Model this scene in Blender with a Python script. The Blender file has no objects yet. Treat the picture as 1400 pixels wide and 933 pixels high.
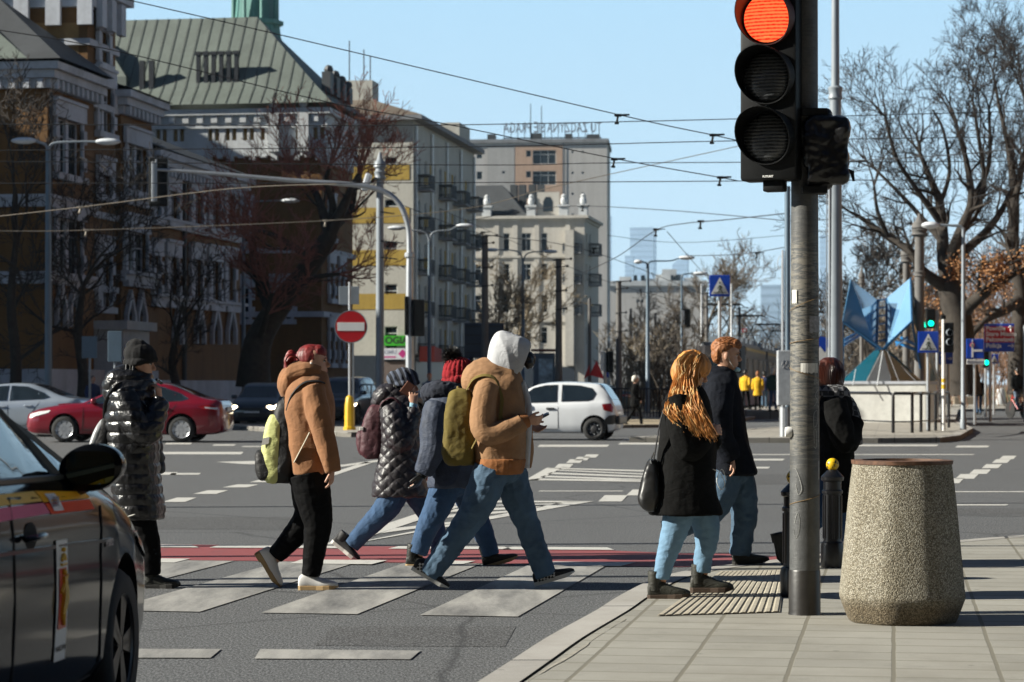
import bpy, bmesh, math, random
from mathutils import Vector, Matrix, noise
R = math.radians
PI = math.pi
rnd = random.Random(7)
SC = bpy.context.scene
COL = SC.collection
# ---------------------------------------------------------------- camera model (85 mm lens, eye height 1.45 m)
FOC, CX, HY, EYE = 3305.0, 700.0, 525.0, 1.45
def gp(px, py, z=0.0):
    """Ground point (height z) seen at a photo position."""
    Y = (EYE - z) * FOC / (py - HY)
    return Vector(((px - CX) / FOC * Y, Y, z))
def wp(px, py, Y):
    return Vector(((px - CX) / FOC * Y, Y, EYE + (HY - py) / FOC * Y))
TH = R(9.0)
CT, ST = math.cos(TH), math.sin(TH)
def RF(r, u, z=0.0):
    """Street frame: r to the right of, u along the street."""
    return Vector((r * CT + u * ST, -r * ST + u * CT, z))
def U(px, r):
    k = (px - CX) / FOC
    return -r * (CT + k * ST) / (ST - k * CT)
def RU(p):
    return (p[0] * CT - p[1] * ST, p[0] * ST + p[1] * CT)
def ZY(py, Y):
    return EYE + (HY - py) / FOC * Y

cam = bpy.data.cameras.new('camera'); camo = bpy.data.objects.new('camera', cam); COL.objects.link(camo)
camo.location = (0, 0, EYE); camo.rotation_euler = (R(90), 0, 0)
cam.sensor_width = 36; cam.lens = 85; cam.shift_y = (HY - 466.5) / 1400.0
cam.clip_start = 0.1; cam.clip_end = 12000
cam.dof.use_dof = True; cam.dof.focus_distance = 17.2; cam.dof.aperture_fstop = 5.0
SC.camera = camo
# ---------------------------------------------------------------- tagging
def tag(o, label=None, cat=None, group=None, kind=None):
    if label: o['label'] = label
    if cat: o['category'] = cat
    if group: o['group'] = group
    if kind: o['kind'] = kind
    return o
def thing(name, label, cat, loc=(0, 0, 0), rz=0.0, group=None):
    o = bpy.data.objects.new(name, None); COL.objects.link(o)
    o.empty_display_size = 0.2
    o.location = loc; o.rotation_euler = (0, 0, rz)
    return tag(o, label, cat, group)
def inst(name, mesh, parent=None, loc=(0, 0, 0), rot=(0, 0, 0), scale=None):
    o = bpy.data.objects.new(name, mesh); COL.objects.link(o)
    o.parent = parent; o.location = loc; o.rotation_euler = rot
    if scale: o.scale = scale
    return o
def pieces(name, mt, parent, boxes):
    for b in boxes:
        g = MB(); g.bx(*b); g.build(name, mt, parent)
def kids(o):
    return [c for c in bpy.data.objects if c.parent == o]
def copy_tree(o, parent=None):
    c = o.copy(); COL.objects.link(c); c.parent = parent
    for ch in kids(o): copy_tree(ch, c)
    return c
# ---------------------------------------------------------------- mesh builder
def crom(pts, n):
    """Catmull-Rom through rows of numbers, n steps per span."""
    out = []
    m = len(pts)
    for i in range(m - 1):
        p0 = pts[max(i - 1, 0)]; p1 = pts[i]; p2 = pts[i + 1]; p3 = pts[min(i + 2, m - 1)]
        for j in range(n):
            t = j / n
            out.append([0.5 * (2 * b + (c - a) * t + (2 * a - 5 * b + 4 * c - d) * t * t + (3 * b - a - 3 * c + d) * t ** 3)
                        for a, b, c, d in zip(p0, p1, p2, p3)])
    out.append(list(pts[-1]))
    return out
class MB:
    def __init__(s):
        s.v = []; s.f = []; s.mi = []; s.M = None; s.cm = 0
    def add(s, vs, fs, m=None):
        b = len(s.v)
        if s.M is not None: vs = [s.M @ Vector(p) for p in vs]
        s.v.extend([tuple(p) for p in vs])
        for f in fs:
            s.f.append([b + i for i in f]); s.mi.append(s.cm if m is None else m)
    def quad(s, a, b, c, d, m=None): s.add([a, b, c, d], [(0, 1, 2, 3)], m)
    def poly(s, pts, m=None): s.add(pts, [list(range(len(pts)))], m)
    def box(s, c, d, rz=0.0, m=None, rot=None):
        x, y, z = d[0] / 2, d[1] / 2, d[2] / 2
        vs = [Vector((i * x, j * y, k * z)) for k in (-1, 1) for j in (-1, 1) for i in (-1, 1)]
        mt = rot if rot is not None else Matrix.Rotation(rz, 3, 'Z')
        c = Vector(c)
        s.add([c + mt @ p for p in vs], [(0, 2, 3, 1), (4, 5, 7, 6), (0, 1, 5, 4), (2, 6, 7, 3), (0, 4, 6, 2), (1, 3, 7, 5)], m)
    def bx(s, x0, x1, y0, y1, z0, z1, m=None):
        s.box(((x0 + x1) / 2, (y0 + y1) / 2, (z0 + z1) / 2), (x1 - x0, y1 - y0, z1 - z0), m=m)
    def rbox(s, c, d, b, rot=None, m=None):
        """Box with bevelled vertical/all edges."""
        bm = bmesh.new(); bmesh.ops.create_cube(bm, size=1)
        for v in bm.verts: v.co = Vector((v.co.x * d[0], v.co.y * d[1], v.co.z * d[2]))
        bmesh.ops.bevel(bm, geom=list(bm.edges), offset=b, segments=2, affect='EDGES', profile=0.5)
        mt = rot if rot is not None else Matrix.Identity(3)
        s.add([Vector(c) + mt @ v.co for v in bm.verts], [[v.index for v in f.verts] for f in bm.faces], m)
        bm.free()
    def prism(s, pts, z0, z1, m=None, cap=True):
        n = len(pts)
        vs = [(p[0], p[1], z0) for p in pts] + [(p[0], p[1], z1) for p in pts]
        fs = [(i, (i + 1) % n, n + (i + 1) % n, n + i) for i in range(n)]
        if cap: fs += [list(range(n))[::-1], list(range(n, 2 * n))]
        s.add(vs, fs, m)
    def rings(s, rings, caps=True, m=None, closed=True):
        n = len(rings[0]); vs = [p for r in rings for p in r]; fs = []
        for i in range(len(rings) - 1):
            for j in range(n if closed else n - 1):
                k = (j + 1) % n
                fs.append((i * n + j, i * n + k, (i + 1) * n + k, (i + 1) * n + j))
        if caps:
            fs.append(list(range(n))[::-1]); fs.append([(len(rings) - 1) * n + j for j in range(n)])
        s.add(vs, fs, m)
    def lathe(s, prof, c=(0, 0, 0), n=24, m=None, axis='Z', caps=True):
        rs = []
        for r, z in prof:
            ring = []
            for j in range(n):
                a = 2 * PI * j / n
                p = (r * math.cos(a), r * math.sin(a), z)
                if axis == 'Y': p = (p[0], p[2], p[1])
                if axis == 'X': p = (p[2], p[0], p[1])
                ring.append((c[0] + p[0], c[1] + p[1], c[2] + p[2]))
            rs.append(ring)
        s.rings(rs, caps, m)
    def tube(s, pts, n=8, sm=0, m=None, caps=True, side=None, flat=1.0, rfun=None):
        """pts: (x,y,z,r[,r2]) rows; elliptical when r2/side given; sm = smoothing steps per span."""
        rows = [list(p) for p in pts]
        if sm: rows = crom(rows, sm)
        P = [Vector(p[:3]) for p in rows]
        rs = []
        ref = Vector(side) if side is not None else None
        prev = None
        L = 0.0
        for i, p in enumerate(P):
            t = (P[min(i + 1, len(P) - 1)] - P[max(i - 1, 0)])
            if t.length < 1e-9: t = Vector((0, 0, 1))
            t.normalize()
            if i: L += (P[i] - P[i - 1]).length
            if ref is not None: b = ref - t * ref.dot(t)
            elif prev is None:
                b = Vector((0, 0, 1)) if abs(t.z) < 0.8 else Vector((1, 0, 0)); b = b - t * b.dot(t)
            else: b = prev - t * prev.dot(t)
            if b.length < 1e-6: b = t.orthogonal()
            b.normalize(); prev = b
            a = t.cross(b)
            r = rows[i][3]; r2 = rows[i][4] if len(rows[i]) > 4 else r * flat
            if rfun: k = rfun(L, i / (len(P) - 1)); r *= k; r2 *= k
            rs.append([p + a * (r * math.cos(2 * PI * j / n)) + b * (r2 * math.sin(2 * PI * j / n)) for j in range(n)])
        s.rings(rs, caps, m)
    def ball(s, c, r, n=12, m=None, rot=None):
        if not hasattr(r, '__len__'): r = (r, r, r)
        rs = []
        h = max(4, n // 2)
        mt = rot if rot is not None else Matrix.Identity(3)
        for i in range(h + 1):
            a = PI * i / h
            q = max(math.sin(a), 0.02)
            rs.append([Vector(c) + mt @ Vector((r[0] * q * math.cos(2 * PI * j / n), r[1] * q * math.sin(2 * PI * j / n), -r[2] * math.cos(a))) for j in range(n)])
        s.rings(rs, True, m)
    def mesh(s, name, mats=None, smooth=False):
        me = bpy.data.meshes.new(name); me.from_pydata(s.v, [], s.f)
        if mats is not None:
            for x in (mats if isinstance(mats, (list, tuple)) else [mats]): me.materials.append(x)
            me.polygons.foreach_set('material_index', s.mi)
        if smooth: me.polygons.foreach_set('use_smooth', [True] * len(me.polygons))
        me.update()
        return me
    def build(s, name, mats, parent=None, smooth=False, loc=(0, 0, 0), rz=0.0, norm=True):
        me = s.mesh(name, mats, smooth)
        if norm and len(me.polygons) < 150000:
            bm = bmesh.new(); bm.from_mesh(me); bmesh.ops.recalc_face_normals(bm, faces=bm.faces); bm.to_mesh(me); bm.free()
        return inst(name, me, parent, loc, (0, 0, rz))
def autosmooth(o, ang=35):
    me = o.data
    me.polygons.foreach_set('use_smooth', [True] * len(me.polygons))
    try: me.set_sharp_from_angle(angle=R(ang))
    except Exception: pass
    return o
DG = bpy.context.evaluated_depsgraph_get
def evalmesh(o):
    bpy.context.view_layer.update()
    return bpy.data.meshes.new_from_object(o.evaluated_get(DG()))
def remesh(mb, vox, smooth=4, disp=None):
    """Union of overlapping closed shapes as one continuous surface; disp(co, no) -> offset along the normal."""
    me = mb.mesh('tmp'); o = inst('tmp', me)
    bm = bmesh.new(); bm.from_mesh(me); bmesh.ops.recalc_face_normals(bm, faces=bm.faces); bm.to_mesh(me); bm.free()
    md = o.modifiers.new('r', 'REMESH'); md.mode = 'VOXEL'; md.voxel_size = vox
    if smooth:
        m2 = o.modifiers.new('s', 'SMOOTH'); m2.factor = 0.5; m2.iterations = smooth
    out = evalmesh(o)
    bpy.data.objects.remove(o); bpy.data.meshes.remove(me)
    if disp:
        n = len(out.vertices); co = [0.0] * (3 * n); no = [0.0] * (3 * n)
        out.vertices.foreach_get('co', co); out.vertices.foreach_get('normal', no)
        for i in range(0, 3 * n, 3):
            v = Vector(co[i:i + 3]); m = Vector(no[i:i + 3]); d = disp(v, m)
            co[i:i + 3] = v + m * d
        out.vertices.foreach_set('co', co)
    out.polygons.foreach_set('use_smooth', [True] * len(out.polygons))
    out.update()
    return out
def join_meshes(name, meshes, mats):
    vs, fs, mi = [], [], []
    for k, me in enumerate(meshes):
        b = len(vs)
        vs.extend([tuple(v.co) for v in me.vertices])
        for p in me.polygons: fs.append([b + i for i in p.vertices])
    me = bpy.data.meshes.new(name); me.from_pydata(vs, [], fs)
    for m in mats: me.materials.append(m)
    me.polygons.foreach_set('use_smooth', [True] * len(me.polygons)); me.update()
    return me
_fonts = {}
def text_mesh(body, size, ext=0.002, bold=0.0, align='CENTER'):
    cu = bpy.data.curves.new('t', 'FONT'); cu.body = body; cu.size = size; cu.extrude = ext; cu.offset = bold
    cu.align_x = align; cu.align_y = 'CENTER'; cu.resolution_u = 3
    o = bpy.data.objects.new('t', cu); COL.objects.link(o)
    me = evalmesh(o)
    bpy.data.objects.remove(o); bpy.data.curves.remove(cu)
    return me
def text(name, body, size, mat, parent, loc, rot=(PI / 2, 0, 0), ext=0.002, bold=0.0, align='CENTER', sx=1.0):
    me = text_mesh(body, size, ext, bold, align); me.materials.clear(); me.materials.append(mat)
    return inst(name, me, parent, loc, rot, (sx, 1, 1))
# ---------------------------------------------------------------- materials
def nodes(m):
    m.use_nodes = True
    nt = m.node_tree
    return nt, nt.nodes, nt.links, nt.nodes['Principled BSDF']
def ramp(nt, fac, stops):
    r = nt.nodes.new('ShaderNodeValToRGB')
    el = r.color_ramp.elements
    while len(el) > 1: el.remove(el[-1])
    el[0].position = stops[0][0]; el[0].color = (*stops[0][1], 1)
    for p, c in stops[1:]:
        e = el.new(p); e.color = (*c, 1)
    nt.links.new(fac, r.inputs[0])
    return r.outputs[0]
def coords(nt, scale=(1, 1, 1), rot=(0, 0, 0), kind='Object'):
    tc = nt.nodes.new('ShaderNodeTexCoord'); mp = nt.nodes.new('ShaderNodeMapping')
    mp.inputs['Scale'].default_value = scale; mp.inputs['Rotation'].default_value = rot
    nt.links.new(tc.outputs[kind], mp.inputs[0])
    return mp.outputs[0]
def noisen(nt, vec, scale, detail=4, rough=0.6, dist=0.0):
    n = nt.nodes.new('ShaderNodeTexNoise'); n.inputs['Scale'].default_value = scale
    n.inputs['Detail'].default_value = detail; n.inputs['Roughness'].default_value = rough; n.inputs['Distortion'].default_value = dist
    if vec is not None: nt.links.new(vec, n.inputs['Vector'])
    return n.outputs[0]
def mixc(nt, fac, a, b, mode='MIX'):
    n = nt.nodes.new('ShaderNodeMix'); n.data_type = 'RGBA'; n.blend_type = mode
    for s, v in ((0, fac), (6, a), (7, b)):
        if hasattr(v, 'links'): nt.links.new(v, n.inputs[s])
        elif s == 0: n.inputs[0].default_value = v
        else: n.inputs[s].default_value = (*v, 1)
    return n.outputs[2]
def bump(nt, p, h, strength=0.3, dist=0.01):
    b = nt.nodes.new('ShaderNodeBump'); b.inputs['Strength'].default_value = strength; b.inputs['Distance'].default_value = dist
    nt.links.new(h, b.inputs['Height']); nt.links.new(b.outputs[0], p.inputs['Normal'])
MC = {}
def mat(name, col, rough=0.6, metal=0.0, var=0.12, vs=6.0, bmp=0.0, bs=60.0, bd=0.004, coat=0.0, spec=0.5, sheen=0.0, emit=None, es=1.0, stretch=(1, 1, 1), trans=0.0, detail=4, wr=0.0):
    """Principled material with a procedural tone variation and an optional bump."""
    if name in MC: return MC[name]
    m = bpy.data.materials.new(name); nt, N, L, p = nodes(m)
    vec = coords(nt, stretch)
    f = noisen(nt, vec, vs, detail)
    dk = tuple(c * (1 - var) for c in col); lt = tuple(min(1, c * (1 + var)) for c in col)
    L.new(ramp(nt, f, [(0.3, dk), (0.7, lt)]), p.inputs['Base Color'])
    p.inputs['Roughness'].default_value = rough; p.inputs['Metallic'].default_value = metal
    p.inputs['Coat Weight'].default_value = coat; p.inputs['Coat Roughness'].default_value = 0.04
    p.inputs['Specular IOR Level'].default_value = spec
    p.inputs['Sheen Weight'].default_value = sheen
    p.inputs['Transmission Weight'].default_value = trans
    if emit:
        p.inputs['Emission Color'].default_value = (*emit, 1); p.inputs['Emission Strength'].default_value = es
    if bmp: bump(nt, p, noisen(nt, vec, bs, 3), bmp, bd)
    if wr:                                   # soft creases of cloth, under the weave
        b = N.new('ShaderNodeBump'); b.inputs['Strength'].default_value = wr; b.inputs['Distance'].default_value = .02
        L.new(noisen(nt, coords(nt, (1, 1, 1.7)), 13, 4, .55, 1.6), b.inputs['Height'])
        k = p.inputs['Normal'].links
        if k: L.new(b.outputs[0], k[0].from_node.inputs['Normal'])
        else: L.new(b.outputs[0], p.inputs['Normal'])
    MC[name] = m
    return m
# ---------------------------------------------------------------- light
w = bpy.data.worlds.new('World'); SC.world = w; w.use_nodes = True
wn = w.node_tree; bg = wn.nodes['Background']
SUN_AZ, SUN_EL = -95.5, 27.0            # compass-like: 0 = straight ahead (+Y), -90 = left (-X)
sky = wn.nodes.new('ShaderNodeTexSky'); sky.sky_type = 'NISHITA'; sky.sun_disc = False
sky.sun_elevation = R(SUN_EL); sky.sun_rotation = R(SUN_AZ)
sky.altitude = 0; sky.air_density = 0.6; sky.dust_density = 0.0; sky.ozone_density = 3.0
# a pale band of bright air low over the horizon, giving way to the clear sky above
tcw = wn.nodes.new('ShaderNodeTexCoord'); spz = wn.nodes.new('ShaderNodeSeparateXYZ'); wn.links.new(tcw.outputs['Generated'], spz.inputs[0])
low = ramp(wn, spz.outputs[2], [(0.0, (2.85, 3.6, 4.1)), (0.07, (2.5, 3.55, 4.35)), (0.16, (2.1, 3.4, 4.5))])
fac = ramp(wn, spz.outputs[2], [(0.165, (1, 1, 1)), (0.25, (0, 0, 0))])
wn.links.new(mixc(wn, fac, mixc(wn, 1.0, sky.outputs[0], (0.21, 0.22, 0.24), 'MULTIPLY'), low), bg.inputs[0]); bg.inputs[1].default_value = 0.1
sl = bpy.data.lights.new('sun', 'SUN'); sl.energy = 5.0; sl.angle = R(0.5); sl.color = (1.0, 0.955, 0.84)
so = bpy.data.objects.new('sun', sl); COL.objects.link(so)
sd = Vector((math.sin(R(SUN_AZ)) * math.cos(R(SUN_EL)), math.cos(R(SUN_AZ)) * math.cos(R(SUN_EL)), math.sin(R(SUN_EL))))
so.rotation_euler = sd.to_track_quat('Z', 'Y').to_euler(); so.location = (-40, 10, 30)
vs_ = SC.view_settings; vs_.view_transform = 'Standard'; vs_.look = 'None'; vs_.exposure = 1.15; vs_.gamma = 1.0
try: vs_.use_curve_mapping = False
except Exception: pass
SC.cycles.use_denoising = True
SC.cycles.max_bounces = 6; SC.cycles.volume_bounces = 0; SC.cycles.transparent_max_bounces = 12
SC.cycles.caustics_reflective = False; SC.cycles.caustics_refractive = False
# ---------------------------------------------------------------- setting materials
def m_asphalt(name, base, tint):
    m = bpy.data.materials.new(name); nt, N, L, p = nodes(m)
    v = coords(nt); vr = coords(nt, (1, 0.08, 1), (0, 0, TH))
    big = noisen(nt, v, 0.35, 5, 0.65); tracks = noisen(nt, vr, 0.9, 4)
    sp = N.new('ShaderNodeTexVoronoi'); sp.inputs['Scale'].default_value = 95; L.new(v, sp.inputs['Vector'])
    fine = noisen(nt, coords(nt, (1, .35, 1)), 75, 3, 0.9)
    c = ramp(nt, big, [(0.3, tuple(base * t * 0.82 for t in tint)), (0.7, tuple(base * t * 1.18 for t in tint))])
    c = mixc(nt, 0.45, c, ramp(nt, tracks, [(0.35, tuple(base * 0.75 for _ in tint)), (0.65, tuple(base * t * 1.3 for t in tint))]))
    c = mixc(nt, 0.72, c, ramp(nt, fine, [(0.40, (0.010, 0.010, 0.012)), (0.5, (base,) * 3), (0.60, (base * 3.0, base * 3.1, base * 3.15))]))
    # cracks
    cr = N.new('ShaderNodeTexVoronoi'); cr.feature = 'DISTANCE_TO_EDGE'; cr.inputs['Scale'].default_value = 0.22
    vd = coords(nt); L.new(mixc(nt, 0.12, vd, noise_color(nt, vd, 1.3)), cr.inputs['Vector'])
    c = mixc(nt, ramp(nt, cr.outputs['Distance'], [(0.0, (0.6,) * 3), (0.006, (0, 0, 0))]), c, (0.02, 0.02, 0.022))
    L.new(c, p.inputs['Base Color'])
    p.inputs['Roughness'].default_value = 0.82; p.inputs['Specular IOR Level'].default_value = 0.35
    bump(nt, p, fine, 0.5, 0.004)
    return m
def noise_color(nt, vec, scale):
    n = nt.nodes.new('ShaderNodeTexNoise'); n.inputs['Scale'].default_value = scale; n.inputs['Detail'].default_value = 4
    nt.links.new(vec, n.inputs['Vector']); return n.outputs['Color']
def m_paint(name, col, under=(0.075, 0.076, 0.078), wear=0.5, wsoft=0.08):
    """Worn road paint: asphalt shows through in patches and stone grains."""
    m = bpy.data.materials.new(name); nt, N, L, p = nodes(m)
    v = coords(nt); vr = coords(nt, (2.2, 0.35, 1), (0, 0, TH))
    f1 = noisen(nt, v, 60, 3, 0.8); f2 = noisen(nt, vr, 1.6, 5, 0.65); f3 = noisen(nt, v, 190, 2)
    mt = N.new('ShaderNodeMath'); mt.operation = 'MULTIPLY_ADD'; L.new(f1, mt.inputs[0]); mt.inputs[1].default_value = 0.35
    L.new(f2, mt.inputs[2])
    fac = ramp(nt, mt.outputs[0], [(wear - wsoft, (1, 1, 1)), (wear + wsoft, (0, 0, 0))])
    c1 = ramp(nt, f3, [(0.3, tuple(c * 0.8 for c in col)), (0.7, tuple(min(1, c * 1.12) for c in col))])
    L.new(mixc(nt, fac, c1, under), p.inputs['Base Color'])
    p.inputs['Roughness'].default_value = 0.7
    bump(nt, p, f3, 0.3, 0.003)
    return m
def m_slabs(name, col, mortar, bw, rh, ms=0.01, rot=-TH, off=0.0, var=0.12, dirt=0.5):
    m = bpy.data.materials.new(name); nt, N, L, p = nodes(m)
    v = coords(nt, (1, 1, 1), (0, 0, -rot if False else TH)); vo = coords(nt)
    b = N.new('ShaderNodeTexBrick'); b.offset = off; b.squash = 1.0
    L.new(mixc(nt, 0.012, v, noise_color(nt, v, 3.0)), b.inputs['Vector'])
    b.inputs['Scale'].default_value = 1.0; b.inputs['Brick Width'].default_value = bw; b.inputs['Row Height'].default_value = rh
    b.inputs['Mortar Size'].default_value = ms; b.inputs['Mortar Smooth'].default_value = 0.35; b.inputs['Bias'].default_value = 0.0
    b.inputs['Color1'].default_value = (*[c * (1 - var) for c in col], 1); b.inputs['Color2'].default_value = (*[c * (1 + var) for c in col], 1)
    b.inputs['Mortar'].default_value = (*mortar, 1)
    fine = noisen(nt, vo, 140, 3, 0.7); big = noisen(nt, vo, 1.1, 6, 0.7); st = noisen(nt, vo, 3.2, 5, 0.75)
    c = mixc(nt, 0.5, b.outputs[0], ramp(nt, fine, [(0.3, tuple(x * 0.72 for x in col)), (0.7, tuple(x * 1.2 for x in col))]))
    c = mixc(nt, dirt, c, ramp(nt, big, [(0.35, (0.62, 0.6, 0.56)), (0.6, (1, 1, 1))]), 'MULTIPLY')
    c = mixc(nt, ramp(nt, st, [(0.56, (0, 0, 0)), (0.74, (0.45,) * 3)]), c, tuple(x * 0.55 for x in col))
    gm = N.new('ShaderNodeTexVoronoi'); gm.inputs['Scale'].default_value = 2.6; L.new(vo, gm.inputs['Vector'])
    c = mixc(nt, ramp(nt, gm.outputs['Distance'], [(0.035, (.7,) * 3), (0.06, (0, 0, 0))]), c, tuple(x * 0.4 for x in col))
    c = mixc(nt, b.outputs['Fac'], c, mortar)
    L.new(c, p.inputs['Base Color']); p.inputs['Roughness'].default_value = 0.85
    bump(nt, p, mixc(nt, b.outputs['Fac'], fine, (-2.5, -2.5, -2.5)), 0.35, 0.006)
    return m
A_ROAD = m_asphalt('asphalt', 0.086, (0.93, 1.0, 1.08))
A_FAR = m_asphalt('asphalt far', 0.08, (0.98, 1.0, 1.04))
WHITE_P = m_paint('road paint', (0.52, 0.51, 0.475), wear=0.45, wsoft=0.14)
WHITE_Z = m_paint('zebra paint', (0.38, 0.37, 0.345), wear=0.63, wsoft=0.2)
RED_P = m_paint('red lane paint', (0.25, 0.062, 0.064), under=(0.13, 0.065, 0.065), wear=0.48, wsoft=0.12)
PAVE = m_slabs('pavement slabs', (0.295, 0.285, 0.25), (0.16, 0.148, 0.115), 0.5, 0.35, ms=0.013, var=0.16)
PAVE_FAR = m_slabs('far pavement', (0.34, 0.32, 0.28), (0.2, 0.19, 0.17), 0.5, 0.5)
KERB = m_slabs('granite kerb', (0.36, 0.345, 0.32), (0.05, 0.05, 0.05), 1.0, 3.0, ms=0.02, var=0.2)
SETT = m_slabs('sandy tram paving', (0.40, 0.33, 0.22), (0.2, 0.17, 0.12), 0.3, 0.3, ms=0.01)
DIRT = mat('joint grit', (0.10, 0.092, 0.078), 0.95, var=0.5, vs=18, bmp=0.4, bs=90)
SAND = mat('loose sand', (0.30, 0.28, 0.235), 0.95, var=0.25, vs=12, bmp=0.4, bs=120)
GRASS = mat('park turf', (0.10, 0.115, 0.04), 0.9, var=0.5, vs=3, bmp=0.5, bs=80)
EARTH = mat('wide ground', (0.09, 0.085, 0.075), 0.9, var=0.3, vs=0.2)
TACT = mat('tactile tiles', (0.36, 0.325, 0.255), 0.85, var=0.16, vs=9, bmp=0.3, bs=150)

def sheet(name, pts, z, m, kind='structure', skirt=0.0):
    mb = MB(); n = len(pts)
    mb.poly([(p[0], p[1], z) for p in pts])
    if skirt:
        for i in range(n):
            a, b = pts[i], pts[(i + 1) % n]
            mb.quad((a[0], a[1], z), (b[0], b[1], z), (b[0], b[1], z - skirt), (a[0], a[1], z - skirt))
    return tag(mb.build(name, m, norm=False), kind=kind)
sheet('ground', [(-3500, -300), (3500, -300), (3500, 5000), (-3500, 5000)], -0.03, EARTH)
sheet('road', [(-130, -20), (160, -20), (160, 420), (-130, 420)], 0.0, A_ROAD)
KH = 0.05                                   # dropped kerb at the crossing
def offset_line(pts, d):
    out = []
    for i, p in enumerate(pts):
        a = pts[max(i - 1, 0)]; b = pts[min(i + 1, len(pts) - 1)]
        t = Vector((b[0] - a[0], b[1] - a[1], 0)).normalized()
        out.append(Vector((p[0] + t.y * d, p[1] - t.x * d, p[2])))
    return out
edge_px = [(650, 933), (700, 901), (750, 869), (814, 834), (846, 814), (886, 794), (921, 783), (974, 774), (1071, 763), (1160, 752), (1240, 744), (1310, 738), (1400, 731), (1600, 719)]
edge = [gp(x, y, KH) for x, y in edge_px]
d0 = (edge[0] - edge[1]).normalized()
edge = [Vector(p) for p in crom([tuple(p) for p in edge], 5)]
edge = [edge[0] + d0 * 14, edge[0] + d0 * 7] + edge
inner = offset_line(edge, 0.20); inner2 = offset_line(edge, 0.224)
def strip(name, a, b, z, m, skirt=0.0, kind='structure', za=None):
    mb = MB(); za = z if za is None else za
    for i in range(len(a) - 1):
        mb.quad((a[i].x, a[i].y, za), (a[i + 1].x, a[i + 1].y, za), (b[i + 1].x, b[i + 1].y, z), (b[i].x, b[i].y, z))
        if skirt:
            mb.quad((a[i].x, a[i].y, za), (a[i + 1].x, a[i + 1].y, za), (a[i + 1].x, a[i + 1].y, za - skirt), (a[i].x, a[i].y, za - skirt))
    return tag(mb.build(name, m, norm=False), kind=kind)
strip('kerb', edge, inner, KH, KERB, 0.09, za=KH - 0.004)
strip('kerb_joint', inner, inner2, KH - 0.012, DIRT)
pv = [p for p in inner2] + [Vector((30, inner2[-1].y, 0)), Vector((30, -10, 0)), Vector((inner2[0].x, -10, 0))]
sheet('pavement', pv, KH, PAVE)
# grit washed up along the foot of the kerb
mb = MB()
for i in range(len(edge) - 1):
    w0 = 0.05 + 0.05 * noise.noise(edge[i] * 1.7); w1 = 0.05 + 0.05 * noise.noise(edge[i + 1] * 1.7)
    o0 = offset_line(edge, -max(w0, 0.012))[i]; o1 = offset_line(edge, -max(w1, 0.012))[i + 1]
    mb.quad((edge[i].x, edge[i].y, 0.004), (edge[i + 1].x, edge[i + 1].y, 0.004), (o1.x, o1.y, 0.004), (o0.x, o0.y, 0.004))
tag(mb.build('gutter', DIRT, norm=False), kind='structure')
mb = MB()
a_, b_ = gp(650, 931, KH), gp(800, 845, KH)
L0 = offset_line([a_, b_], 0.50)
prev = None
for i in range(40):
    t = i / 39
    c = a_.lerp(b_, t); off = offset_line([a_, b_], 0.245); off2 = offset_line([a_, b_], 0.235 + 0.08 * max(0.1, noise.noise(c * 2.2) + 0.35) * (1 - t * 0.7))
    p, q = off[0].lerp(off[1], t), off2[0].lerp(off2[1], t)
    if prev: mb.quad((*prev[0].xy, KH + 0.003), (*p.xy, KH + 0.003), (*q.xy, KH + 0.003), (*prev[1].xy, KH + 0.003))
    prev = (p, q)
tag(mb.build('sand_drift', SAND, norm=False), kind='structure')
# ribbed tactile paving by the crossing
mb = MB()
q0 = [gp(898, 843, KH), gp(1066, 838, KH), gp(1074, 781, KH), gp(985, 783, KH)]
mb.poly([(p.x, p.y, KH + 0.006) for p in q0])
for i in range(15):
    t = (i + 0.5) / 15
    a = q0[0].lerp(q0[1], t); b = q0[3].lerp(q0[2], t)
    dv = (q0[1] - q0[0]).normalized() * 0.022
    for k in range(2):
        hh = 0.018
    mb.add([(a - dv).xy.to_3d() + Vector((0, 0, KH + .0065)), (a + dv).xy.to_3d() + Vector((0, 0, KH + .0065)), (a + dv * .55).xy.to_3d() + Vector((0, 0, KH + .0115)), (a - dv * .55).xy.to_3d() + Vector((0, 0, KH + .0115)),
            (b - dv).xy.to_3d() + Vector((0, 0, KH + .0065)), (b + dv).xy.to_3d() + Vector((0, 0, KH + .0065)), (b + dv * .55).xy.to_3d() + Vector((0, 0, KH + .0115)), (b - dv * .55).xy.to_3d() + Vector((0, 0, KH + .0115))],
           [(0, 3, 2, 1), (4, 5, 6, 7), (0, 4, 7, 3), (1, 2, 6, 5), (3, 7, 6, 2)])
tag(mb.build('tactile_paving', TACT), kind='structure')
# road markings
def gpoly(mb, pts, z=0.005): mb.poly([gp(x, y, 0).xy.to_3d() + Vector((0, 0, z)) for x, y in pts])
mb = MB()
rl = [(-600, 739), (200, 745), (560, 748), (800, 752), (920, 757), (1000, 763), (1100, 757)]
rb = [(-600, 761), (200, 766), (560, 770), (760, 772), (850, 775), (930, 776), (975, 770)]
gpoly(mb, rl[:5] + [(1000, 758), (1080, 762)] + [(1072, 764.5), (985, 774)] + rb[::-1][1:], 0.004)
tag(mb.build('cycle_lane', RED_P, norm=False), kind='structure')
mb = MB()
for x0, x1 in ((130, 262), (300, 480), (545, 690), (700, 830)):        # white edge dashes of the red lane
    gpoly(mb, [(x0, 745 + x0 * .006), (x1, 745 + x1 * .006), (x1 + 10, 748.5 + x1 * .006), (x0 - 14, 748.5 + x0 * .006)], 0.010)
for x0, x1 in ((60, 250), (400, 520), (600, 640), (745, 860)):
    gpoly(mb, [(x0 + 12, 763.5 + x0 * .008), (x1 + 10, 763.5 + x1 * .008), (x1 - 12, 769 + x1 * .008), (x0 - 4, 769 + x0 * .008)], 0.010)
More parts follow.
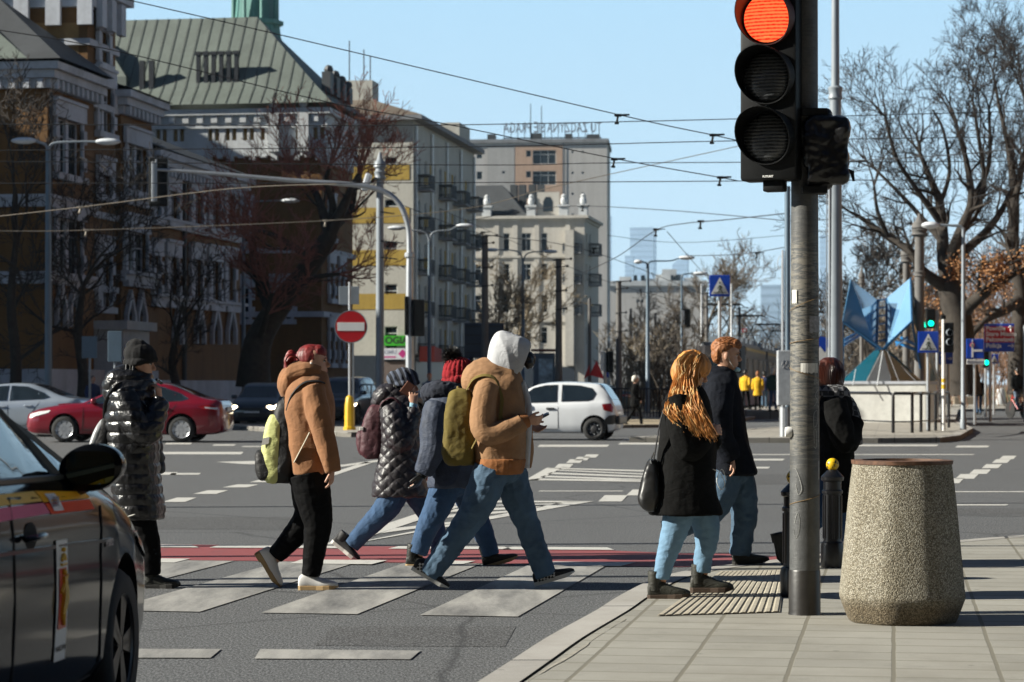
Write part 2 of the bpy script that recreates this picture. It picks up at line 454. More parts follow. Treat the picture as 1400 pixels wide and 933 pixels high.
tag(mb.build('cycle_lane_dashes', WHITE_P, norm=False), kind='structure')
mb = MB()
for i in range(-8, 2):                                                  # zebra stripes, all parallel to the street
    o = gp(357, 839, 0) + Vector((CT, -ST, 0)) * (1.02 * i * 1.0)
    wv = Vector((CT, -ST, 0)) * 0.62; lv = Vector((ST, CT, 0)) * 4.35
    lv = Vector((math.sin(R(9.6)), math.cos(R(9.6)), 0)) * 4.3
    mb.poly([(p.x, p.y, 0.006) for p in (o, o + wv, o + wv + lv, o + lv)])
for x0, x1, y0, y1 in ((-300, 302, 887, 900), (348, 575, 889, 902)):   # stop line dashes in front of the crossing
    gpoly(mb, [(x0 + 8, y0), (x1, y0 + 2), (x1 - 14, y1 + 1), (x0, y1)], 0.006)
tag(mb.build('zebra_crossing', WHITE_Z, norm=False), kind='structure')
mb = MB()
# dashed guide lines
for x0, y0, x1, y1 in ((226, 687, 265, 681), (268, 676, 308, 671), (308, 667, 350, 663), (345, 660, 385, 655), (388, 652, 425, 648)):
    gpoly(mb, [(x0 - 4, y0), (x1 - 12, y0), (x1 + 4, y1), (x0 + 16, y1)])
for x0, y0, w_ in ((758, 637.5, 26), (774, 631, 24), (785, 627.5, 22), (797, 624, 22), (818, 682, 40), (856, 674, 40), (1250, 663, 36), (1284, 658, 34), (1306, 652, 32), (1325, 645.5, 30), (1342, 638, 28), (1356, 631, 26), (1366, 626, 24)):
    h = (y0 - 560) * 0.035
    gpoly(mb, [(x0, y0 + h), (x0 + w_ * .8, y0 + h), (x0 + w_, y0 - h), (x0 + w_ * .22, y0 - h)])
# solid and dashed long lines far across the junction
for x0, x1, y, t in ((205, 330, 620, 1.6), (1130, 1280, 609.5, 1.0), (1306, 1350, 611, 1.2), (1300, 1376, 691, 0.8), (1290, 1500, 673, 0.6), (1000, 1330, 622, 0.5), (735, 850, 672, 0.5),
                     (225, 260, 607, 1.0), (290, 320, 609, 0.9), (330, 420, 611, 0.6), (1060, 1110, 600, 0.9), (960, 1070, 629, 1.2), (980, 1050, 640, 1.1), (900, 1010, 612, 1.1),
                     (735, 830, 610, 1.4), (845, 900, 607, 1.2), (500, 560, 609, 1.4), (200, 240, 648, 1.8), (232, 272, 648.5, 1.2), (850, 990, 601.5, 0.9), (1010, 1075, 605, 0.7), (905, 935, 596, 0.7)):
    gpoly(mb, [(x0, y + t), (x1, y + t), (x1 + 3, y - t), (x0 + 3, y - t)])
# arrow
gpoly(mb, [(295, 632), (360, 630.5), (420, 632), (480, 637), (400, 636.5), (330, 635)])
# hatched islands
def hatch(outline, bars):
    for a in outline: gpoly(mb, a, 0.006)
    for a in bars: gpoly(mb, a, 0.006)
hatch([[(718, 657), (735, 657), (768, 641), (748, 640)], [(748, 640), (768, 642), (880, 645.5), (900, 644)], [(718, 657), (880, 659.5), (900, 657), (735, 655)]],
      [[(738, 653), (890, 658), (892, 656), (744, 651)], [(748, 648.5), (890, 654), (892, 652), (754, 646.5)], [(760, 644), (888, 650), (890, 648.5), (766, 643)]])
hatch([[(440, 746), (470, 746), (640, 690), (625, 685)], [(625, 685), (640, 688), (780, 687.5), (812, 686)], [(470, 746), (500, 741), (812, 686), (772, 687)]],
      [[(575, 712), (700, 701), (712, 698), (590, 706)], [(610, 701), (730, 696), (745, 693), (622, 697)], [(640, 694), (760, 691), (772, 689), (650, 691)], [(520, 730), (640, 714), (655, 710), (540, 723)]])
hatch([[(500, 632), (430, 655), (445, 655), (510, 633)], [(440, 640), (520, 629), (530, 630), (445, 642)]], [])
tag(mb.build('road_markings', WHITE_P, norm=False), kind='structure')
# manhole and repair patches
mb = MB()
for cx, cy, w_, h_ in ((560, 870, 260, 26), (980, 655, 300, 12), (250, 715, 330, 16), (1330, 700, 200, 10)):
    gpoly(mb, [(cx - w_ / 2, cy + h_ / 2), (cx + w_ / 2, cy + h_ / 2 + 2), (cx + w_ * .56, cy - h_ / 2), (cx - w_ * .4, cy - h_ / 2)], 0.002)
tag(mb.build('road_patches', m_asphalt('asphalt patch', 0.068, (1, 1, 1.02)), norm=False), kind='structure')
# far islands and pavements
def island(name, pts, h, m, mk=KERB, kw=0.25):
    pts = [p.xy.to_3d() for p in pts]
    sheet(name, pts, h, m, skirt=h + 0.02)
    ar = sum(pts[i].x * pts[(i + 1) % len(pts)].y - pts[(i + 1) % len(pts)].x * pts[i].y for i in range(len(pts)))
    cen = sum(pts, Vector()) / len(pts)
    mb = MB()
    for i in range(len(pts)):
        a, b = pts[i], pts[(i + 1) % len(pts)]
        t = (b - a).normalized(); nn = Vector((-t.y, t.x, 0)) * (1 if ar > 0 else -1)
        mb.quad((a.x, a.y, h + .012), (b.x, b.y, h + .012), (*(b + nn * kw).xy, h + .012), (*(a + nn * kw).xy, h + .012))
        mb.quad((a.x, a.y, h + .012), (b.x, b.y, h + .012), (b.x, b.y, -0.01), (a.x, a.y, -0.01))
    tag(mb.build(name + '_kerb', mk, norm=False), kind='structure')
island('tram_paving', [gp(640, 585, .1), gp(700, 582.5, .1), gp(900, 581, .1), gp(975, 580, .1), RF(-4, 190), RF(-20, 190), RF(-22, 95)], 0.1, SETT)
island('corner_pavement', [gp(860, 598.5, .12), gp(1000, 599, .12), gp(1200, 599.5, .12), gp(1285, 599, .12), gp(1312, 596, .12), gp(1330, 586, .12), gp(1306, 574, .12), gp(1310, 560, .12), RF(11, 140), RF(-1.5, 140), RF(-3.5, 75)], 0.12, PAVE_FAR)
island('tram_platform', [RF(-6.6, 100), RF(-2.6, 100), RF(-2.6, 230), RF(-6.6, 230)], 0.33, PAVE_FAR)
island('left_pavement', [RF(-120, 70), RF(-27, 70), RF(-24, 82), RF(-24, 240), RF(-120, 240)], 0.12, PAVE_FAR)
island('traffic_island', [gp(440, 590, .12), gp(480, 592, .12), gp(600, 590, .12), gp(640, 586, .12), RF(-21, 80), RF(-24, 80)], 0.12, PAVE_FAR)
island('park_pavement', [gp(1285, 553, .1), gp(1345, 556, .1), gp(1375, 557, .1), gp(1500, 560, .1), RF(60, 150), RF(22, 175)], 0.1, PAVE_FAR)
sheet('park_lawn', [RF(4, 190), RF(70, 135), RF(300, 135), RF(300, 800), RF(30, 800)], 0.06, GRASS)
# ---------------------------------------------------------------- building kit
def wall_brick(name, col, dark, stain=0.45):
    m = bpy.data.materials.new(name); nt, N, L, p = nodes(m)
    v = coords(nt, (1, 1, 1), (R(90), 0, 0)); vo = coords(nt)
    f1 = noisen(nt, vo, 0.35, 6, 0.7); f2 = noisen(nt, vo, 6, 4, 0.7); st = noisen(nt, coords(nt, (1.2, 1.2, 0.12)), 1.0, 4)
    c = ramp(nt, f1, [(0.3, dark), (0.65, col)])
    c = mixc(nt, 0.35, c, ramp(nt, f2, [(0.3, tuple(x * 0.7 for x in col)), (0.7, tuple(x * 1.25 for x in col))]))
    c = mixc(nt, stain, c, ramp(nt, st, [(0.35, (0.55, 0.53, 0.5)), (0.6, (1, 1, 1))]), 'MULTIPLY')
    L.new(c, p.inputs['Base Color']); p.inputs['Roughness'].default_value = 0.9
    bump(nt, p, f2, 0.3, 0.02)
    return m
BRICK = wall_brick('brown brick', (0.18, 0.09, 0.028), (0.125, 0.062, 0.02))
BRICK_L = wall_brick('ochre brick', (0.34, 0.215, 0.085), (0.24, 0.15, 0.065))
STONE = wall_brick('pale stone trim', (0.52, 0.55, 0.60), (0.34, 0.36, 0.40), 0.4)
STONE_W = wall_brick('white stone', (0.55, 0.57, 0.58), (0.42, 0.44, 0.46), 0.3)
CREAM = wall_brick('cream render', (0.50, 0.49, 0.44), (0.42, 0.41, 0.37), 0.2)
YELL = wall_brick('yellow render', (0.42, 0.29, 0.06), (0.35, 0.235, 0.05), 0.3)
BEIGE = wall_brick('beige render', (0.50, 0.475, 0.43), (0.42, 0.40, 0.36), 0.3)
GREYR = wall_brick('grey render', (0.52, 0.50, 0.48), (0.45, 0.435, 0.42), 0.25)
GREYD = wall_brick('dark grey render', (0.42, 0.41, 0.40), (0.36, 0.355, 0.35), 0.2)
PINK = wall_brick('pinkish render', (0.50, 0.35, 0.265), (0.43, 0.30, 0.23), 0.2)
PLINTH = wall_brick('grey plinth', (0.26, 0.27, 0.29), (0.18, 0.19, 0.2), 0.4)
GLASSB = mat('window glass', (0.018, 0.026, 0.034), 0.1, var=0.4, vs=0.7, spec=0.35)
FRAME_W = mat('white window frame', (0.62, 0.63, 0.62), 0.5)
FRAME_G = mat('grey window frame', (0.22, 0.23, 0.24), 0.5)
DARKM = mat('dark metal', (0.03, 0.032, 0.036), 0.45, metal=0.3)
ROOF_G = None
def m_roof(name, col, seam=0.62):
    m = bpy.data.materials.new(name); nt, N, L, p = nodes(m)
    vo = coords(nt); f1 = noisen(nt, coords(nt, (0.8, 0.8, 0.25)), 0.8, 5, 0.7); f2 = noisen(nt, vo, 5, 4)
    c = ramp(nt, f1, [(0.3, tuple(x * 0.75 for x in col)), (0.7, tuple(x * 1.2 for x in col))])
    c = mixc(nt, 0.25, c, ramp(nt, f2, [(0.35, tuple(x * 0.7 for x in col)), (0.7, tuple(x * 1.2 for x in col))]))
    L.new(c, p.inputs['Base Color']); p.inputs['Roughness'].default_value = 0.6; p.inputs['Metallic'].default_value = 0.15
    return m
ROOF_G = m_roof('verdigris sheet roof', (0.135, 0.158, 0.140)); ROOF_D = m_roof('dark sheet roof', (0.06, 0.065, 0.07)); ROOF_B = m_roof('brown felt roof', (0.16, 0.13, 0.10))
COPPER = m_roof('green copper', (0.07, 0.19, 0.17))
SEAM = mat('roof seams', (0.05, 0.055, 0.055), 0.6)

def facade(mb, o, du, n, W, H, rects, depth=0.18, m=0, mr=None):
    """Wall with real openings: rects (x0,x1,z0,z1) in wall coordinates."""
    o = Vector(o); du = Vector(du); n = Vector(n); up = Vector((0, 0, 1))
    xs = sorted({0.0, W} | {round(v, 4) for r in rects for v in r[:2]}); zs = sorted({0.0, H} | {round(v, 4) for r in rects for v in r[2:]})
    def P(x, z, d=0): return o + du * x + up * z - n * d
    for i in range(len(xs) - 1):
        cx = (xs[i] + xs[i + 1]) / 2
        for j in range(len(zs) - 1):
            cz = (zs[j] + zs[j + 1]) / 2
            if any(r[0] < cx < r[1] and r[2] < cz < r[3] for r in rects): continue
            mb.quad(P(xs[i], zs[j]), P(xs[i + 1], zs[j]), P(xs[i + 1], zs[j + 1]), P(xs[i], zs[j + 1]), m)
    for x0, x1, z0, z1 in rects:
        k = m if mr is None else mr
        mb.quad(P(x0, z0), P(x1, z0), P(x1, z0, depth), P(x0, z0, depth), k); mb.quad(P(x0, z1), P(x1, z1), P(x1, z1, depth), P(x0, z1, depth), k)
        mb.quad(P(x0, z0), P(x0, z1), P(x0, z1, depth), P(x0, z0, depth), k); mb.quad(P(x1, z0), P(x1, z1), P(x1, z1, depth), P(x1, z0, depth), k)
_wm = {}
def win_mesh(w, h, style):
    key = (round(w, 2), round(h, 2), style)
    if key in _wm: return _wm[key]
    mb = MB(); t = 0.055
    x, z = w / 2, h / 2
    def bar(x0, x1, z0, z1, y0=-0.03, y1=0.05): mb.bx(x0, x1, y0, y1, z0, z1)
    bar(-x, x, -z, -z + t); bar(-x, x, z - t, z); bar(-x, -x + t, -z + t, z - t); bar(x - t, x, -z + t, z - t)
    nm = {'one': 0, 'two': 1, 'three': 2, 'four': 3}.get(style.split('_')[0], 1)
    for i in range(nm):
        xx = -x + w * (i + 1) / (nm + 1); bar(xx - .03, xx + .03, -z + t, z - t, -.02, .04)
    if 't' in style.split('_')[1:]: bar(-x + t, x - t, z * .36, z * .36 + .06, -.025, .045)
    if 'q' in style.split('_')[1:]:                  # stone surround with quoin blocks and lintel
        y0, y1 = -0.34, -0.185
        bar(-x - .34, x + .34, z, z + .62, y0, y1); bar(-x - .3, x + .3, z + .62, z + .74, y0 - .08, y1)
        bar(-x - .3, x + .3, -z - .25, -z, y0 - .1, y1)
        n = max(2, int(h / 1.1))
        for k in range(n):
            zz = -z + h * (k + .5) / n
            for s_ in (-1, 1): bar(min(s_ * x, s_ * (x + .34)), max(s_ * x, s_ * (x + .34)), zz - .26, zz + .26, y0, y1)
        for s_ in (-1, 1): bar(min(s_ * x, s_ * (x + .16)), max(s_ * x, s_ * (x + .16)), -z, z, y0 + .05, y1)
        bar(-.13, .13, -z, z, -.14, -.03)
    if 'g' in style.split('_')[1:]:                  # pointed gothic hood
        y0, y1 = -0.36, -0.185
        for s_ in (-1, 1):
            bar(min(s_ * x, s_ * (x + .18)), max(s_ * x, s_ * (x + .18)), -z - .1, z, y0, y1)
            mb.add([(s_ * (x + .2), y0, z), (s_ * x, y0, z), (0, y0, z + w * .75), (0, y0, z + w * 1.25), (s_ * (x + .2), y1, z), (s_ * x, y1, z), (0, y1, z + w * .75), (0, y1, z + w * 1.25)],
                   [(0, 1, 2, 3), (4, 7, 6, 5), (0, 3, 7, 4), (1, 5, 6, 2)])
        mb.add([(-x, -.2, z), (x, -.2, z), (0, -.2, z + w * .75)], [(0, 1, 2)], 1)
    me = mb.mesh('window', [STONE if ('q' in style or 'g' in style) else FRAME_W, GLASSB])
    g = MB(); g.quad((-x + t, .02, -z + t), (x - t, .02, -z + t), (x - t, .02, z - t), (-x + t, .02, z - t))
    _wm[key] = (me, g.mesh('pane', [GLASSB]))
    return _wm[key]
def put_windows(parent, o, du, n, rects, depth=0.18, style='two_t'):
    o = Vector(o); du = Vector(du); n = Vector(n)
    rz = math.atan2(du.y, du.x)
    for r in rects:
        st = r[4] if len(r) > 4 else style
        me, pm = win_mesh(r[1] - r[0], r[3] - r[2], st)
        c = o + du * (r[0] + r[1]) / 2 + Vector((0, 0, (r[2] + r[3]) / 2)) - n * (depth - 0.055)
        wi = inst('window', me, parent, c, (0, 0, rz)); inst('pane', pm, wi)
FX, RX = (Vector((1, 0, 0)), Vector((0, -1, 0))), (Vector((0, 1, 0)), Vector((1, 0, 0)))
def block(parent, x0, x1, y0, y1, z0, z1, mt, front=(), right=(), name='wall', fs='two_t', rs='two_t', top=True, depth=0.18):
    """Storey block: windowed front (towards -y) and right (towards +x) walls."""
    mb = MB()
    facade(mb, (x0, y0, z0), *FX, x1 - x0, z1 - z0, [r[:4] for r in front], depth)
    facade(mb, (x1, y0, z0), *RX, y1 - y0, z1 - z0, [r[:4] for r in right], depth)
    mb.quad((x0, y0, z0), (x0, y1, z0), (x0, y1, z1), (x0, y0, z1)); mb.quad((x0, y1, z0), (x1, y1, z0), (x1, y1, z1), (x0, y1, z1))
    if top: mb.quad((x0, y0, z1), (x1, y0, z1), (x1, y1, z1), (x0, y1, z1))
    wo = mb.build(name, mt, parent, norm=False)
    put_windows(parent, (x0, y0, z0), *FX, front, depth, fs); put_windows(parent, (x1, y0, z0), *RX, right, depth, rs)
    return wo
def cornice(parent, x0, x1, y0, y1, z, mt, steps=((0, .35, .18), (.35, .3, .42), (.65, .28, .62)), dent=True, name='cornice'):
    mb = MB()
    for dz, h, o in steps:
        mb.bx(x0 - o, x1 + o, y0 - o, y1 + o, z + dz + .003, z + dz + h)
    if dent:
        o = steps[0][2]
        k = x0
        while k < x1: mb.bx(k, k + .22, y0 - o - .22, y0 - o + .003, z - .02, z + .33); k += .55
        k = y0
        while k < y1: mb.bx(x1 + o - .003, x1 + o + .22, k, k + .22, z - .02, z + .33); k += .55
    return mb.build(name, mt, parent)
def ry(px, r=-31.0): return U(px, r)
def rz_(py, px, r=-31.0):
    p = RF(r, U(px, r)); return ZY(py, p.y)
# ---------------------------------------------------------------- brown brick palace, far left
U0 = ry(0)
def TOL(u): return u - U0
pal = thing('brick_palace', 'ornate brown brick palace with pale stone window surrounds and a square tower', 'building', RF(-31, U0), -TH)
yA0, yA1, yT1, yB1, yC1 = TOL(ry(65)), TOL(ry(128)), TOL(ry(167)), TOL(ry(209)), TOL(ry(331))
H1 = 13.0
def rw(pxa, pxb, pya, pyb, y0, st, zoff=0.0):
    a, b = TOL(ry(pxa)), TOL(ry(pxb)); pm = (pxa + pxb) / 2
    return (a - y0, b - y0, rz_(pyb, pm) - zoff, rz_(pya, pm) - zoff, st)
pavR = [rw(74, 108, 165, 240, yA0, 'three_t_q'), rw(74, 108, 300, 375, yA0, 'three_t_q'), rw(74, 84, 422, 445, yA0, 'one_g'), rw(92, 102, 420, 444, yA0, 'one_g')]
pavF = [(2.2, 3.6, 8.5, 11.3, 'two_t_q'), (6.2, 7.6, 8.5, 11.3, 'two_t_q'), (10.2, 11.6, 8.5, 11.3, 'two_t_q'), (2.2, 3.6, 4.8, 7.2, 'two_t_q'), (6.2, 7.6, 4.8, 7.2, 'two_t_q'), (10.2, 11.6, 4.8, 7.2, 'two_t_q')]
block(pal, -14, 0, yA0, yA1, 0, H1 - .6, BRICK, pavF, pavR)
cornice(pal, -14, 0, yA0, yA1, H1 - .6, STONE)
zl1, zl2 = rz_(290, 100), rz_(392, 100)
mb = MB()
for za in (zl1, zl2): mb.bx(-14.2, .2, yA0 - .2, yA1, za, za + .32); mb.bx(-14.3, .3, yA0 - .3, yA1, za + .32, za + .45)
mb.bx(-14.2, .25, yA0 - .25, yB1, 0, 2.0)
mb.build('string_course', STONE, pal)
mb = MB()                                             # pavilion hip roof, sunlight painted on the front slope as paler sheet
rA = [(-14.8, yA0 - .8, H1 + .4), (.8, yA0 - .8, H1 + .4), (.8, yA1 + .2, H1 + .4), (-14.8, yA1 + .2, H1 + .4)]
mb.add(rA + [(-8, (yA0 + yA1) / 2 + .6, H1 + 3.4), (-3.2, (yA0 + yA1) / 2 + .6, H1 + 3.4)], [(0, 1, 5, 4), (1, 2, 5), (2, 3, 4, 5), (3, 0, 4)])
mb.build('roof', ROOF_D, pal)
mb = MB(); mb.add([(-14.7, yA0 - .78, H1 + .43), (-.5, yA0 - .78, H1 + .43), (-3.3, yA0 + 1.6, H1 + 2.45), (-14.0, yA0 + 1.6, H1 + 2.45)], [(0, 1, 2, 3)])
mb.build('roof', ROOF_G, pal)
# tower
ZT = rz_(20, 150)
twR = [rw(141, 152, 44, 88, yA1, 'one_t_q'), rw(139, 158, 118, 182, yA1, 'two_t_q'), rw(141, 156, 240, 268, yA1, 'one_t_q'), rw(140, 156, 348, 420, yA1, 'two_t_q')]
block(pal, -9.6, -.25, yA1, yT1 - .1, 0, ZT, BRICK, [], twR)
mb = MB(); mb.quad((-9.2, yA1 - .012, H1 + .8), (-.6, yA1 - .012, H1 + .8), (-.6, yA1 - .012, H1 + 2.6), (-9.2, yA1 - .012, H1 + 2.8)); mb.build('wall', BRICK_L, pal, norm=False)  # ochre quad paints the sunlit patch on the tower front
mb = MB(); mb.bx(-9.9, .05, yA1 - .3, yT1 + .2, ZT, ZT + .55); mb.bx(-10.2, .35, yA1 - .6, yT1 + .5, ZT + .553, ZT + 1.5); mb.bx(-10.5, .6, yA1 - .9, yT1 + .8, ZT + 1.503, ZT + 2.1)
for k in range(8): mb.bx(-9.6 + k * 1.3, -9.0 + k * 1.3, yA1 - .5, yA1 - .303, ZT - .75, ZT + .5)
for k in range(3): mb.bx(.053, .3, yA1 + .2 + k * 1.2, yA1 + .75 + k * 1.2, ZT - .75, ZT + .5)
mb.build('tower_cornice', STONE, pal)
mb = MB(); mb.bx(-9.0, -.9, yA1 + .2, yT1 - .6, ZT + 2.1, ZT + 5.5); mb.build('wall', BRICK, pal)
mb = MB()
for za in (rz_(70, 148), rz_(152, 150), rz_(300, 150), rz_(400, 150)): mb.bx(-9.75, -.1, yA1 - .15, yT1, za, za + .25)
mb.build('string_course', STONE, pal)
# wing next to the tower, and the longer lower wing
wbR = [rw(172, 200, 200, 262, yT1, 'three_t_q'), rw(171, 199, 318, 385, yT1, 'three_t_q'), rw(171, 180, 432, 450, yT1, 'one_g'), rw(186, 195, 432, 450, yT1, 'one_g')]
block(pal, -13, -.05, yT1, yB1, 0, H1 - .6, BRICK, [], wbR)
cornice(pal, -13, -.05, yT1, yB1, H1 - .6, STONE)
mb = MB(); mb.add([(.7, yT1, H1 + .36), (.7, yB1 + .7, H1 + .36), (-6, yB1 + .7, H1 + 2.6), (-6, yT1, H1 + 2.6), (-13, yB1 + .7, H1 + .36), (-13, yT1, H1 + .36)], [(0, 1, 2, 3), (3, 2, 4, 5), (1, 4, 2)]); mb.build('roof', ROOF_D, pal)
mb = MB()
for pa in (290, 395):
    za = rz_(pa - 8, 185)
    mb.bx(-6, .15, yT1, yB1 + .15, za, za + .3); mb.bx(-6, .3, yT1, yB1 + .3, za + .303, za + .45)
mb.build('string_course', STONE, pal)
wcR = []
for a, b in ((211, 218), (229, 243), (262, 276), (286, 300), (308, 320)):
    wcR += [rw(a, b, 262, 300 + (a - 210) * .18, yB1, 'two_t_q'), rw(a, b, 350 + (a - 210) * .1, 412 + (a - 210) * .08, yB1, 'two_t_q')]
for a in (238, 268, 290, 311): wcR.append(rw(a, a + 9, 452, 468, yB1, 'one_g'))
HC = 11.0
block(pal, -12, -.1, yB1, yC1, 0, HC - .6, BRICK, [], wcR)
cornice(pal, -12, -.1, yB1 + .05, yC1, HC - .6, STONE)
mb = MB(); mb.add([(.6, yB1, HC + .36), (.6, yC1 + .6, HC + .36), (-5, yC1 - 3, HC + 2.7), (-5, yB1, HC + 2.7), (-12, yB1, HC + .36), (-12, yC1 + .6, HC + .36)], [(0, 1, 2, 3), (3, 2, 5, 4), (1, 5, 2)]); mb.build('roof', ROOF_D, pal)
mb = MB()
for pa, pb in ((309, 337), (417, 430)):
    za = rz_((pa + pb) / 2 - 3, 268)
    mb.bx(-4, .1, yB1 + .2, yC1 + .1, za, za + .28); mb.bx(-4, .25, yB1 + .2, yC1 + .25, za + .283, za + .42)
mb.bx(-4, .15, yB1 + .2, yC1 + .15, 0, 1.6)
mb.build('string_course', STONE, pal)
mb = MB()                                               # white porch with cornice by the tower foot
pa, pb = TOL(ry(135)), TOL(ry(172))
mb.bx(-.2, 1.0, pa, pb, 0, rz_(452, 150)); mb.bx(-.2, 1.25, pa - .25, pb + .25, rz_(452, 150) + .003, rz_(440, 150))
mb.build('porch', STONE_W, pal)
mb = MB(); mb.bx(1.003, 1.03, (pa + pb) / 2 - .8, (pa + pb) / 2 + .8, .3, 3.0); mb.build('door', DARKM, pal)
for h_, y_ in ((H1, yA0 + .25), (HC, TOL(ry(252)))): mb = MB(); mb.lathe([(.1, 0), (.1, h_ - .7)], (.02, y_, 0), 8); mb.build('downpipe', DARKM, pal)
# ---------------------------------------------------------------- castle-like courthouse with the steep roof
UCa = ry(445); cast = thing('courthouse', 'large brown courthouse with steep grey green seamed roof and pale arcaded frieze', 'building', RF(-31, UCa), -TH)
DC = ry(489) - UCa
zf0, zf1 = rz_(212, 445), rz_(150, 445)
WC = 16.5
fw = []
for k in range(7): fw.append((3.2 + k * 2.0 - .0, 4.1 + k * 2.0, 0, 0))
block(cast, -WC, -.3, .3, DC, 0, zf0, BRICK, [(11.2, 12.1, 5.0, 6.8, 'two_t_q'), (13.6, 14.5, 5.0, 6.8, 'two_t_q'), (11.2, 12.1, 9.3, 11.2, 'two_t_q')], [(1.5, 2.5, 6.2, 8.2, 'two_t_q'), (4.0, 5.0, 6.2, 8.2, 'two_t_q'), (1.5, 2.5, 2.6, 4.6, 'two_t_q'), (4.0, 5.0, 2.6, 4.6, 'two_t_q'), (1.5, 2.5, 9.6, 11.4, 'two_t_q')], top=False)
HFZ = zf1 - zf0
frz = []
for k in range(16):
    if k % 5 == 3: continue
    x = .8 + k * 1.0
    frz += [(x, x + .26, HFZ * .35, HFZ * .62), (x + .38, x + .64, HFZ * .35, HFZ * .62)]
mb = MB()
facade(mb, (-WC, 0, zf0), *FX, WC, HFZ, frz, .25); facade(mb, (0, 0, zf0), *RX, DC, HFZ, [], .2)
for k in range(26):                                     # small stepped corbels hang below the frieze
    x = -WC + .2 + k * .63
    mb.bx(x, x + .34, -.08, .297, zf0 - .12 - .14 * (k % 2), zf0 + .02)
for k in range(12): mb.bx(-.303, -.005, .2 + k * .6, .5 + k * .6, zf0 - .4, zf0 + .02)
zz = zf0 + HFZ * .74
for k in range(20): mb.bx(-WC + .2 + k * .82, -WC + .55 + k * .82, -.22, -.003, zz, zz + .42)
mb.bx(-WC, .3, -.3, DC, zz + .423, zz + .75); mb.bx(-WC, .12, -.12, DC, zz - .3, zz - .12)
for x in (-10.6, -3.2, -1.5): mb.bx(x, x + .6, -.3, -.002, zf0 + .2, zf1 + .1); mb.ball((x + .3, -.2, zf1 + .35), .26, 8)
mb.build('frieze', STONE_W, cast)
mb = MB(); mb.quad((-WC, .24, zf0), (0, .24, zf0), (0, .24, zf1), (-WC, .24, zf1)); mb.build('frieze_recess', BRICK_L, cast, norm=False)
# roof: eaves all round, ridge far above; bell-cast at the foot
zr = ZY(24, RF(-34, UCa + 3.6).y) + .1
xr = -4.9; ym = DC / 2 - .2
e0, e1 = zf1 + .35, zf1 + 1.35
ea = [(-WC, -.55, e0), (.5, -.55, e0), (.5, DC + .4, e0), (-WC, DC + .4, e0)]
eb = [(-WC, .55, e1), (-.6, .55, e1), (-.6, DC - .5, e1), (-WC, DC - .5, e1)]
mb = MB(); mb.add(ea + eb + [(xr, ym, zr), (-WC, ym, zr)], [(0, 1, 5, 4), (1, 2, 6, 5), (2, 3, 7, 6), (4, 5, 8, 9), (5, 6, 8), (6, 7, 9, 8)])
mb.build('roof', ROOF_G, cast)
mb = MB()
for k in range(24):                                      # standing seams on the front slope
    x = -WC + .4 + k * .66
    if x > -.7: break
    t = 1.0 if x <= xr else ((-.6 - x) / (-.6 - xr))
    p0, p1 = Vector((x, .55, e1)), Vector((x, .55 + (ym - .55) * t, e1 + (zr - e1) * t))
    d = Vector((0, -.03, .03))
    mb.tube([(*(p0 + d), .02), (*(p1 + d), .02)], 4)
    mb.tube([(x, -.55, e0 + .04, .02), (*(p0 + d), .02)], 4)
mb.build('roof_seam', SEAM, cast)
def slope(x, t): return (x, .55 + (ym - .55) * t, e1 + (zr - e1) * t)
mb = MB(); x0 = -12.6; a = slope(x0, .06); b = slope(x0, .48)   # gabled dormer
yd = a[1] - .2
mb.add([(x0 - 2.4, yd, a[2]), (x0 + 1.0, yd, a[2]), (x0 + 1.0, yd, a[2] + .5), (x0 - 2.4, yd, a[2] + .5), (x0 - .7, yd + 1.0, b[2] + .9), (x0 - 2.4, yd + 3, a[2] + .5), (x0 + 1, yd + 3, a[2] + .5), (x0 - .7, yd + 3, b[2] + .9), (x0 + 1, yd + 3, a[2]), (x0 - 2.4, yd + 3, a[2])],
       [(0, 1, 2, 3), (3, 2, 4), (2, 6, 7, 4), (3, 4, 7, 5), (1, 8, 6, 2), (0, 3, 5, 9)])
mb.build('dormer', ROOF_G, cast)
mb = MB(); mb.bx(x0 - 1.9, x0 - .9, yd - .06, yd - .005, a[2] + .08, a[2] + .45); mb.build('window', FRAME_W, cast)
for k in range(6):
    ch = MB(); q = slope(-7.5 + k * .44, .17); ch.bx(q[0] - .11, q[0] + .11, q[1] - .3, q[1] - .08, q[2] - .4, q[2] + 1.15); ch.bx(q[0] - .17, q[0] + .17, q[1] - .36, q[1] - .02, q[2] + 1.153, q[2] + 1.35); ch.build('chimney', DARKM, cast)
for k in range(2):
    ch = MB(); q = slope(x0 + 1.9 + k * .55, .1); ch.bx(q[0] - .14, q[0] + .14, q[1] - .3, q[1], q[2] - .4, q[2] + 1.2); ch.build('chimney', DARKM, cast)
for k in range(4): mb = MB(); mb.bx(-.5, .0, 1.2 + k * 1.6, 2.0 + k * 1.6, e1 - .3, e1 + .9 - .1 * k); mb.ball((-.2, 1.6 + k * 1.6, e1 + 1.05 - .1 * k), .28, 8); mb.build('parapet_ornament', ROOF_D, cast)
mb = MB()
for za in (rz_(335, 400), rz_(428, 400)): mb.bx(-WC, -.1, .05, DC, za, za + .3)
mb.build('string_course', STONE, cast)
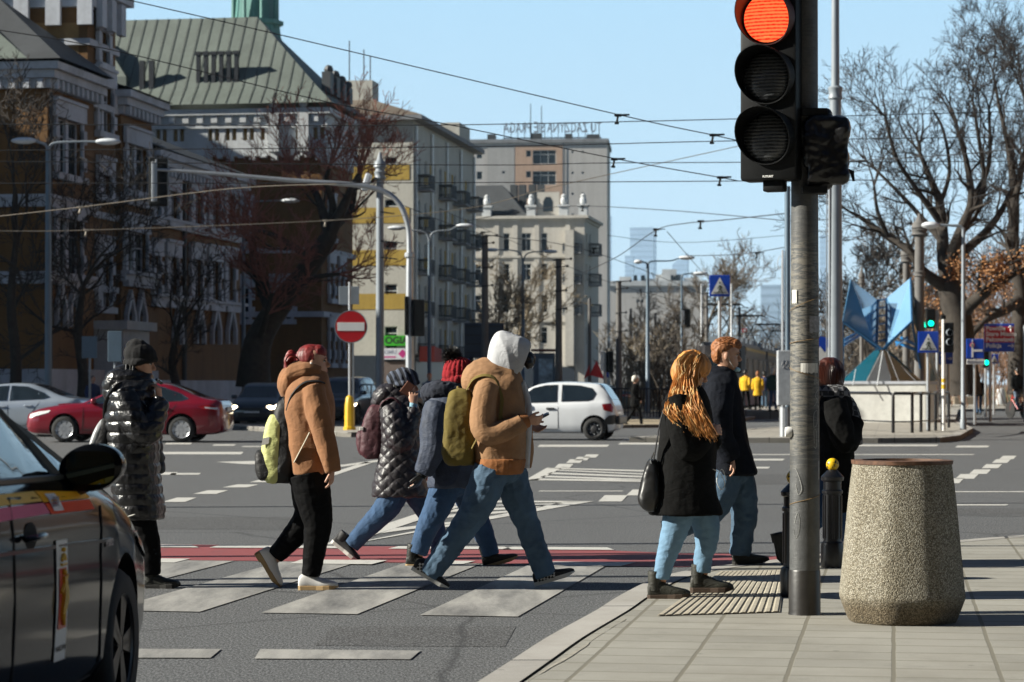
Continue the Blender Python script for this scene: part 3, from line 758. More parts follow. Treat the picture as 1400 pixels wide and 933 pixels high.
# church spire behind
sp = thing('church_spire', 'green copper church spire rising behind the steep courthouse roof', 'spire', wp(349, 0, 235).xy.to_3d())
zs0, zs1 = ZY(110, 235), ZY(0, 235)
mb = MB()
for rr, za, zb, r2 in ((2.75, 0, zs0 + 2.0, 2.75), (2.75, zs0 + 2, zs0 + 5.5, 2.35), (2.0, zs0 + 5.5, zs0 + 15, 1.2)):
    mb.lathe([(rr, za), (r2, zb)], n=8)
mb.lathe([(1.2, zs0 + 15), (.05, zs0 + 30)], n=8)
mb.build('shaft', COPPER, sp)
mb = MB()
for k in range(8):
    a = 2 * PI * (k + .5) / 8
    for rr, za, zb in ((2.7, zs0 + 1, zs0 + 3.4), (2.2, zs0 + 5, zs0 + 8)): mb.tube([(rr * math.cos(a), rr * math.sin(a), za, .22), (rr * math.cos(a), rr * math.sin(a), zb, .2), (rr * .98 * math.cos(a), rr * .98 * math.sin(a), zb + .8, .02)], 6)
mb.lathe([(2.75, zs0 + 5.3), (2.75, zs0 + 5.7)], n=8); mb.build('pinnacles', COPPER, sp)
# ---------------------------------------------------------------- yellow and cream apartment block
UY = ry(565); apt = thing('apartment_block', 'cream six storey apartment block with yellow bands and rows of dark balconies', 'building', RF(-31, UY), -TH)
YC = RF(-31, UY).y; ZE = ZY(165, YC); LY = ry(648) - UY
st_h = 58 * YC / FOC
zb = [ZY(305 + 58 * k - 58, YC) for k in range(4)]      # undersides of the yellow bands
rows_f = []; rows_r = []
zw0 = [ZY(346 - 3 + 58 * k - 116, YC) for k in range(5)]
for zz in zw0:
    rows_f += [(14 - 1.6 - .3, 14 - 1.2 + .15, zz - .9, zz + .6, 'one_t'), (6.0, 7.2, zz - .9, zz + .6, 'two_t')]
    for k in range(8):
        y = 1.0 + k * (LY - 1.4) / 8
        rows_r.append((y, y + (1.0 if k % 2 else 1.3), zz - 1.3, zz + .7, 'two' if k % 2 else 'two_t'))
block(apt, -14, 0, 0, LY, 0, ZE, CREAM, rows_f, rows_r, depth=.15)
mb = MB(); mb.bx(-14.5, .7, -.7, LY + .7, ZE + .003, ZE + .3); mb.build('eaves', PLINTH, apt)
mb = MB(); mb.add([(-14.5, -.7, ZE + .31), (.7, -.7, ZE + .31), (.7, LY + .7, ZE + .31), (-14.5, LY + .7, ZE + .31), (-4.5, 5, ZE + 2.2), (-4.5, LY - 5, ZE + 2.2)], [(0, 1, 4), (1, 2, 5, 4), (2, 3, 5), (3, 0, 4, 5)]); mb.build('roof', ROOF_B, apt)
pieces('roof_hut', CREAM, apt, ((-6, -3.6, 4, 6, ZE + 1.2, ZE + 3.2), (-8.8, -8.3, 4, 4.5, ZE + 1, ZE + 3.0), (-1.6, -.2, LY - 5, LY - .6, ZE + .3, ZE + 1.8)))
for x, y, h in ((-5.4, 5, 6), (-4.4, 5, 5.4), (-4, 5.2, 5.0)): mb = MB(); mb.tube([(x, y, ZE + 3, .04), (x, y, ZE + h, .04)], 4); mb.build('aerial', DARKM, apt)
yb_ = []
for z_ in [ZY(246, YC), ZY(305, YC), ZY(363, YC), ZY(423, YC)]:
    yb_.append((-14.02, -.25, -.03, -.004, z_, z_ + 1.02))
    for k in range(8):
        y = 1.0 + k * (LY - 1.4) / 8
        if k in (1, 4, 6): yb_.append((.004, .03, y - .1, y + 1.1, z_ - .0, z_ + .7))
for z_ in zw0:
    for k in (2, 4, 5, 7):
        y = 1.0 + k * (LY - 1.4) / 8 - .75
        yb_.append((.004, .035, y, y + .5, z_ - 1.2, z_ + .6))
pieces('yellow_band', YELL, apt, yb_)
mb = MB()
for k in range(9):
    y = .45 + k * (LY - 1.0) / 8
    if k % 2 == 0: mb.bx(.04, .16, y, y + .35, 3.4, ZE - .3)
mb.build('pilaster', FRAME_W, apt)
def balcony_mesh():
    mb = MB(); mb.bx(0, .95, -.95, .95, 0, .12, 0)
    mb.bx(.89, .91, -.93, .93, .3, .8, 1)
    for k in range(13): mb.bx(.91, .93, -.9 + k * .15, -.87 + k * .15, .12, 1.0, 1)
    for s_ in (-.95, .93):
        mb.bx(.02, .93, s_, s_ + .02, .3, .36, 1)
        for k in range(6): mb.bx(.05 + k * .15, .08 + k * .15, s_, s_ + .02, .12, 1.0, 1)
    mb.bx(0, .95, -.97, .97, 1.0, 1.05, 1)
    return mb.mesh('balcony', [PLINTH, mat('balcony panel', (0.07, 0.085, 0.10), 0.6)])
BM_ = balcony_mesh()
for z_ in zw0:
    for k in (0, 3, 5, 7):
        y = 1.65 + k * (LY - 1.4) / 8
        inst('balcony', BM_, apt, (.02, y, z_ - 1.55))
SHOPD = mat('shop front dark', (0.035, 0.045, 0.06), 0.3)
mb = MB(); mb.bx(-13.9, -.6, -.06, -.004, .2, 3.3); mb.bx(.004, .06, .5, LY - .5, .2, 3.2); mb.build('shop_front', SHOPD, apt)
zo = ZY(466, YC); xo = (542 - 565) / FOC * YC / CT
mb = MB(); mb.bx(xo - 1.0, xo + .9, -.24, -.07, zo - .33, zo + .33); gs = mb.build('shop_sign', mat('green sign', (0.05, 0.42, 0.03), 0.4), apt)
text('lettering', 'OGIA', .62, mat('sign black', (0.02, 0.03, 0.02), 0.5), gs, (xo + .05, -.245, zo - .0), bold=.02)
zo2 = ZY(484, YC)
mb = MB(); mb.bx(xo - 1.0, xo + .9, -.24, -.07, zo2 - .36, zo2 + .36); ws = mb.build('shop_sign', mat('white sign', (0.62, 0.64, 0.70), 0.4), apt)
text('lettering', 'DOMU', .36, mat('sign grey', (0.30, 0.33, 0.42), 0.5), ws, (xo - .5, -.245, zo2 + .1), bold=.008)
mb = MB(); mb.bx(xo - 1.0, xo + .0, -.247, -.241, zo2 - .26, zo2 - .16); mb.add([(xo + .45 + dx, -.246, zo2 + dz) for dx, dz in ((-.3, 0), (0, -.3), (.3, 0), (0, .3))], [(0, 1, 2, 3)]); mb.build('emblem', mat('magenta', (0.45, 0.03, 0.20), 0.5), ws)
mb = MB(); mb.bx(xo - .9, xo + .8, -.075, -.062, .1, zo2 - .5); mb.build('shop_door', mat('taupe shutter', (0.13, 0.10, 0.09), 0.6), apt)
mb = MB()
for k in range(9): mb.bx(.3, 1.3, .6 + k * .3, .78 + k * .3, 2.9 + .0, 3.9 - .02 * k)
mb.build('awning', mat('red awning', (0.38, 0.06, 0.05), 0.6), apt)
# ---------------------------------------------------------------- beige tenement
UB = U(799, -31.5); ten = thing('tenement', 'beige old tenement with parapet statues and tall dark windows', 'building', RF(-31.5, UB), -TH)
YB = RF(-31.5, UB).y; S_ = FOC / YB; ZB = ZY(302, YB)
def fx(px): return (px - 799) / S_ / CT * .985
fr = []
for a, b in ((600, 608), (626, 634), (646, 656), (686, 695), (711, 725), (738 + .5, 747.5)):
    for ya, yb in ((318, 343), (360, 383), (403, 427), (447, 470)): fr.append((fx(a) + 17, fx(b) + 17, ZY(yb, YB), ZY(ya, YB), 'one_t' if b - a < 12 else 'two_t'))
DT = U(806, -31.5) - UB
lt = max(DT, 6.0)
rr = []
for ya, yb in ((318, 343), (360, 383), (403, 427), (447, 470)): rr += [(1.2, 2.2, ZY(yb, YB), ZY(ya, YB), 'one_t'), (4.0, 5.0, ZY(yb, YB), ZY(ya, YB), 'one_t')]
block(ten, -17, 0, 0, lt + 6, 0, ZB, BEIGE, fr, rr, depth=.22)
fxr = []
cornice(ten, -17, 0, 0, lt + 6, ZB, BEIGE, ((0, .25, .15), (.253, .3, .45)), dent=False)
for a in (663, 725, 770, 797):
    mb = MB()
    x = fx(a); z_ = ZB + .55
    mb.bx(x - .45, x + .45, -.2, .7, z_, z_ + .9); mb.bx(x - .58, x + .58, -.33, .83, z_ + .903, z_ + 1.1)
    mb.lathe([(.2, 0), (.34, .2), (.36, .5), (.24, .8), (.3, .95), (.1, 1.15)], (x, .25, z_ + 1.1), 10)
    mb.build('parapet_ornament', STONE_W, ten)
mb = MB(); mb.add([(-17, .6, ZB + .56), (-6, .6, ZB + .56), (-6, 9, ZB + .56), (-17, 9, ZB + .56), (-15, 3, ZB + 4), (-9, 3, ZB + 4)], [(0, 1, 5, 4), (1, 2, 5), (2, 3, 4, 5), (3, 0, 4)]); mb.build('roof', ROOF_D, ten)
mb = MB(); mb.bx(fx(733), fx(764), .2, .5, ZB + .55, ZB + 3.0)
mb.build('attic', BEIGE, ten)
mb = MB(); mb.add([(fx(748) + dx, .18, ZB + 1.0 + dz) for dx, dz in ((-.5, 0), (.5, 0), (.5, 1.0), (.25, 1.5), (-.25, 1.5), (-.5, 1.0))], [range(6)]); mb.build('window', GLASSB, ten)
pieces('chimney', ROOF_D, ten, [(x - .35, x + .35, 5, 6, ZB + 1, ZB + 4.2) for x in (fx(690), fx(702), fx(716), fx(728))])
mb = MB()
for px in (677, 703, 733, 776): mb.bx(fx(px) - .25, fx(px) + .25, -.12, -.003, 3.5, ZB)
mb.bx(-17, .2, -.2, -.003, ZY(352, YB), ZY(349, YB)); mb.bx(-17, .2, -.2, -.003, ZY(440, YB), ZY(437, YB))
mb.build('pilaster', BEIGE, ten)
for ya in (346, 388, 430):
    o = inst('balcony', BM_, ten, (.03, 4.4, ZY(ya, YB) - .1)); o.scale = (1.2, 1.2, 1.2)
    inst('balcony', BM_, ten, (fx(783), -.03, ZY(ya, YB) - .1), (0, 0, -PI / 2))
mb = MB(); mb.bx(fx(774), fx(786), -1.1, -.004, 3.3, ZB - 1); mb.build('bay', BEIGE, ten)
mb = MB(); mb.bx(-16, -1, -.09, -.004, .2, 3.2); mb.build('shop_front', SHOPD, ten)
# ---------------------------------------------------------------- twelve storey slab behind
YS = 322.0; slab = thing('tower_block', 'tall grey tower block with a pinkish stair strip and rooftop slogan', 'building', wp(830, 525, YS).xy.to_3d(), R(-4))
SS = FOC / YS; ZS = ZY(195, YS)
def sx(px): return (px - 830) / SS
W_ = 22.0
def sr(a, b, ya, yb, st): return (sx(a) + W_, sx(b) + W_, ZY(yb, YS), ZY(ya, YS), st)
fr = []
for k in range(8):
    d = 28.6 * k
    fr += [sr(651, 659, 205 + d, 216 + d, 'one'), sr(719, 726, 205 + d, 214 + d, 'one'), sr(728, 760, 205 + d, 224 + d, 'three_t')]
    fr += [sr(781, 784.5, 206 + d, 209.5 + d, 'one'), sr(795, 798.5, 206 + d, 209.5 + d, 'one'), sr(686, 690, 233 + d, 237 + d, 'one')]
block(slab, -W_, 0, 0, 14, 0, ZS, GREYR, fr, [], depth=.2)
mb = MB(); xa, xb = sx(704), sx(769)
mb2 = MB()
facade(mb2, (xa, -.06, 0), *FX, xb - xa, ZS - .3, [(r[0] - W_ - xa, r[1] - W_ - xa, r[2], r[3]) for r in fr if xa < r[0] - W_ < xb], .055)
mb2.build('stair_strip', PINK, slab, norm=False)
mb2 = MB(); xa2, xb2 = sx(666), sx(703)
facade(mb2, (xa2, -.05, 0), *FX, xb2 - xa2, ZS - .3, [(r[0] - W_ - xa2, r[1] - W_ - xa2, r[2], r[3]) for r in fr if xa2 < r[0] - W_ < xb2], .045)
mb2.build('recess_strip', GREYD, slab, norm=False)
mb = MB(); mb.bx(-W_ - .2, .2, -.25, 14.2, ZS + .003, ZS + .5); mb.bx(sx(770), sx(771.5), -.1, -.07, 0, ZS); mb.build('parapet', PLINTH, slab)
pieces('roof_hut', ROOF_D, slab, [(sx(a), sx(b), 2, 4, ZS + .5, ZS + .5 + h) for a, b, h in ((664, 675, .9), (724, 739, 1.0), (772, 781, .9), (801, 819, .8))])
for a, h in ((724, 5.5), (739, 5.2)): mb = MB(); mb.tube([(sx(a), 2, ZS, .07), (sx(a), 2, ZS + h, .05)], 5); mb.build('aerial', DARKM, slab)
tx = text('slogan', 'TU ZACZYNA SIĘ PRAGA', 1.55, mat('letter backs', (0.16, 0.17, 0.2), 0.6), slab, (sx(752), 6.0, ZS + 2.6), (PI / 2, 0, PI), ext=.08, bold=.008)
wd = max(v.co.x for v in tx.data.vertices) - min(v.co.x for v in tx.data.vertices)
tx.scale = ((sx(820) - sx(683)) / wd, 1.25, 1)
mb = MB(); mb.bx(sx(683), sx(820), 6.1, 6.2, ZS + 1.2, ZS + 1.35)
for k in range(15): mb.bx(sx(684) + k * .92, sx(684) + k * .92 + .08, 6.1, 6.2, ZS + .4, ZS + 3.2)
mb.build('sign_rack', DARKM, slab)
# ---------------------------------------------------------------- long low hall and far skyline
YL = 430.0; hall = thing('long_hall', 'long plain grey building with a bright parapet behind the bare trees', 'building', wp(965, 525, YL).xy.to_3d(), R(-4))
SL = FOC / YL; lx = lambda px: (px - 965) / SL
ZH = ZY(391, YL)
block(hall, lx(822), 0, 0, 20, 0, ZH, GREYR, [(lx(870) - lx(822), lx(874) - lx(822), ZY(414, YL), ZY(409, YL), 'two'), (lx(876) - lx(822), lx(880) - lx(822), ZY(414, YL), ZY(409, YL), 'two')], [])
mb = MB(); mb.bx(lx(822), .3, -.4, 20, ZH + .003, ZH + .9); mb.build('parapet', STONE_W, hall)
mb = MB()
for a, b, ya in ((846, 862, 377), (862, 874, 382), (880, 905, 380), (896, 932, 374), (905, 925, 367), (935, 958, 379)): mb.bx(lx(a), lx(b), 3 + (a % 5), 10, ZH + .9, ZY(ya, YL))
mb.build('roof_hut', STONE_W, hall)
mb = MB()
for a, b in ((866, 871), (876, 882), (917, 921), (923, 928)): mb.bx(lx(a), lx(b), 2.2 - .0, 2.95, ZH + 1.0, ZH + 2.0)
mb.build('window', GLASSB, hall)
SKYG = mat('tower curtain wall', (0.26, 0.36, 0.48), 0.3, var=0.15, vs=0.02)  # pale blue tint puts distance haze into the tower colour
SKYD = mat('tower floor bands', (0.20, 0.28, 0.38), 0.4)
def skyscraper(pa, pb, ptop, Y, label, slant=0.0, ptop2=None, bands=28):
    W2 = (pb - pa) / FOC * Y; H = ZY(ptop, Y)
    t = thing('skyscraper', label, 'skyscraper', wp((pa + pb) / 2, 525, Y).xy.to_3d(), R(-12))
    H2 = H if ptop2 is None else ZY(ptop2, Y)
    mb = MB(); a = W2 / 2 * .96
    mb.add([(-a, -a, 0), (a, -a, 0), (a, a, 0), (-a, a, 0), (-a, -a, H2), (a, -a, H), (a, a, H), (-a, a, H2)], [(0, 1, 5, 4), (1, 2, 6, 5), (2, 3, 7, 6), (3, 0, 4, 7), (4, 5, 6, 7)])
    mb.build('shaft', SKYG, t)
    mb = MB(); hm = min(H, H2)
    for k in range(bands): z = hm * (k + .5) / bands; mb.bx(-a - .3, a + .3, -a - .3, a + .3, z, z + hm / bands * .35)
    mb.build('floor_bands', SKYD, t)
    return t
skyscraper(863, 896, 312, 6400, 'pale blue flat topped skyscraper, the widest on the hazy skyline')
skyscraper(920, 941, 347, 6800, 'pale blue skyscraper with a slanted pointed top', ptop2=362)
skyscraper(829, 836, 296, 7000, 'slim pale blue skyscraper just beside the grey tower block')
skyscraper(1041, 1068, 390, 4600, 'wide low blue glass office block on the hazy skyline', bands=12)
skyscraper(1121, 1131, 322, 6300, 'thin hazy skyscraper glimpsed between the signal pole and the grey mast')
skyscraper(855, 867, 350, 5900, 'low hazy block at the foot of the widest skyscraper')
# unseen houses added outside the frame for their shade and reflections
hs = thing('unseen_house', 'unseen grey house added left of the frame to shade the palace front', 'building', (-40, 72, 0))
block(hs, -14, 0, 0, 43, 0, 22, GREYD, [(2 + 3 * i, 3.4 + 3 * i, 2 + 3.2 * j, 3.8 + 3.2 * j) for i in range(4) for j in range(6)], [(2 + 4.2 * i, 3.5 + 4.2 * i, 2 + 6.4 * j, 3.9 + 6.4 * j) for i in range(9) for j in range(3)])
hs = thing('unseen_house', 'taller unseen grey house added left of the frame to shade the courthouse wall', 'building', (-40, 115.5, 0))
block(hs, -14, 0, 0, 30, 0, 27, GREYD, [(2 + 3 * i, 3.4 + 3 * i, 2 + 3.2 * j, 3.8 + 3.2 * j) for i in range(4) for j in range(7)], [(2 + 4.2 * i, 3.5 + 4.2 * i, 2 + 6.4 * j, 3.9 + 6.4 * j) for i in range(3) for j in range(3)])
hs = thing('unseen_house', 'long unseen brown house added behind the camera to block low sky light', 'building', (0, -13, 0), PI)
block(hs, -60, 60, 0, 12, 0, 21, BRICK, [(-58 + 60 + 6 * i, -56 + 60 + 6 * i, 2 + 5 * j, 4.2 + 5 * j) for i in range(19) for j in range(4)], [])
hs = thing('unseen_house', 'unseen brown house added right of the frame for the taxi door reflection', 'building', (30, 48, 0))
block(hs, 0, 14, 0, 60, 0, 19, BRICK, [(1.5 + 3 * i, 2.9 + 3 * i, 2 + 3.2 * j, 3.8 + 3.2 * j) for i in range(4) for j in range(5)], [])
# ---------------------------------------------------------------- street furniture materials
GALV = mat('galvanised steel', (0.42, 0.44, 0.46), 0.42, metal=0.75, var=0.12, vs=3)
GREYP = mat('grey painted steel', (0.22, 0.25, 0.28), 0.45, var=0.12, vs=2)
BLUEG = mat('blue grey painted steel', (0.10, 0.15, 0.20), 0.45, var=0.12, vs=2)
CONCP = mat('concrete mast', (0.13, 0.125, 0.12), 0.85, var=0.2, vs=2)
BLACKP = mat('black cast iron', (0.012, 0.012, 0.014), 0.28, var=0.3, vs=14, bmp=0.15, bs=30)
BLACKM = mat('black plastic housing', (0.006, 0.0065, 0.007), 0.5, spec=.2, var=0.3, vs=8)
YPAINT = mat('yellow paint', (0.62, 0.38, 0.01), 0.4, var=0.12, vs=5)
SIGNB = mat('sign blue', (0.006, 0.055, 0.42), 0.35, var=0.06, vs=3)
SIGNR = mat('sign red', (0.46, 0.008, 0.014), 0.35, var=0.06, vs=3)
SIGNW = mat('sign white', (0.72, 0.72, 0.70), 0.4, var=0.04, vs=3)
SIGNK = mat('sign black', (0.015, 0.015, 0.018), 0.4)
LAMPW = mat('lamp glass', (0.62, 0.65, 0.68), 0.25)
def pole_mat():
    m = bpy.data.materials.new('weathered signal pole'); nt, N, L, p = nodes(m)
    v = coords(nt, (3, 3, 16)); vo = coords(nt); z = N.new('ShaderNodeSeparateXYZ'); L.new(vo, z.inputs[0])
    sc = noisen(nt, v, 2.2, 6, 0.75, 1.5); bl = noisen(nt, coords(nt, (6, 6, 5)), 1.5, 5, 0.7)
    torn = ramp(nt, sc, [(0.46, (0, 0, 0)), (0.52, (1, 1, 1))])
    zone = ramp(nt, z.outputs[2], [(0.19, (0, 0, 0)), (0.22, (0.55,) * 3), (0.36, (1, 1, 1)), (0.50, (1, 1, 1)), (0.53, (0.15,) * 3)])
    base = ramp(nt, bl, [(0.3, (0.032, 0.034, 0.035)), (0.7, (0.075, 0.077, 0.077))])
    tornc = ramp(nt, noisen(nt, v, 5, 4, 0.7), [(0.3, (0.07, 0.064, 0.055)), (0.55, (0.18, 0.168, 0.14)), (0.75, (0.03, 0.027, 0.024))])
    ml = N.new('ShaderNodeMath'); ml.operation = 'MULTIPLY'; L.new(torn, ml.inputs[0]); L.new(zone, ml.inputs[1])
    L.new(mixc(nt, ml.outputs[0], base, tornc), p.inputs['Base Color'])
    p.inputs['Roughness'].default_value = 0.55; bump(nt, p, mixc(nt, 0.5, torn, bl), 0.35, 0.004)
    return m
def agg_mat():
    m = bpy.data.materials.new('exposed aggregate concrete'); nt, N, L, p = nodes(m)
    v = coords(nt); z = N.new('ShaderNodeSeparateXYZ'); L.new(v, z.inputs[0])
    vo = N.new('ShaderNodeTexVoronoi'); vo.inputs['Scale'].default_value = 140; L.new(v, vo.inputs['Vector'])
    vo2 = N.new('ShaderNodeTexVoronoi'); vo2.inputs['Scale'].default_value = 130; L.new(v, vo2.inputs['Vector'])
    h = N.new('ShaderNodeSeparateColor'); L.new(vo.outputs['Color'], h.inputs[0])
    st = ramp(nt, h.outputs[0], [(0.0, (0.15, 0.138, 0.108)), (0.3, (0.26, 0.245, 0.20)), (0.6, (0.37, 0.355, 0.295)), (1.0, (0.52, 0.50, 0.44))])
    gap = ramp(nt, vo.outputs['Distance'], [(0.25, (1, 1, 1)), (0.62, (0.5, 0.46, 0.39))])
    c = mixc(nt, 1.0, st, gap, 'MULTIPLY')
    lo = ramp(nt, noisen(nt, coords(nt, (1, 1, 0.35)), 5, 4, 0.7), [(0.35, (0.72, 0.68, 0.6)), (0.6, (1, 1, 1))])
    c = mixc(nt, 0.7, c, lo, 'MULTIPLY')
    foot_tone = ramp(nt, z.outputs[2], [(0.09, (0.5, 0.42, 0.32)), (0.18, (1, 1, 1))])  # darker and browner towards the foot
    c = mixc(nt, 0.9, c, foot_tone, 'MULTIPLY')
    L.new(c, p.inputs['Base Color']); p.inputs['Roughness'].default_value = 0.85
    bump(nt, p, vo.outputs['Distance'], 0.9, 0.006)
    b = p.inputs['Normal'].links[0].from_node; b.invert = True
    return m
# ---------------------------------------------------------------- signal pole with its head, foreground
P0 = gp(1100, 840, KH)
sig = thing('traffic_light', 'big foreground traffic light glowing red on a scuffed grey pole', 'traffic light', P0)
S0 = FOC / P0.y
def zz_(py): return EYE + (HY - py) / S0 - KH
mb = MB(); mb.lathe([(.0915, zz_(781)), (.0885, zz_(560)), (.082, zz_(280)), (.078, 4.6)], n=40, caps=True)
PM = pole_mat()
for n_ in PM.node_tree.nodes:
    if n_.type == 'SEPXYZ':
        dv = PM.node_tree.nodes.new('ShaderNodeMath'); dv.operation = 'DIVIDE'; dv.inputs[1].default_value = 4.4
        for l_ in list(n_.outputs[2].links):
            to = l_.to_socket; PM.node_tree.links.remove(l_); PM.node_tree.links.new(dv.outputs[0], to)
        PM.node_tree.links.new(n_.outputs[2], dv.inputs[0])
autosmooth(mb.build('pole', PM, sig))
mb = MB(); mb.lathe([(.1, 0), (.097, .02), (.0955, zz_(781)), (.0925, zz_(779))], n=40); autosmooth(mb.build('base_sleeve', mat('black tar sleeve', (0.022, 0.02, 0.018), 0.4, var=0.4, vs=9, bmp=0.2, bs=40), sig))
def curved_patch(mb, a0, a1, z0, z1, r, n=8, jag=0.0):
    for i in range(n):
        aa, ab = a0 + (a1 - a0) * i / n, a0 + (a1 - a0) * (i + 1) / n
        j0 = jag * rnd.uniform(-1, 1); j1 = jag * rnd.uniform(-1, 1)
        mb.quad(*[(r * math.cos(R(q)), r * math.sin(R(q)), z) for q, z in ((aa, z0 + j0), (ab, z0 + j1), (ab, z1), (aa, z1))])
STK = mat('torn white paper', (0.55, 0.54, 0.50), 0.7, var=0.15, vs=30); STG = mat('grey paper remnant', (0.25, 0.25, 0.26), 0.8, var=0.4, vs=40)
for nm_, a0, a1, ya, yb, m_ in (('sticker', 208, 232, 415, 397, STK), ('sticker', 248, 322, 510, 497, STK), ('sticker', 282, 345, 455, 433, STG), ('sticker', 335, 352, 499, 494, STK), ('sticker', 330, 350, 461, 457, STK), ('sticker', 325, 340, 655, 630, STG)):
    mb = MB(); curved_patch(mb, a0, a1, zz_(ya), zz_(yb), .0915, jag=.006); mb.build(nm_, m_, sig, norm=False)
mb = MB()
for y_, t_ in ((402 + 24, 8), (500 + 3, -6), (690, 5), (470, 3)):
    pts = []
    for k in range(14):
        a = R(185 + k * 13); pts.append((.0925 * math.cos(a), .0925 * math.sin(a), zz_(y_) + t_ * .001 * k, .0022))
    mb.tube(pts, 5)
mb.build('tie_wire', mat('rusty wire', (0.2, 0.13, 0.06), 0.6), sig)
def pole_pts(seq, r=.0935):
    return [(r * math.cos(R(a)), r * math.sin(R(a)), zz_(y), .0011) for a, y in seq]
mb = MB()
for seq in (((300, 610), (312, 612), (312, 590), (300, 588), (302, 606)), ((298, 585), (316, 580), (318, 562), (300, 566), (299, 584)), ((300, 556), (318, 548), (306, 541), (320, 534)), ((304, 526), (309, 498), (315, 525)), ((326, 605), (328, 560), (321, 555)),
            ((222, 715), (235, 700), (244, 712), (238, 730), (224, 735), (220, 722)), ((226, 640), (240, 650), (252, 668), (238, 676), (228, 662))):
    mb.tube(pole_pts(seq), 4, sm=3)
mb.build('scratched_graffiti', mat('scratch marks', (0.42, 0.42, 0.40), 0.7), sig)
mb = MB(); mb.lathe([(.0, -.02), (.03, -.02), (.035, 0), (.03, .02), (0, .02)], (-.1, -.02, zz_(591)), 14, axis='X'); autosmooth(mb.build('push_button', SIGNW, sig))
# housing: local frame turned towards the left kerb
HYAW = R(-22)
hx = (1049 - 1100) / S0
hd = MB(); hd.M = Matrix.Translation((hx, -.10, 0)) @ Matrix.Rotation(HYAW, 4, 'Z')
zt, zb0 = zz_(-32), zz_(249)
hd.rbox((0, .06, (zt + zb0) / 2), (.352, .17, zt - zb0), .018)
hd.rbox((.02, .06, zb0 - .03), (.13, .09, .07), .01)
autosmooth(hd.build('housing', BLACKM, sig), 30)
def lens_mat(name, c1, c2, emit=0.0, sc=60):
    m = bpy.data.materials.new(name); nt, N, L, p = nodes(m)
    wv = N.new('ShaderNodeTexWave'); wv.bands_direction = 'Z'; wv.inputs['Scale'].default_value = sc / 6.28 * 1.6; wv.inputs['Distortion'].default_value = 0.3
    v = coords(nt); L.new(v, wv.inputs['Vector'])
    wx = N.new('ShaderNodeTexVoronoi'); wx.inputs['Scale'].default_value = 55; L.new(v, wx.inputs['Vector'])
    f = mixc(nt, 0.35, wv.outputs[0], wx.outputs['Distance'])
    c = ramp(nt, f, [(0.15, c1), (0.7, c2)]); L.new(c, p.inputs['Base Color'])
    p.inputs['Roughness'].default_value = 0.25
    if emit: L.new(c, p.inputs['Emission Color']); p.inputs['Emission Strength'].default_value = emit
    bump(nt, p, wv.outputs[0], 0.4, 0.004)
    return m
LRED = lens_mat('lit red lens', (0.85, 0.012, 0.004), (1.0, 0.17, 0.05), 0.62); LDK = lens_mat('dark unlit lens', (0.012, 0.014, 0.016), (0.09, 0.095, 0.10))
for k, py in enumerate((29, 109, 191)):
    zc = zz_(py)
    g = MB(); g.M = hd.M
    g.lathe([(.001, -.045), (.07, -.04), (.115, -.03), (.142, -.012), (.148, .0)], (0, -.03, zc), 36, axis='Y', caps=False)
    autosmooth(g.build('lens', LRED if k == 0 else LDK, sig))
    g = MB(); g.M = hd.M
    n = 40; ro, ri = .168, .162
    def vis(a, r, out):
        # deeper at the top, cut back at the bottom like a cowl
        d = (0.20 + 0.05 * math.sin(a)) if out else 0.0
        if out: d = max(.03, .13 + .11 * math.sin(a))
        return (r * math.cos(a), -.026 - d, zc + r * math.sin(a))
    for i in range(n):
        a, b = 2 * PI * i / n, 2 * PI * (i + 1) / n
        g.quad(vis(a, ro, 0), vis(b, ro, 0), vis(b, ro, 1), vis(a, ro, 1)); g.quad(vis(a, ri, 0), vis(b, ri, 0), vis(b, ri, 1), vis(a, ri, 1)); g.quad(vis(a, ro, 1), vis(b, ro, 1), vis(b, ri, 1), vis(a, ri, 1))
    autosmooth(g.build('visor', BLACKM if k else mat('red tinted visor', (0.05, 0.012, 0.012), 0.4), sig), 50)
text('maker_plate', 'FUTURIT', .017, SIGNW, sig, tuple(hd.M @ Vector((.0, -.0265, zz_(244)))), (PI / 2, 0, HYAW), ext=.0006, bold=.0006)
pieces('bracket', BLACKM, sig, [(-.03, .12, -.14, .02, zz_(y_) - .02, zz_(y_) + .02) for y_ in (156, 262)])
g = MB(); bxc = (1128 - 1100) / S0
g.rbox((bxc, -.06, zz_(207)), (.25, .22, .40), .03)
g.rbox((bxc - .03, -.05, zz_(165)), (.12, .14, .1), .03); g.rbox((bxc - .05, -.05, zz_(253)), (.16, .15, .08), .03); g.rbox((bxc - .1, -.09, zz_(200)), (.1, .16, .3), .03)
def crinkle(co, no): return .024 * noise.noise(co * 8) + .012 * abs(noise.noise(co * 20)) + .003 * noise.noise(co * 50)
bm_ = remesh(g, .009, 1, crinkle); bm_.materials.append(mat('crumpled black foil', (0.008, 0.008, 0.009), 0.3, var=0.1, vs=20, bmp=0.25, bs=14, bd=.02)); inst('covered_signal_head', bm_, sig)
g = MB(); g.tube([(bxc + .115, -.1, zz_(236), .02), (bxc + .15, -.1, zz_(238), .015), (bxc + .16, -.1, zz_(250), .008)], 6); g.build('foil_tail', BLACKM, sig)
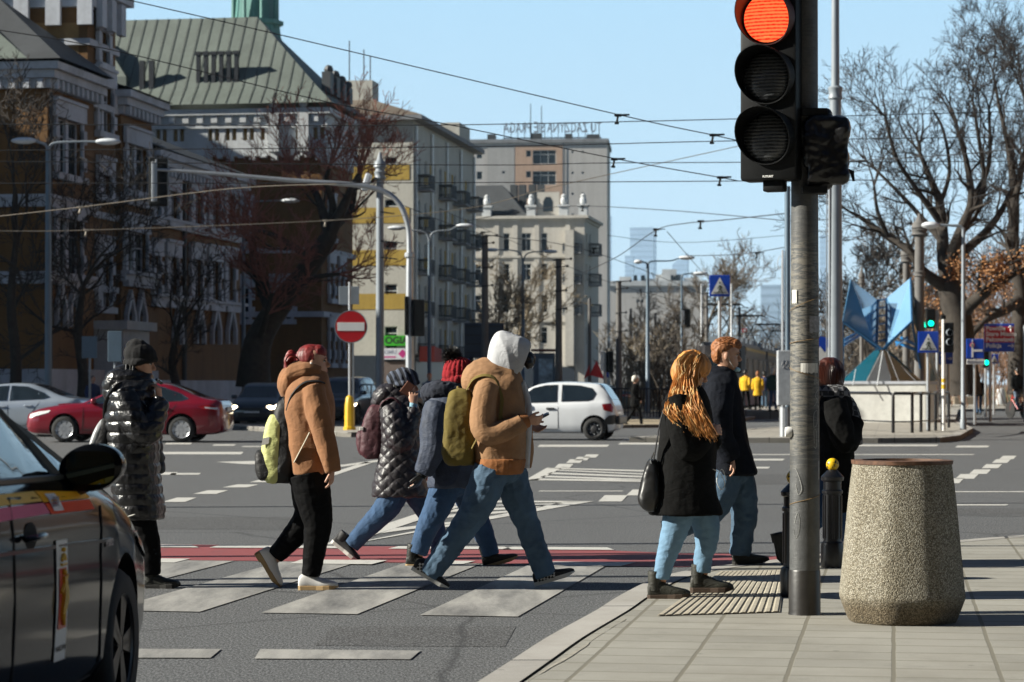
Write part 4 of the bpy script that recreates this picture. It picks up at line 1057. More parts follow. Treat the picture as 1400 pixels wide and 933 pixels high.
# ---------------------------------------------------------------- concrete litter bin
PB = gp(1231, 852, KH); PB.y += .12
PB.x = (1233 - CX) / FOC * PB.y
lb = thing('litter_bin', 'bulky exposed aggregate concrete litter bin with a rusty rim on the pavement', 'litter bin', PB)
def octring(hw, z, n=48, ex=3.4):
    out = []
    for i in range(n):
        a = 2 * PI * i / n + R(8)
        c_, s_ = math.cos(a), math.sin(a)
        k8 = 1.0 / max(math.cos(((a + PI / 8) % (PI / 4)) - PI / 8), .5)
        r = hw * (0.35 * 1.0 + 0.65 * min(k8, 1.06))
        out.append((r * c_, r * s_, z))
    return out
prof = [(.290, 0), (.312, .012), (.352, .115), (.362, .15), (.358, .2), (.335, .45), (.312, .7), (.288, .905), (.285, .925)]
g = MB(); g.rings([octring(r_, z_) for r_, z_ in crom(prof, 4)]); autosmooth(g.build('shell', agg_mat(), lb), 60)
RUST = mat('rusty steel rim', (0.10, 0.048, 0.026), 0.7, var=0.5, vs=20, bmp=0.3, bs=60)
g = MB(); g.rings([octring(.291, .928), octring(.293, .95), octring(.235, .953), octring(.232, .93)], caps=False); autosmooth(g.build('rim', RUST, lb), 40)
g = MB(); g.lathe([(.236, .9), (.22, .935), (.001, .935)], n=30); g.build('inner_liner', DARKM, lb)
g = MB(); g.rbox((.262, -.06, .90), (.02, .03, .03), .006); g.build('lock', DARKM, lb)
# ---------------------------------------------------------------- bollards with yellow balls
def bollard():
    b = thing('bollard', '', 'bollard')
    g = MB(); g.lathe([(.088, 0), (.09, .01), (.09, .16), (.084, .19), (.07, .2), (.068, .215), (.068, .56), (.078, .565), (.08, .585), (.068, .595), (.068, .655), (.085, .665), (.088, .69), (.07, .71), (.045, .735), (.035, .745)], n=28)
    autosmooth(g.build('post', BLACKP, b), 30)
    g = MB()
    for k in range(12):
        a = 2 * PI * k / 12; g.tube([(.067 * math.cos(a), .067 * math.sin(a), .22, .009), (.067 * math.cos(a), .067 * math.sin(a), .55, .009)], 5)
    g.build('fluting', BLACKP, b)
    m = mat('scuffed yellow ball', (0.72, 0.46, 0.01), 0.35, var=0.1, vs=9)
    nt = m.node_tree; p = nt.nodes['Principled BSDF']; src = p.inputs['Base Color'].links[0].from_socket
    nt.links.new(mixc(nt, ramp(nt, noisen(nt, coords(nt), 32, 3), [(0.56, (0, 0, 0)), (0.6, (1, 1, 1))]), src, (0.03, 0.03, 0.025)), p.inputs['Base Color'])
    g = MB(); g.ball((0, 0, .785), .05, 20); autosmooth(g.build('ball_top', m, b), 60)
    return b
b1 = bollard(); b1.location = gp(1138, 776, KH); tag(b1, 'black cast iron bollard with a yellow ball top beside the concrete bin', group='black bollards with yellow balls')
b2 = copy_tree(b1); b2.location = gp(1076, 816, KH); b2.location.x += .045; tag(b2, 'black bollard almost hidden behind the foreground signal pole')
# ---------------------------------------------------------------- masts, lamps, signs
def mast(name, label, cat, px, Y, pyt, r0, r1, m, group=None, rings_=(), z0=0.1, n=16, cap=None):
    t = thing(name, label, cat, wp(px, 525, Y).xy.to_3d() + Vector((0, 0, z0)), group=group)
    H = ZY(pyt, Y) - z0
    g = MB(); g.lathe([(r0 * 1.25, 0), (r0 * 1.25, .3), (r0, .34), (r1, H)], n=n); autosmooth(g.build('shaft', m, t))
    for k, (py, rr, hh) in enumerate(rings_):
        z = ZY(py, Y) - z0
        g = MB(); g.lathe([(rr * .8, z - hh), (rr, z - hh * .7), (rr * .86, z - hh * .2), (rr * .9, z + hh * .3), (rr, z + hh * .75), (rr * .8, z + hh)], n=n); autosmooth(g.build('collar', m, t))
    if cap:
        g = MB(); g.lathe([(r1 * 1.0, H), (r1 * 1.8, H + .08), (r1 * 1.5, H + .25), (r1 * .9, H + .32), (.03, H + .6)], n=n); autosmooth(g.build('finial', m, t))
    return t, H
def lamp_arm(t, H, dx, rise, m, dz=0.0, head=.75, hr=.11, dy=0.0):
    """Curved lamp arm towards +x (dx) with a cobra head at its end."""
    s_ = 1 if dx > 0 else -1
    g = MB(); g.tube([(0, 0, H - .1, .045), (s_ * .08, 0, H + rise * .55, .045), (s_ * .35, 0, H + rise * .9, .04), (dx * .7, dy * .7, H + rise, .035), (dx, dy, H + rise + dz, .035)], 7, sm=4); autosmooth(g.build('arm', m, t))
    g = MB(); g.ball((dx + s_ * head * .4, dy, H + rise + dz + .0), (head * .55, .17, hr), 12); autosmooth(g.build('lamp_head', LAMPW, t))
mt, H = mast('catenary_mast', 'tall two toned grey catenary mast behind the red no entry sign', 'mast', 519.5, 82, 232, .15, .12, GREYP, rings_=((240, .2, .15), (210 + 20, .17, .2)), cap=True)
g = MB()
for y_, l_ in ((238, .6), (262, .55), (290, .5), (330, .8), (262 + 90, .6)): g.tube([(0, -.1, ZY(y_, 82) - .1, .03), (l_, -.1, ZY(y_ + 3, 82) - .1, .02)], 5)
g.build('wire_bracket', DARKM, mt)
g = MB(); g.rbox((-.45, -.1, ZY(250, 82) - .1), (.2, .5, .6), .05, rot=Matrix.Rotation(R(18), 3, 'Y')); g.tube([(-.4, -.1, ZY(262, 82), .03), (0, -.1, ZY(266, 82), .03)], 5); g.build('floodlight', LAMPW, mt)
# overhead arm with the hanging signal seen from behind
ym = 66.0; sa = FOC / ym
ar = thing('overhead_signal', 'light grey pole with a long curved arm carrying a black signal box over the road', 'traffic light', wp(560, 525, ym).xy.to_3d() + Vector((0, 0, .1)))
za = lambda py: ZY(py, ym) - .1
xa = lambda px: (px - 560) / sa
g = MB(); g.tube([(0, 0, 0, .115), (0, 0, za(395), .105), (0, 0, za(340), .085), (xa(557), 0, za(305), .08), (xa(540), 0, za(272), .075), (xa(500), 0, za(255), .07), (xa(400), 0, za(247), .06), (xa(300), 0, za(238), .052), (xa(215), 0, za(232), .045)], 12, sm=4); autosmooth(g.build('pole', GALV, ar))
g = MB(); g.lathe([(.12, 0), (.14, .03), (.14, .12), (.12, .15)], (0, 0, za(353)), 14); g.build('collar', GALV, ar)
g = MB(); g.rbox((xa(216), .1, za(249)), (.52, .22, 1.32), .04); g.build('signal_box', BLACKM, ar)
g = MB(); g.rbox((xa(210), -.06, za(249)), (.10, .06, 1.1), .02); g.rbox((xa(214), -.05, za(247)), (.05, .05, 1.15), .01); g.build('mounting_bar', GALV, ar)
g = MB(); g.rbox((xa(572), -.05, za(435)), (.34, .3, 1.0), .03); g.rbox((xa(556), -.12, za(432)), (.1, .2, 1.05), .02); g.build('signal_box', BLACKM, ar)
# no entry sign
yn = 72.0
ne = thing('no_entry_sign', 'round red no entry sign with a white bar on a yellow based pole', 'sign', gp(478, 588, .12))
yn = ne.location.y; sn = FOC / yn; zn = lambda py: ZY(py, yn) - .12
g = MB(); g.lathe([(.035, 0), (.035, zn(386))], (0, 0, 0), 10); g.lathe([(.025, 0), (.025, zn(450))], (.1, .05, 0), 8); autosmooth(g.build('pole', GALV, ne))
RY90 = Matrix.Rotation(PI / 2, 4, 'X')
g = MB(); g.lathe([(.001, -.02), (.445, -.02), (.46, 0), (.46, .03), (.001, .03)], (.045, -.07, zn(447)), 36, axis='Y'); g.build('sign_disc', SIGNR, ne)
g = MB(); g.lathe([(.452, -.022), (.475, -.022), (.475, .03), (.452, .03)], (.045, -.07, zn(447)), 36, axis='Y', caps=False); g.build('sign_rim', GREYP, ne)
g = MB(); g.rbox((.045, -.096, zn(447)), (.78, .01, .24), .004); g.build('bar', SIGNW, ne)
g = MB(); g.rbox((-.02, .08, zn(404)), (.58, .02, .52), .008); g.build('sign_back', GREYP, ne)
g = MB(); g.lathe([(.18, 0), (.18, .08), (.15, .1), (.14, .7), (.12, .85), (.10, .95), (.04, 1.0)], n=10); autosmooth(g.build('yellow_base', YPAINT, ne), 30)
# grey lamp post left, lamp posts in the distance
lampd = []
t, H = mast('street_lamp', 'tall dark street lamp with two arms in front of the brown palace', 'street lamp', 66, 75, 205, .12, .08, BLUEG)
lamp_arm(t, H, 1.55, .25, GREYP); lamp_arm(t, H, -.45, .28, GREYP)
t, H = mast('street_lamp', 'dark street lamp beside the leaning red twigged tree', 'street lamp', 333, 108, 290, .10, .06, BLUEG); lamp_arm(t, H, 1.8, .5, GREYP); lamp_arm(t, H, -.9, .5, GREYP, head=.5)
t, H = mast('street_lamp', 'street lamp with a pale head in front of the balconies', 'street lamp', 587, 110, 330, .10, .06, BLUEG); lamp_arm(t, H, 1.3, .5, GREYP, dz=.2); lamp_arm(t, H, -1.2, .5, GREYP, dz=.1)
t, H = mast('street_lamp', 'double curved street lamp in front of the beige tenement', 'street lamp', 715, 140, 362, .11, .08, BLUEG); lamp_arm(t, H, 1.3, .75, BLUEG); lamp_arm(t, H, -1.5, .85, BLUEG)
t, H = mast('street_lamp', 'street lamp rising above the black railing with two level arms', 'street lamp', 885.5, 118, 361, .11, .07, BLUEG); lamp_arm(t, H, 1.6, .15, BLUEG, dz=.15); lamp_arm(t, H, -.3, .1, BLUEG, head=.4)
t, H = mast('street_lamp', 'slender street lamp with one arm before the long grey hall', 'street lamp', 932, 130, 378, .09, .05, BLUEG); lamp_arm(t, H, .7, .15, BLUEG)
g = MB(); g.rbox((.2, -.1, ZY(438, 130)), (.5, .3, 1.0), .04); g.build('signal_box', BLACKM, t); g = MB(); g.rbox((.05, -.22, ZY(438, 130)), (.16, .08, .85), .02); g.build('signal_back', GALV, t)
t, H = mast('street_lamp', 'thin grey street lamp in front of the brown leaved oak', 'street lamp', 1317, 70, 312, .075, .05, GREYP); lamp_arm(t, H, -.75, .08, GREYP, head=.5)
# tram masts
for px, Y, pyt, r_, lab in ((663, 100, 322, .15, 'dark concrete tram mast in front of the tenement windows, left of the lamp'), (764, 100, 354, .14, 'dark concrete tram mast on the tenement corner'), (846, 105, 384, .13, 'concrete tram mast with a cross arm by the black railing'),
                            (806, 120, 408, .09, 'short dark pole with a red flag sign beside the tenement corner'), (862.5, 160, 422, .10, 'far slim tram mast between railing and bushes'), (896, 165, 428, .09, 'far slim grey mast just past the tall railing lamp'),
                            (966, 125, 400, .10, 'dark tram mast left of the upper pedestrian sign'), (959, 128, 388, .06, 'thin pale mast with a small box left of the pedestrian sign'), (1000, 118, 388, .06, 'thin light pole right of the upper pedestrian sign'), (1011, 170, 420, .1, 'far tram mast above the waiting trams')):
    t, H = mast('tram_mast', lab, 'mast', px, Y, pyt, r_ * 1.1, r_ * .85, CONCP if px not in (959, 1000) else GALV, z0=.1, n=10)
    g = MB(); s_ = FOC / Y
    if px in (663, 764, 846, 966, 1011):
        for dy_, l_ in ((2, .5), (12, .35), (45, .3), (70, .3)): g.tube([(-l_ * .5, -.15, H - dy_ / s_, .03), (l_, -.15, H - dy_ / s_ + .05, .02)], 5); g.ball((l_, -.15, H - dy_ / s_ + .05), .06, 6)
        g.build('wire_bracket', DARKM, t)
    if px == 806:
        g.add([(0, -.12, H * .32), (.75, -.12, H * .28), (.35, -.12, H * .45)], [(0, 1, 2)]); g.add([(0, -.1, H * .32), (-.3, -.1, H * .28), (0, -.1, H * .42)], [(0, 1, 2)]); g.build('flag', SIGNR, t)
# three fluted old masts behind the glass pavilion
for px, Y, pyt, r_, lab in ((1257, 85, 315, .19, 'stout fluted mast right behind the blue glass pavilion'), (1239, 95, 352, .15, 'shorter fluted mast behind the glass pavilion, second from the oak'), (1178, 110, 382, .10, 'small ornate mast seen over the left glass wing')):
    mast('ornate_mast', lab, 'mast', px, Y, pyt, r_, r_ * .85, CONCP, rings_=((pyt + 3, r_ * 1.6, .12), (pyt + 60, r_ * 1.15, .1)), cap=True)
# big pale mast and the dark pair just left of the signal pole
t, H = mast('catenary_mast', 'tallest grey mast with a ribbed collar right of the signal pole', 'mast', 1142, 62, 132, .20, .15, GREYP, rings_=((128, .19, .18),), n=24)
g = MB(); g.lathe([(.11, H), (.085, H + 5)], n=16); autosmooth(g.build('upper_shaft', GREYP, t))
g = MB(); g.tube([(-.17, -.1, .3, .03), (-.17, -.1, H - .4, .03)], 6); g.tube([(-.24, -.1, .3, .015), (-.23, -.1, H - 1, .015)], 5); g.build('conduit', GALV, t)
t, H = mast('catenary_mast', 'slim blue grey mast just left of the signal pole', 'mast', 1076.5, 62, 255, .085, .075, BLUEG)
g = MB(); g.tube([(-.13, -.03, .3, .035), (-.13, -.03, ZY(366, 62), .035), (-.13, -.03, ZY(358, 62), .01), (-.2, -.03, ZY(356, 62), .01), (-.26, -.03, ZY(366, 62), .01), (-.2, -.03, ZY(375, 62), .01)], 6, sm=3); g.build('conduit', GALV, t)
cb = thing('cabinet', 'grey graffiti marked control box on a short post left of the signal pole', 'control box', wp(1074, 525, 61).xy.to_3d() + Vector((0, 0, .12)))
g = MB(); g.rbox((.02, -.25, ZY(517, 61) - .12), (.52, .3, 1.38), .02); g.build('box', mat('grey enamel', (0.36, 0.38, 0.40), 0.5, var=0.2, vs=6), cb)
g = MB(); g.tube([(-.05, -.2, 0, .13), (-.05, -.2, .75, .13)], 12); g.bx(.09, .2, -.3, -.1, 0, .8); g.build('post', GALV, cb)
g = MB()
for q in range(3): g.tube([(-.15 + q * .1, -.405, ZY(500, 61) - .12, .008), (-.1 + q * .1, -.405, ZY(493, 61) - .12, .008), (-.06 + q * .1, -.405, ZY(499, 61) - .12, .008), (-.12 + q * .1, -.405, ZY(504, 61) - .12, .008)], 4)
g.build('scrawl', DARKM, cb)
# pedestrian crossing signs
def ped_sign(name, label, px, py, half, Y, base_py=None, back=False):
    sz = 2 * half / FOC * Y
    t = thing(name, label, 'sign', wp(px, 525, Y).xy.to_3d() + Vector((0, 0, .12)))
    zc = ZY(py, Y) - .12
    g = MB(); g.lathe([(.05, 0), (.05, zc + sz * .3)], (0, .06, 0), 10); autosmooth(g.build('pole', GALV, t))
    g = MB(); g.rbox((0, 0, zc), (sz, .03, sz * 1.04), .012); g.build('sign_plate', SIGNB, t)
    g = MB(); a = sz * .43; zc2 = zc - sz * .06
    g.add([(-a, -.018, zc2 - sz * .34), (a, -.018, zc2 - sz * .34), (0, -.018, zc2 + sz * .48)], [(0, 1, 2)]); g.build('triangle', SIGNW, t, norm=False)
    g = MB(); k = sz / .7; y0 = -.024; zb_ = zc2 - sz * .20
    def q(pts, r): g.tube([(x * k, y0, zb_ + z * k, r * k) for x, z in pts], 6, flat=1.0)
    q([(-.0, .20), (.01, .10)], .04); q([(.01, .1), (.06, .0), (.10, -.09)], .02); q([(0, .1), (-.035, 0), (-.10, -.08)], .02); q([(0, .2), (-.05, .14), (-.075, .07)], .014); q([(.01, .2), (.05, .15), (.08, .10)], .014)
    g.ball((.0, y0, zb_ + .285 * k), .033 * k, 8)
    g.bx(-a * .75, a * .75, y0 - .001, y0 + .003, zc2 - sz * .285, zc2 - sz * .255)
    g.build('walking_figure', SIGNK, t)
    return t
ped_sign('pedestrian_sign', 'blue pedestrian crossing sign high on a pale pole above the ginger man', 984, 391, 14, 70)
ped_sign('pedestrian_sign', 'blue pedestrian crossing sign in front of the glass pavilion', 1269, 468, 14, 69)
ped_sign('pedestrian_sign', 'small pedestrian crossing sign below the red direction board', 1359, 491, 6, 105)
# round blue sign behind the auburn woman
t = thing('mandatory_sign', 'round blue sign with a white arrow beside the dark haired woman', 'sign', wp(1121, 525, 63).xy.to_3d() + Vector((0, 0, .12)))
g = MB(); g.lathe([(.04, 0), (.04, ZY(470, 63))], (0, .05, 0), 8); g.build('pole', GALV, t)
zc = ZY(480, 63) - .12
g = MB(); g.lathe([(.001, -.015), (.38, -.015), (.38, .015), (.001, .015)], (0, 0, zc), 32, axis='Y'); g.build('sign_disc', SIGNB, t)
g = MB(); g.add([(-.02, -.02, zc - .3), (.3, -.02, zc - .26), (.2, -.02, zc + .1), (.13, -.02, zc - .05), (.0, -.02, zc + .12), (-.25, -.02, zc - .2)], [(0, 1, 2, 3, 4, 5)]); g.build('arrow', SIGNW, t, norm=False)
# direction boards by the oak
t = thing('direction_board', 'red and blue direction board with place names and arrows', 'sign', wp(1366, 525, 86).xy.to_3d() + Vector((0, 0, .1)))
s_ = 86 / FOC; zc = lambda py: ZY(py, 86) - .1
g = MB(); g.lathe([(.07, 0), (.07, zc(445))], (.95, .1, 0), 10); g.lathe([(.05, 0), (.05, zc(445))], (-.3, .1, 0), 10); g.build('post', GALV, t)
g = MB(); g.rbox((0, 0, zc(462)), (41 * s_, .05, 38 * s_), .02); g.build('board', SIGNB, t)
g = MB(); g.rbox((0, -.03, zc(457.5)), (40 * s_, .012, 22 * s_), .004); g.build('red_panel', SIGNR, t)
for tx_, py_ in (('Powiśle', 449.5), ('Stare Miasto', 457), ('Pelcowizna', 464.5), ('Policja', 473)):
    text('lettering', tx_, .215, SIGNW, t, (-.48, -.04, zc(py_)), ext=.002, bold=.006, align='LEFT')
g = MB()
for py_, d in ((449.5, 0), (464.5, 1), (473, 1)):
    c = Vector((.40, -.04, zc(py_)))
    for q0, q1 in ((((-.1, 0), (.1, 0)), None), (((.03, .07), (.1, 0)), None), (((.03, -.07), (.1, 0)), None)):
        pa, pb = q0
        if not d: pa, pb = (pa[1], pa[0]), (pb[1], pb[0])
        g.tube([(c.x + pa[0], c.y, c.z + pa[1], .018), (c.x + pb[0], c.y, c.z + pb[1], .018)], 4)
g.build('arrow', SIGNW, t)
t = thing('route_sign', 'blue route sign with a T junction and a no trucks ring above a street plate', 'sign', wp(1333, 525, 80).xy.to_3d() + Vector((0, 0, .1)))
s_ = 80 / FOC; zc = lambda py: ZY(py, 80) - .1; xx = lambda px: (px - 1333) * s_
g = MB(); g.lathe([(.045, 0), (.045, zc(470))], (0, .06, 0), 8); g.build('post', GALV, t)
g = MB(); g.rbox((0, 0, zc(477)), (24 * s_, .04, 27 * s_), .015); g.build('board', SIGNB, t)
g = MB(); g.bx(xx(1328), xx(1330.5), -.03, -.022, zc(489), zc(474)); g.bx(xx(1330.5), xx(1343), -.03, -.022, zc(481), zc(478)); g.bx(xx(1328.5), xx(1329.8), -.03, -.022, zc(468), zc(464)); g.build('route_diagram', SIGNW, t)
g = MB(); g.lathe([(.001, -.03), (.085, -.03), (.085, -.022), (.001, -.022)], (xx(1329), 0, zc(472)), 18, axis='Y'); rg = g.build('truck_ring', SIGNR, t)
g = MB(); g.lathe([(.001, -.034), (.06, -.034), (.06, -.03), (.001, -.03)], (xx(1329), 0, zc(472)), 18, axis='Y'); g.build('truck_disc', SIGNW, rg)
g = MB(); g.bx(xx(1327.5), xx(1330.5), -.04, -.035, zc(473), zc(471)); g.build('truck_symbol', SIGNK, rg)
g = MB(); g.rbox((xx(1334), 0, zc(495)), (25 * s_, .03, 7 * s_), .01); pl = g.build('street_plate', SIGNW, t)
text('lettering', 'Ratuszowa', .13, mat('sign ink', (0.10, 0.12, 0.2), 0.5), pl, (xx(1334), -.018, zc(495)), ext=.001, bold=.002)
t = thing('arrow_sign', 'wide blue lane sign with two white arrows behind the yellow banded post', 'sign', wp(1293, 525, 88).xy.to_3d() + Vector((0, 0, .1)))
s_ = 88 / FOC; zc = lambda py: ZY(py, 88) - .1
g = MB(); g.lathe([(.045, 0), (.045, zc(485))], (.1, .06, 0), 8); g.build('post', GALV, t)
g = MB(); g.rbox((0, 0, zc(489.5)), (19 * s_, .03, 17 * s_), .012); g.build('board', SIGNB, t)
g = MB(); g.tube([(-.14, -.02, zc(495), .025), (-.14, -.02, zc(486), .025)], 4); g.add([(-.22, -.022, zc(487)), (-.06, -.022, zc(487)), (-.14, -.022, zc(483))], [(0, 1, 2)])
g.tube([(.06, -.02, zc(490.5), .02), (.16, -.02, zc(490.5), .02)], 4); g.add([(.15, -.022, zc(493)), (.15, -.022, zc(488)), (.23, -.022, zc(490.5))], [(0, 1, 2)]); g.build('arrows', SIGNW, t)
# pedestrian signals near the pavilion
GREENL = mat('lit green lens', (0.0, 0.55, 0.35), 0.3, emit=(0.0, 0.9, 0.5), es=1.6)
t = thing('traffic_light', 'white signal post with yellow bands and a dark signal head by the black rails', 'traffic light', gp(1290, 589, .12))
yy = t.location.y; zc = lambda py: ZY(py, yy) - .12; s_ = yy / FOC
g = MB(); g.lathe([(.055, 0), (.055, zc(437))], n=12); autosmooth(g.build('pole', SIGNW, t))
g = MB(); g.lathe([(.058, zc(532)), (.058, zc(526))], n=12); g.lathe([(.058, zc(523)), (.058, zc(518))], n=12); g.build('yellow_band', YPAINT, t)
g = MB(); g.rbox((.13, 0, zc(462)), (.28, .25, .85), .03); g.rbox((0, .05, zc(434)), (.14, .14, .12), .03); g.build('signal_box', BLACKM, t)
g = MB()
for py_ in (455, 468): g.lathe([(.09, -.25), (.1, -.1)], (.14, 0, zc(py_)), 12, axis='Y', caps=False)
g.build('visor', GREYP, t)
t = thing('traffic_light', 'dark signal showing green between the glass pavilion and the oak', 'traffic light', wp(1272, 525, 92).xy.to_3d() + Vector((0, 0, .1)))
zc = lambda py: ZY(py, 92) - .1
g = MB(); g.lathe([(.06, 0), (.06, zc(425))], (.28, .12, 0), 10); g.build('pole', GALV, t)
g = MB(); g.rbox((0, 0, zc(436)), (.34, .25, .75), .03); g.build('signal_box', BLACKM, t)
g = MB(); g.lathe([(.001, -.15), (.1, -.15), (.11, -.12)], (0, 0, zc(442.5)), 16, axis='Y', caps=False); g.build('green_lens', GREENL, t)
t = thing('traffic_light', 'low dark signal showing green beside the route sign', 'traffic light', wp(1348, 525, 98).xy.to_3d() + Vector((0, 0, .1)))
zc = lambda py: ZY(py, 98) - .1
g = MB(); g.lathe([(.05, 0), (.05, zc(495))], (0, .1, 0), 10); g.build('pole', GALV, t)
g = MB(); g.rbox((0, 0, zc(490)), (.26, .22, .75), .03); g.build('signal_box', BLACKM, t)
g = MB(); g.lathe([(.001, -.15), (.095, -.15), (.1, -.11)], (0, 0, zc(496)), 16, axis='Y', caps=False); g.build('green_lens', GREENL, t)
for px, Y, lab in ((827, 100, 'small signal head on a white post by the black railing'), (1000.5, 92, 'dark signal head beside the upper pedestrian sign post')):
    t = thing('traffic_light', lab, 'traffic light', wp(px, 525, Y).xy.to_3d() + Vector((0, 0, .1))); zc = lambda py: ZY(py, Y) - .1
    g = MB(); g.lathe([(.06, 0), (.06, zc(482))], n=10); g.build('pole', GALV, t)
    g = MB(); g.rbox((.2, 0, zc(495)), (.3, .25, .85), .03); g.build('signal_box', BLACKM, t)
    g = MB(); g.rbox((-.12, -.02, zc(494)), (.1, .06, .8), .01); g.build('mounting_bar', SIGNW, t)
# dark sign backs and kiosks along the palace and shops
for px, py, w_, h_, Y, lab in ((122.5, 475, 21, 30, 76, 'square dark sign back before the palace wall'), (157, 474, 19, 42, 74, 'tall dark sign back before the white palace porch')):
    t = thing('sign_board', lab, 'sign', wp(px, 525, Y).xy.to_3d() + Vector((0, 0, .1))); s_ = Y / FOC; zc = ZY(py, Y) - .1
    g = MB(); g.lathe([(.04, 0), (.04, zc + .2)], (0, .05, 0), 8); g.build('post', GREYP, t)
    g = MB(); g.rbox((0, 0, zc), (w_ * s_, .04, h_ * s_), .01); g.build('board', BLUEG, t)
t = thing('billboard', 'big dark blue billboard back behind the hooded man', 'billboard', wp(662, 525, 112).xy.to_3d() + Vector((0, 0, .1))); s_ = 112 / FOC
g = MB(); g.rbox((0, 0, ZY(469, 112)), (54 * s_, .3, 48 * s_), .03); g.build('panel', mat('dark blue panel', (0.028, 0.045, 0.075), 0.5, var=.2, vs=1), t)
g = MB()
for k in range(4): g.bx(-27 * s_, 27 * s_, -.19, -.153, ZY(449 + k * 12, 112), ZY(450 + k * 12, 112))
for x in (-.6, .6): g.lathe([(.1, 0), (.1, ZY(490, 112))], (x, .1, 0), 8)
g.build('frame', DARKM, t)
t = thing('advert_kiosk', 'glass advertising case with a pale poster beside the hood', 'kiosk', wp(744, 525, 130).xy.to_3d() + Vector((0, 0, .1))); s_ = 130 / FOC
g = MB(); g.rbox((0, 0, 1.5), (30 * s_, .4, 3.0), .05); g.build('case', BLUEG, t)
g = MB(); g.bx(-.3, .45, -.22, -.205, .9, 2.7); g.build('poster', mat('poster print', (0.34, 0.46, 0.5), 0.4, var=.8, vs=2.5), t)
g = MB(); g.rbox((0, 0, 3.15), (36 * s_, .8, .14), .03); g.build('roof', mat('rust red roof', (0.16, 0.06, 0.05), 0.6), t)
for px, py, w_, h_, Y, lab, m_ in ((832, 496, 13, 5, 118, 'tiny red and blue street name plates on the far kerb', SIGNB), (829, 510, 7, 12, 116, 'small blue information sign by the white hatchback', SIGNB), (638, 500, 8, 18, 95, 'little blue parking sign behind the red bobble hat', SIGNB), (1018, 452, 6, 5, 150, 'far small no entry plate above the trams', SIGNR)):
    t = thing('small_sign', lab, 'sign', wp(px, 525, Y).xy.to_3d() + Vector((0, 0, .1))); s_ = Y / FOC; zc = ZY(py, Y) - .1
    g = MB(); g.lathe([(.035, 0), (.035, zc)], (0, .05, 0), 8); g.build('post', GREYP, t)
    g = MB(); g.rbox((0, 0, zc), (w_ * s_, .04, h_ * s_), .01); g.build('plate', m_, t)
    if px == 832: g = MB(); g.rbox((0, 0, zc - .2), (w_ * s_ * .9, .04, .12), .01); g.build('plate', SIGNR, t)
    if px in (638, 1018): g = MB(); g.bx(-.08, .08, -.03, -.022, zc - .06, zc + .06); g.build('mark', SIGNW, t)
# black railing across the tracks
def railing(name, label, a, b, h, z0, step, m, kind='bars', rt=.03):
    t = thing(name, label, 'railing', a.xy.to_3d() + Vector((0, 0, z0)))
    d = (b - a).xy.to_3d(); n = max(1, int(d.length / step)); u_ = d.normalized(); ang = math.atan2(u_.y, u_.x)
    g = MB(); g.tube([(0, 0, h, rt), (*(d.xy), h, rt)], 6); g.tube([(0, 0, .18, rt * .8), (*(d.xy), .18, rt * .8)], 6); g.build('rail', m, t)
    g = MB()
    for k in range(n + 1):
        p = d * (k / n); big = (k % 8 == 0)
        g.box((p.x, p.y, h / 2), (.09 if big else .035, .09 if big else .035, h), ang)
    g.build('bars', m, t)
    return t
railing('railing', 'long black railing of upright bars along the tram tracks', wp(833, 525, 100), wp(979, 525, 96), 1.15, .1, .17, BLACKP)
railing('railing', 'dark guard rail beside the yellow sign base', wp(483, 525, 84), wp(520, 525, 83), 1.3, .12, .4, GREYP)
t = thing('guard_rail', 'black tubular guard rail around the glass pavilion corner', 'railing', gp(1160, 592, .12)); y0 = t.location
g = MB()
bays = [(1150, 588), (1221, 592), (1247, 592), (1259, 591), (1270, 590), (1279, 589), (1288, 588), (1297, 585)]
pts_ = [gp(x, y, .12) - y0 for x, y in bays]
g2 = MB()
for i in range(len(pts_) - 1):
    a, b = pts_[i], pts_[i + 1]
    g.tube([(*a, .045), (a.x, a.y, 1.02, .045), (*(a.lerp(b, .06)).xy, 1.07, .045), (*(a.lerp(b, .94)).xy, 1.07, .045), (b.x, b.y, 1.02, .045), (*b, .045)], 7)
    g.tube([(a.x, a.y, .3, .022), (b.x, b.y, .3, .022)], 6)
autosmooth(g.build('rail', BLACKP, t))
# glass butterfly pavilion on its concrete plinth
YP = 86.0; gl = thing('glass_pavilion', 'blue folded glass pavilion like open wings on a concrete plinth', 'pavilion', wp(1207, 525, YP).xy.to_3d() + Vector((0, 0, .12)))
s_ = YP / FOC
def gpnt(px, py, dy): 
    Y = YP + dy; k = Y / FOC
    p = Vector(((px - CX) * k, Y, EYE + (HY - py) * k)) - gl.location
    return p
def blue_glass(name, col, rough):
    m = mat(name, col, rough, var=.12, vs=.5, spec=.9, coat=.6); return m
GL1 = blue_glass('deep blue glass', (0.06, 0.22, 0.42), .12); GL2 = blue_glass('pale blue glass', (0.17, 0.34, 0.52), .1); GL3 = blue_glass('teal glass', (0.006, 0.06, 0.085), .08); GL4 = blue_glass('edge glass', (0.13, 0.3, 0.48), .12)  # wing colours carry the sky's reflection, paler on the right wing
def slab3(g, pts, n_off):
    q = [p + n_off for p in pts]; n = len(pts)
    g.add(pts + q, [list(range(n)), list(range(2 * n - 1, n - 1, -1))] + [(i, (i + 1) % n, n + (i + 1) % n, n + i) for i in range(n)])
C0, C1 = gpnt(1207, 478, -2.2), gpnt(1206, 410, 2.5)
PL, BL_ = gpnt(1163, 382, -.3), gpnt(1152, 440, -2.0); PR, BR_ = gpnt(1245, 381, -.2), gpnt(1247, 440, -2.2)
C0l, C1l = gpnt(1198, 478, -2.2), gpnt(1200, 411, 2.4)
C0r, C1r = gpnt(1212, 477, -2.2), gpnt(1212, 409, 2.4)
off = Vector((0, .12, .02))
g = MB(); slab3(g, [C0l, BL_, PL, C1l], off); g.build('glass_wing', GL1, gl)
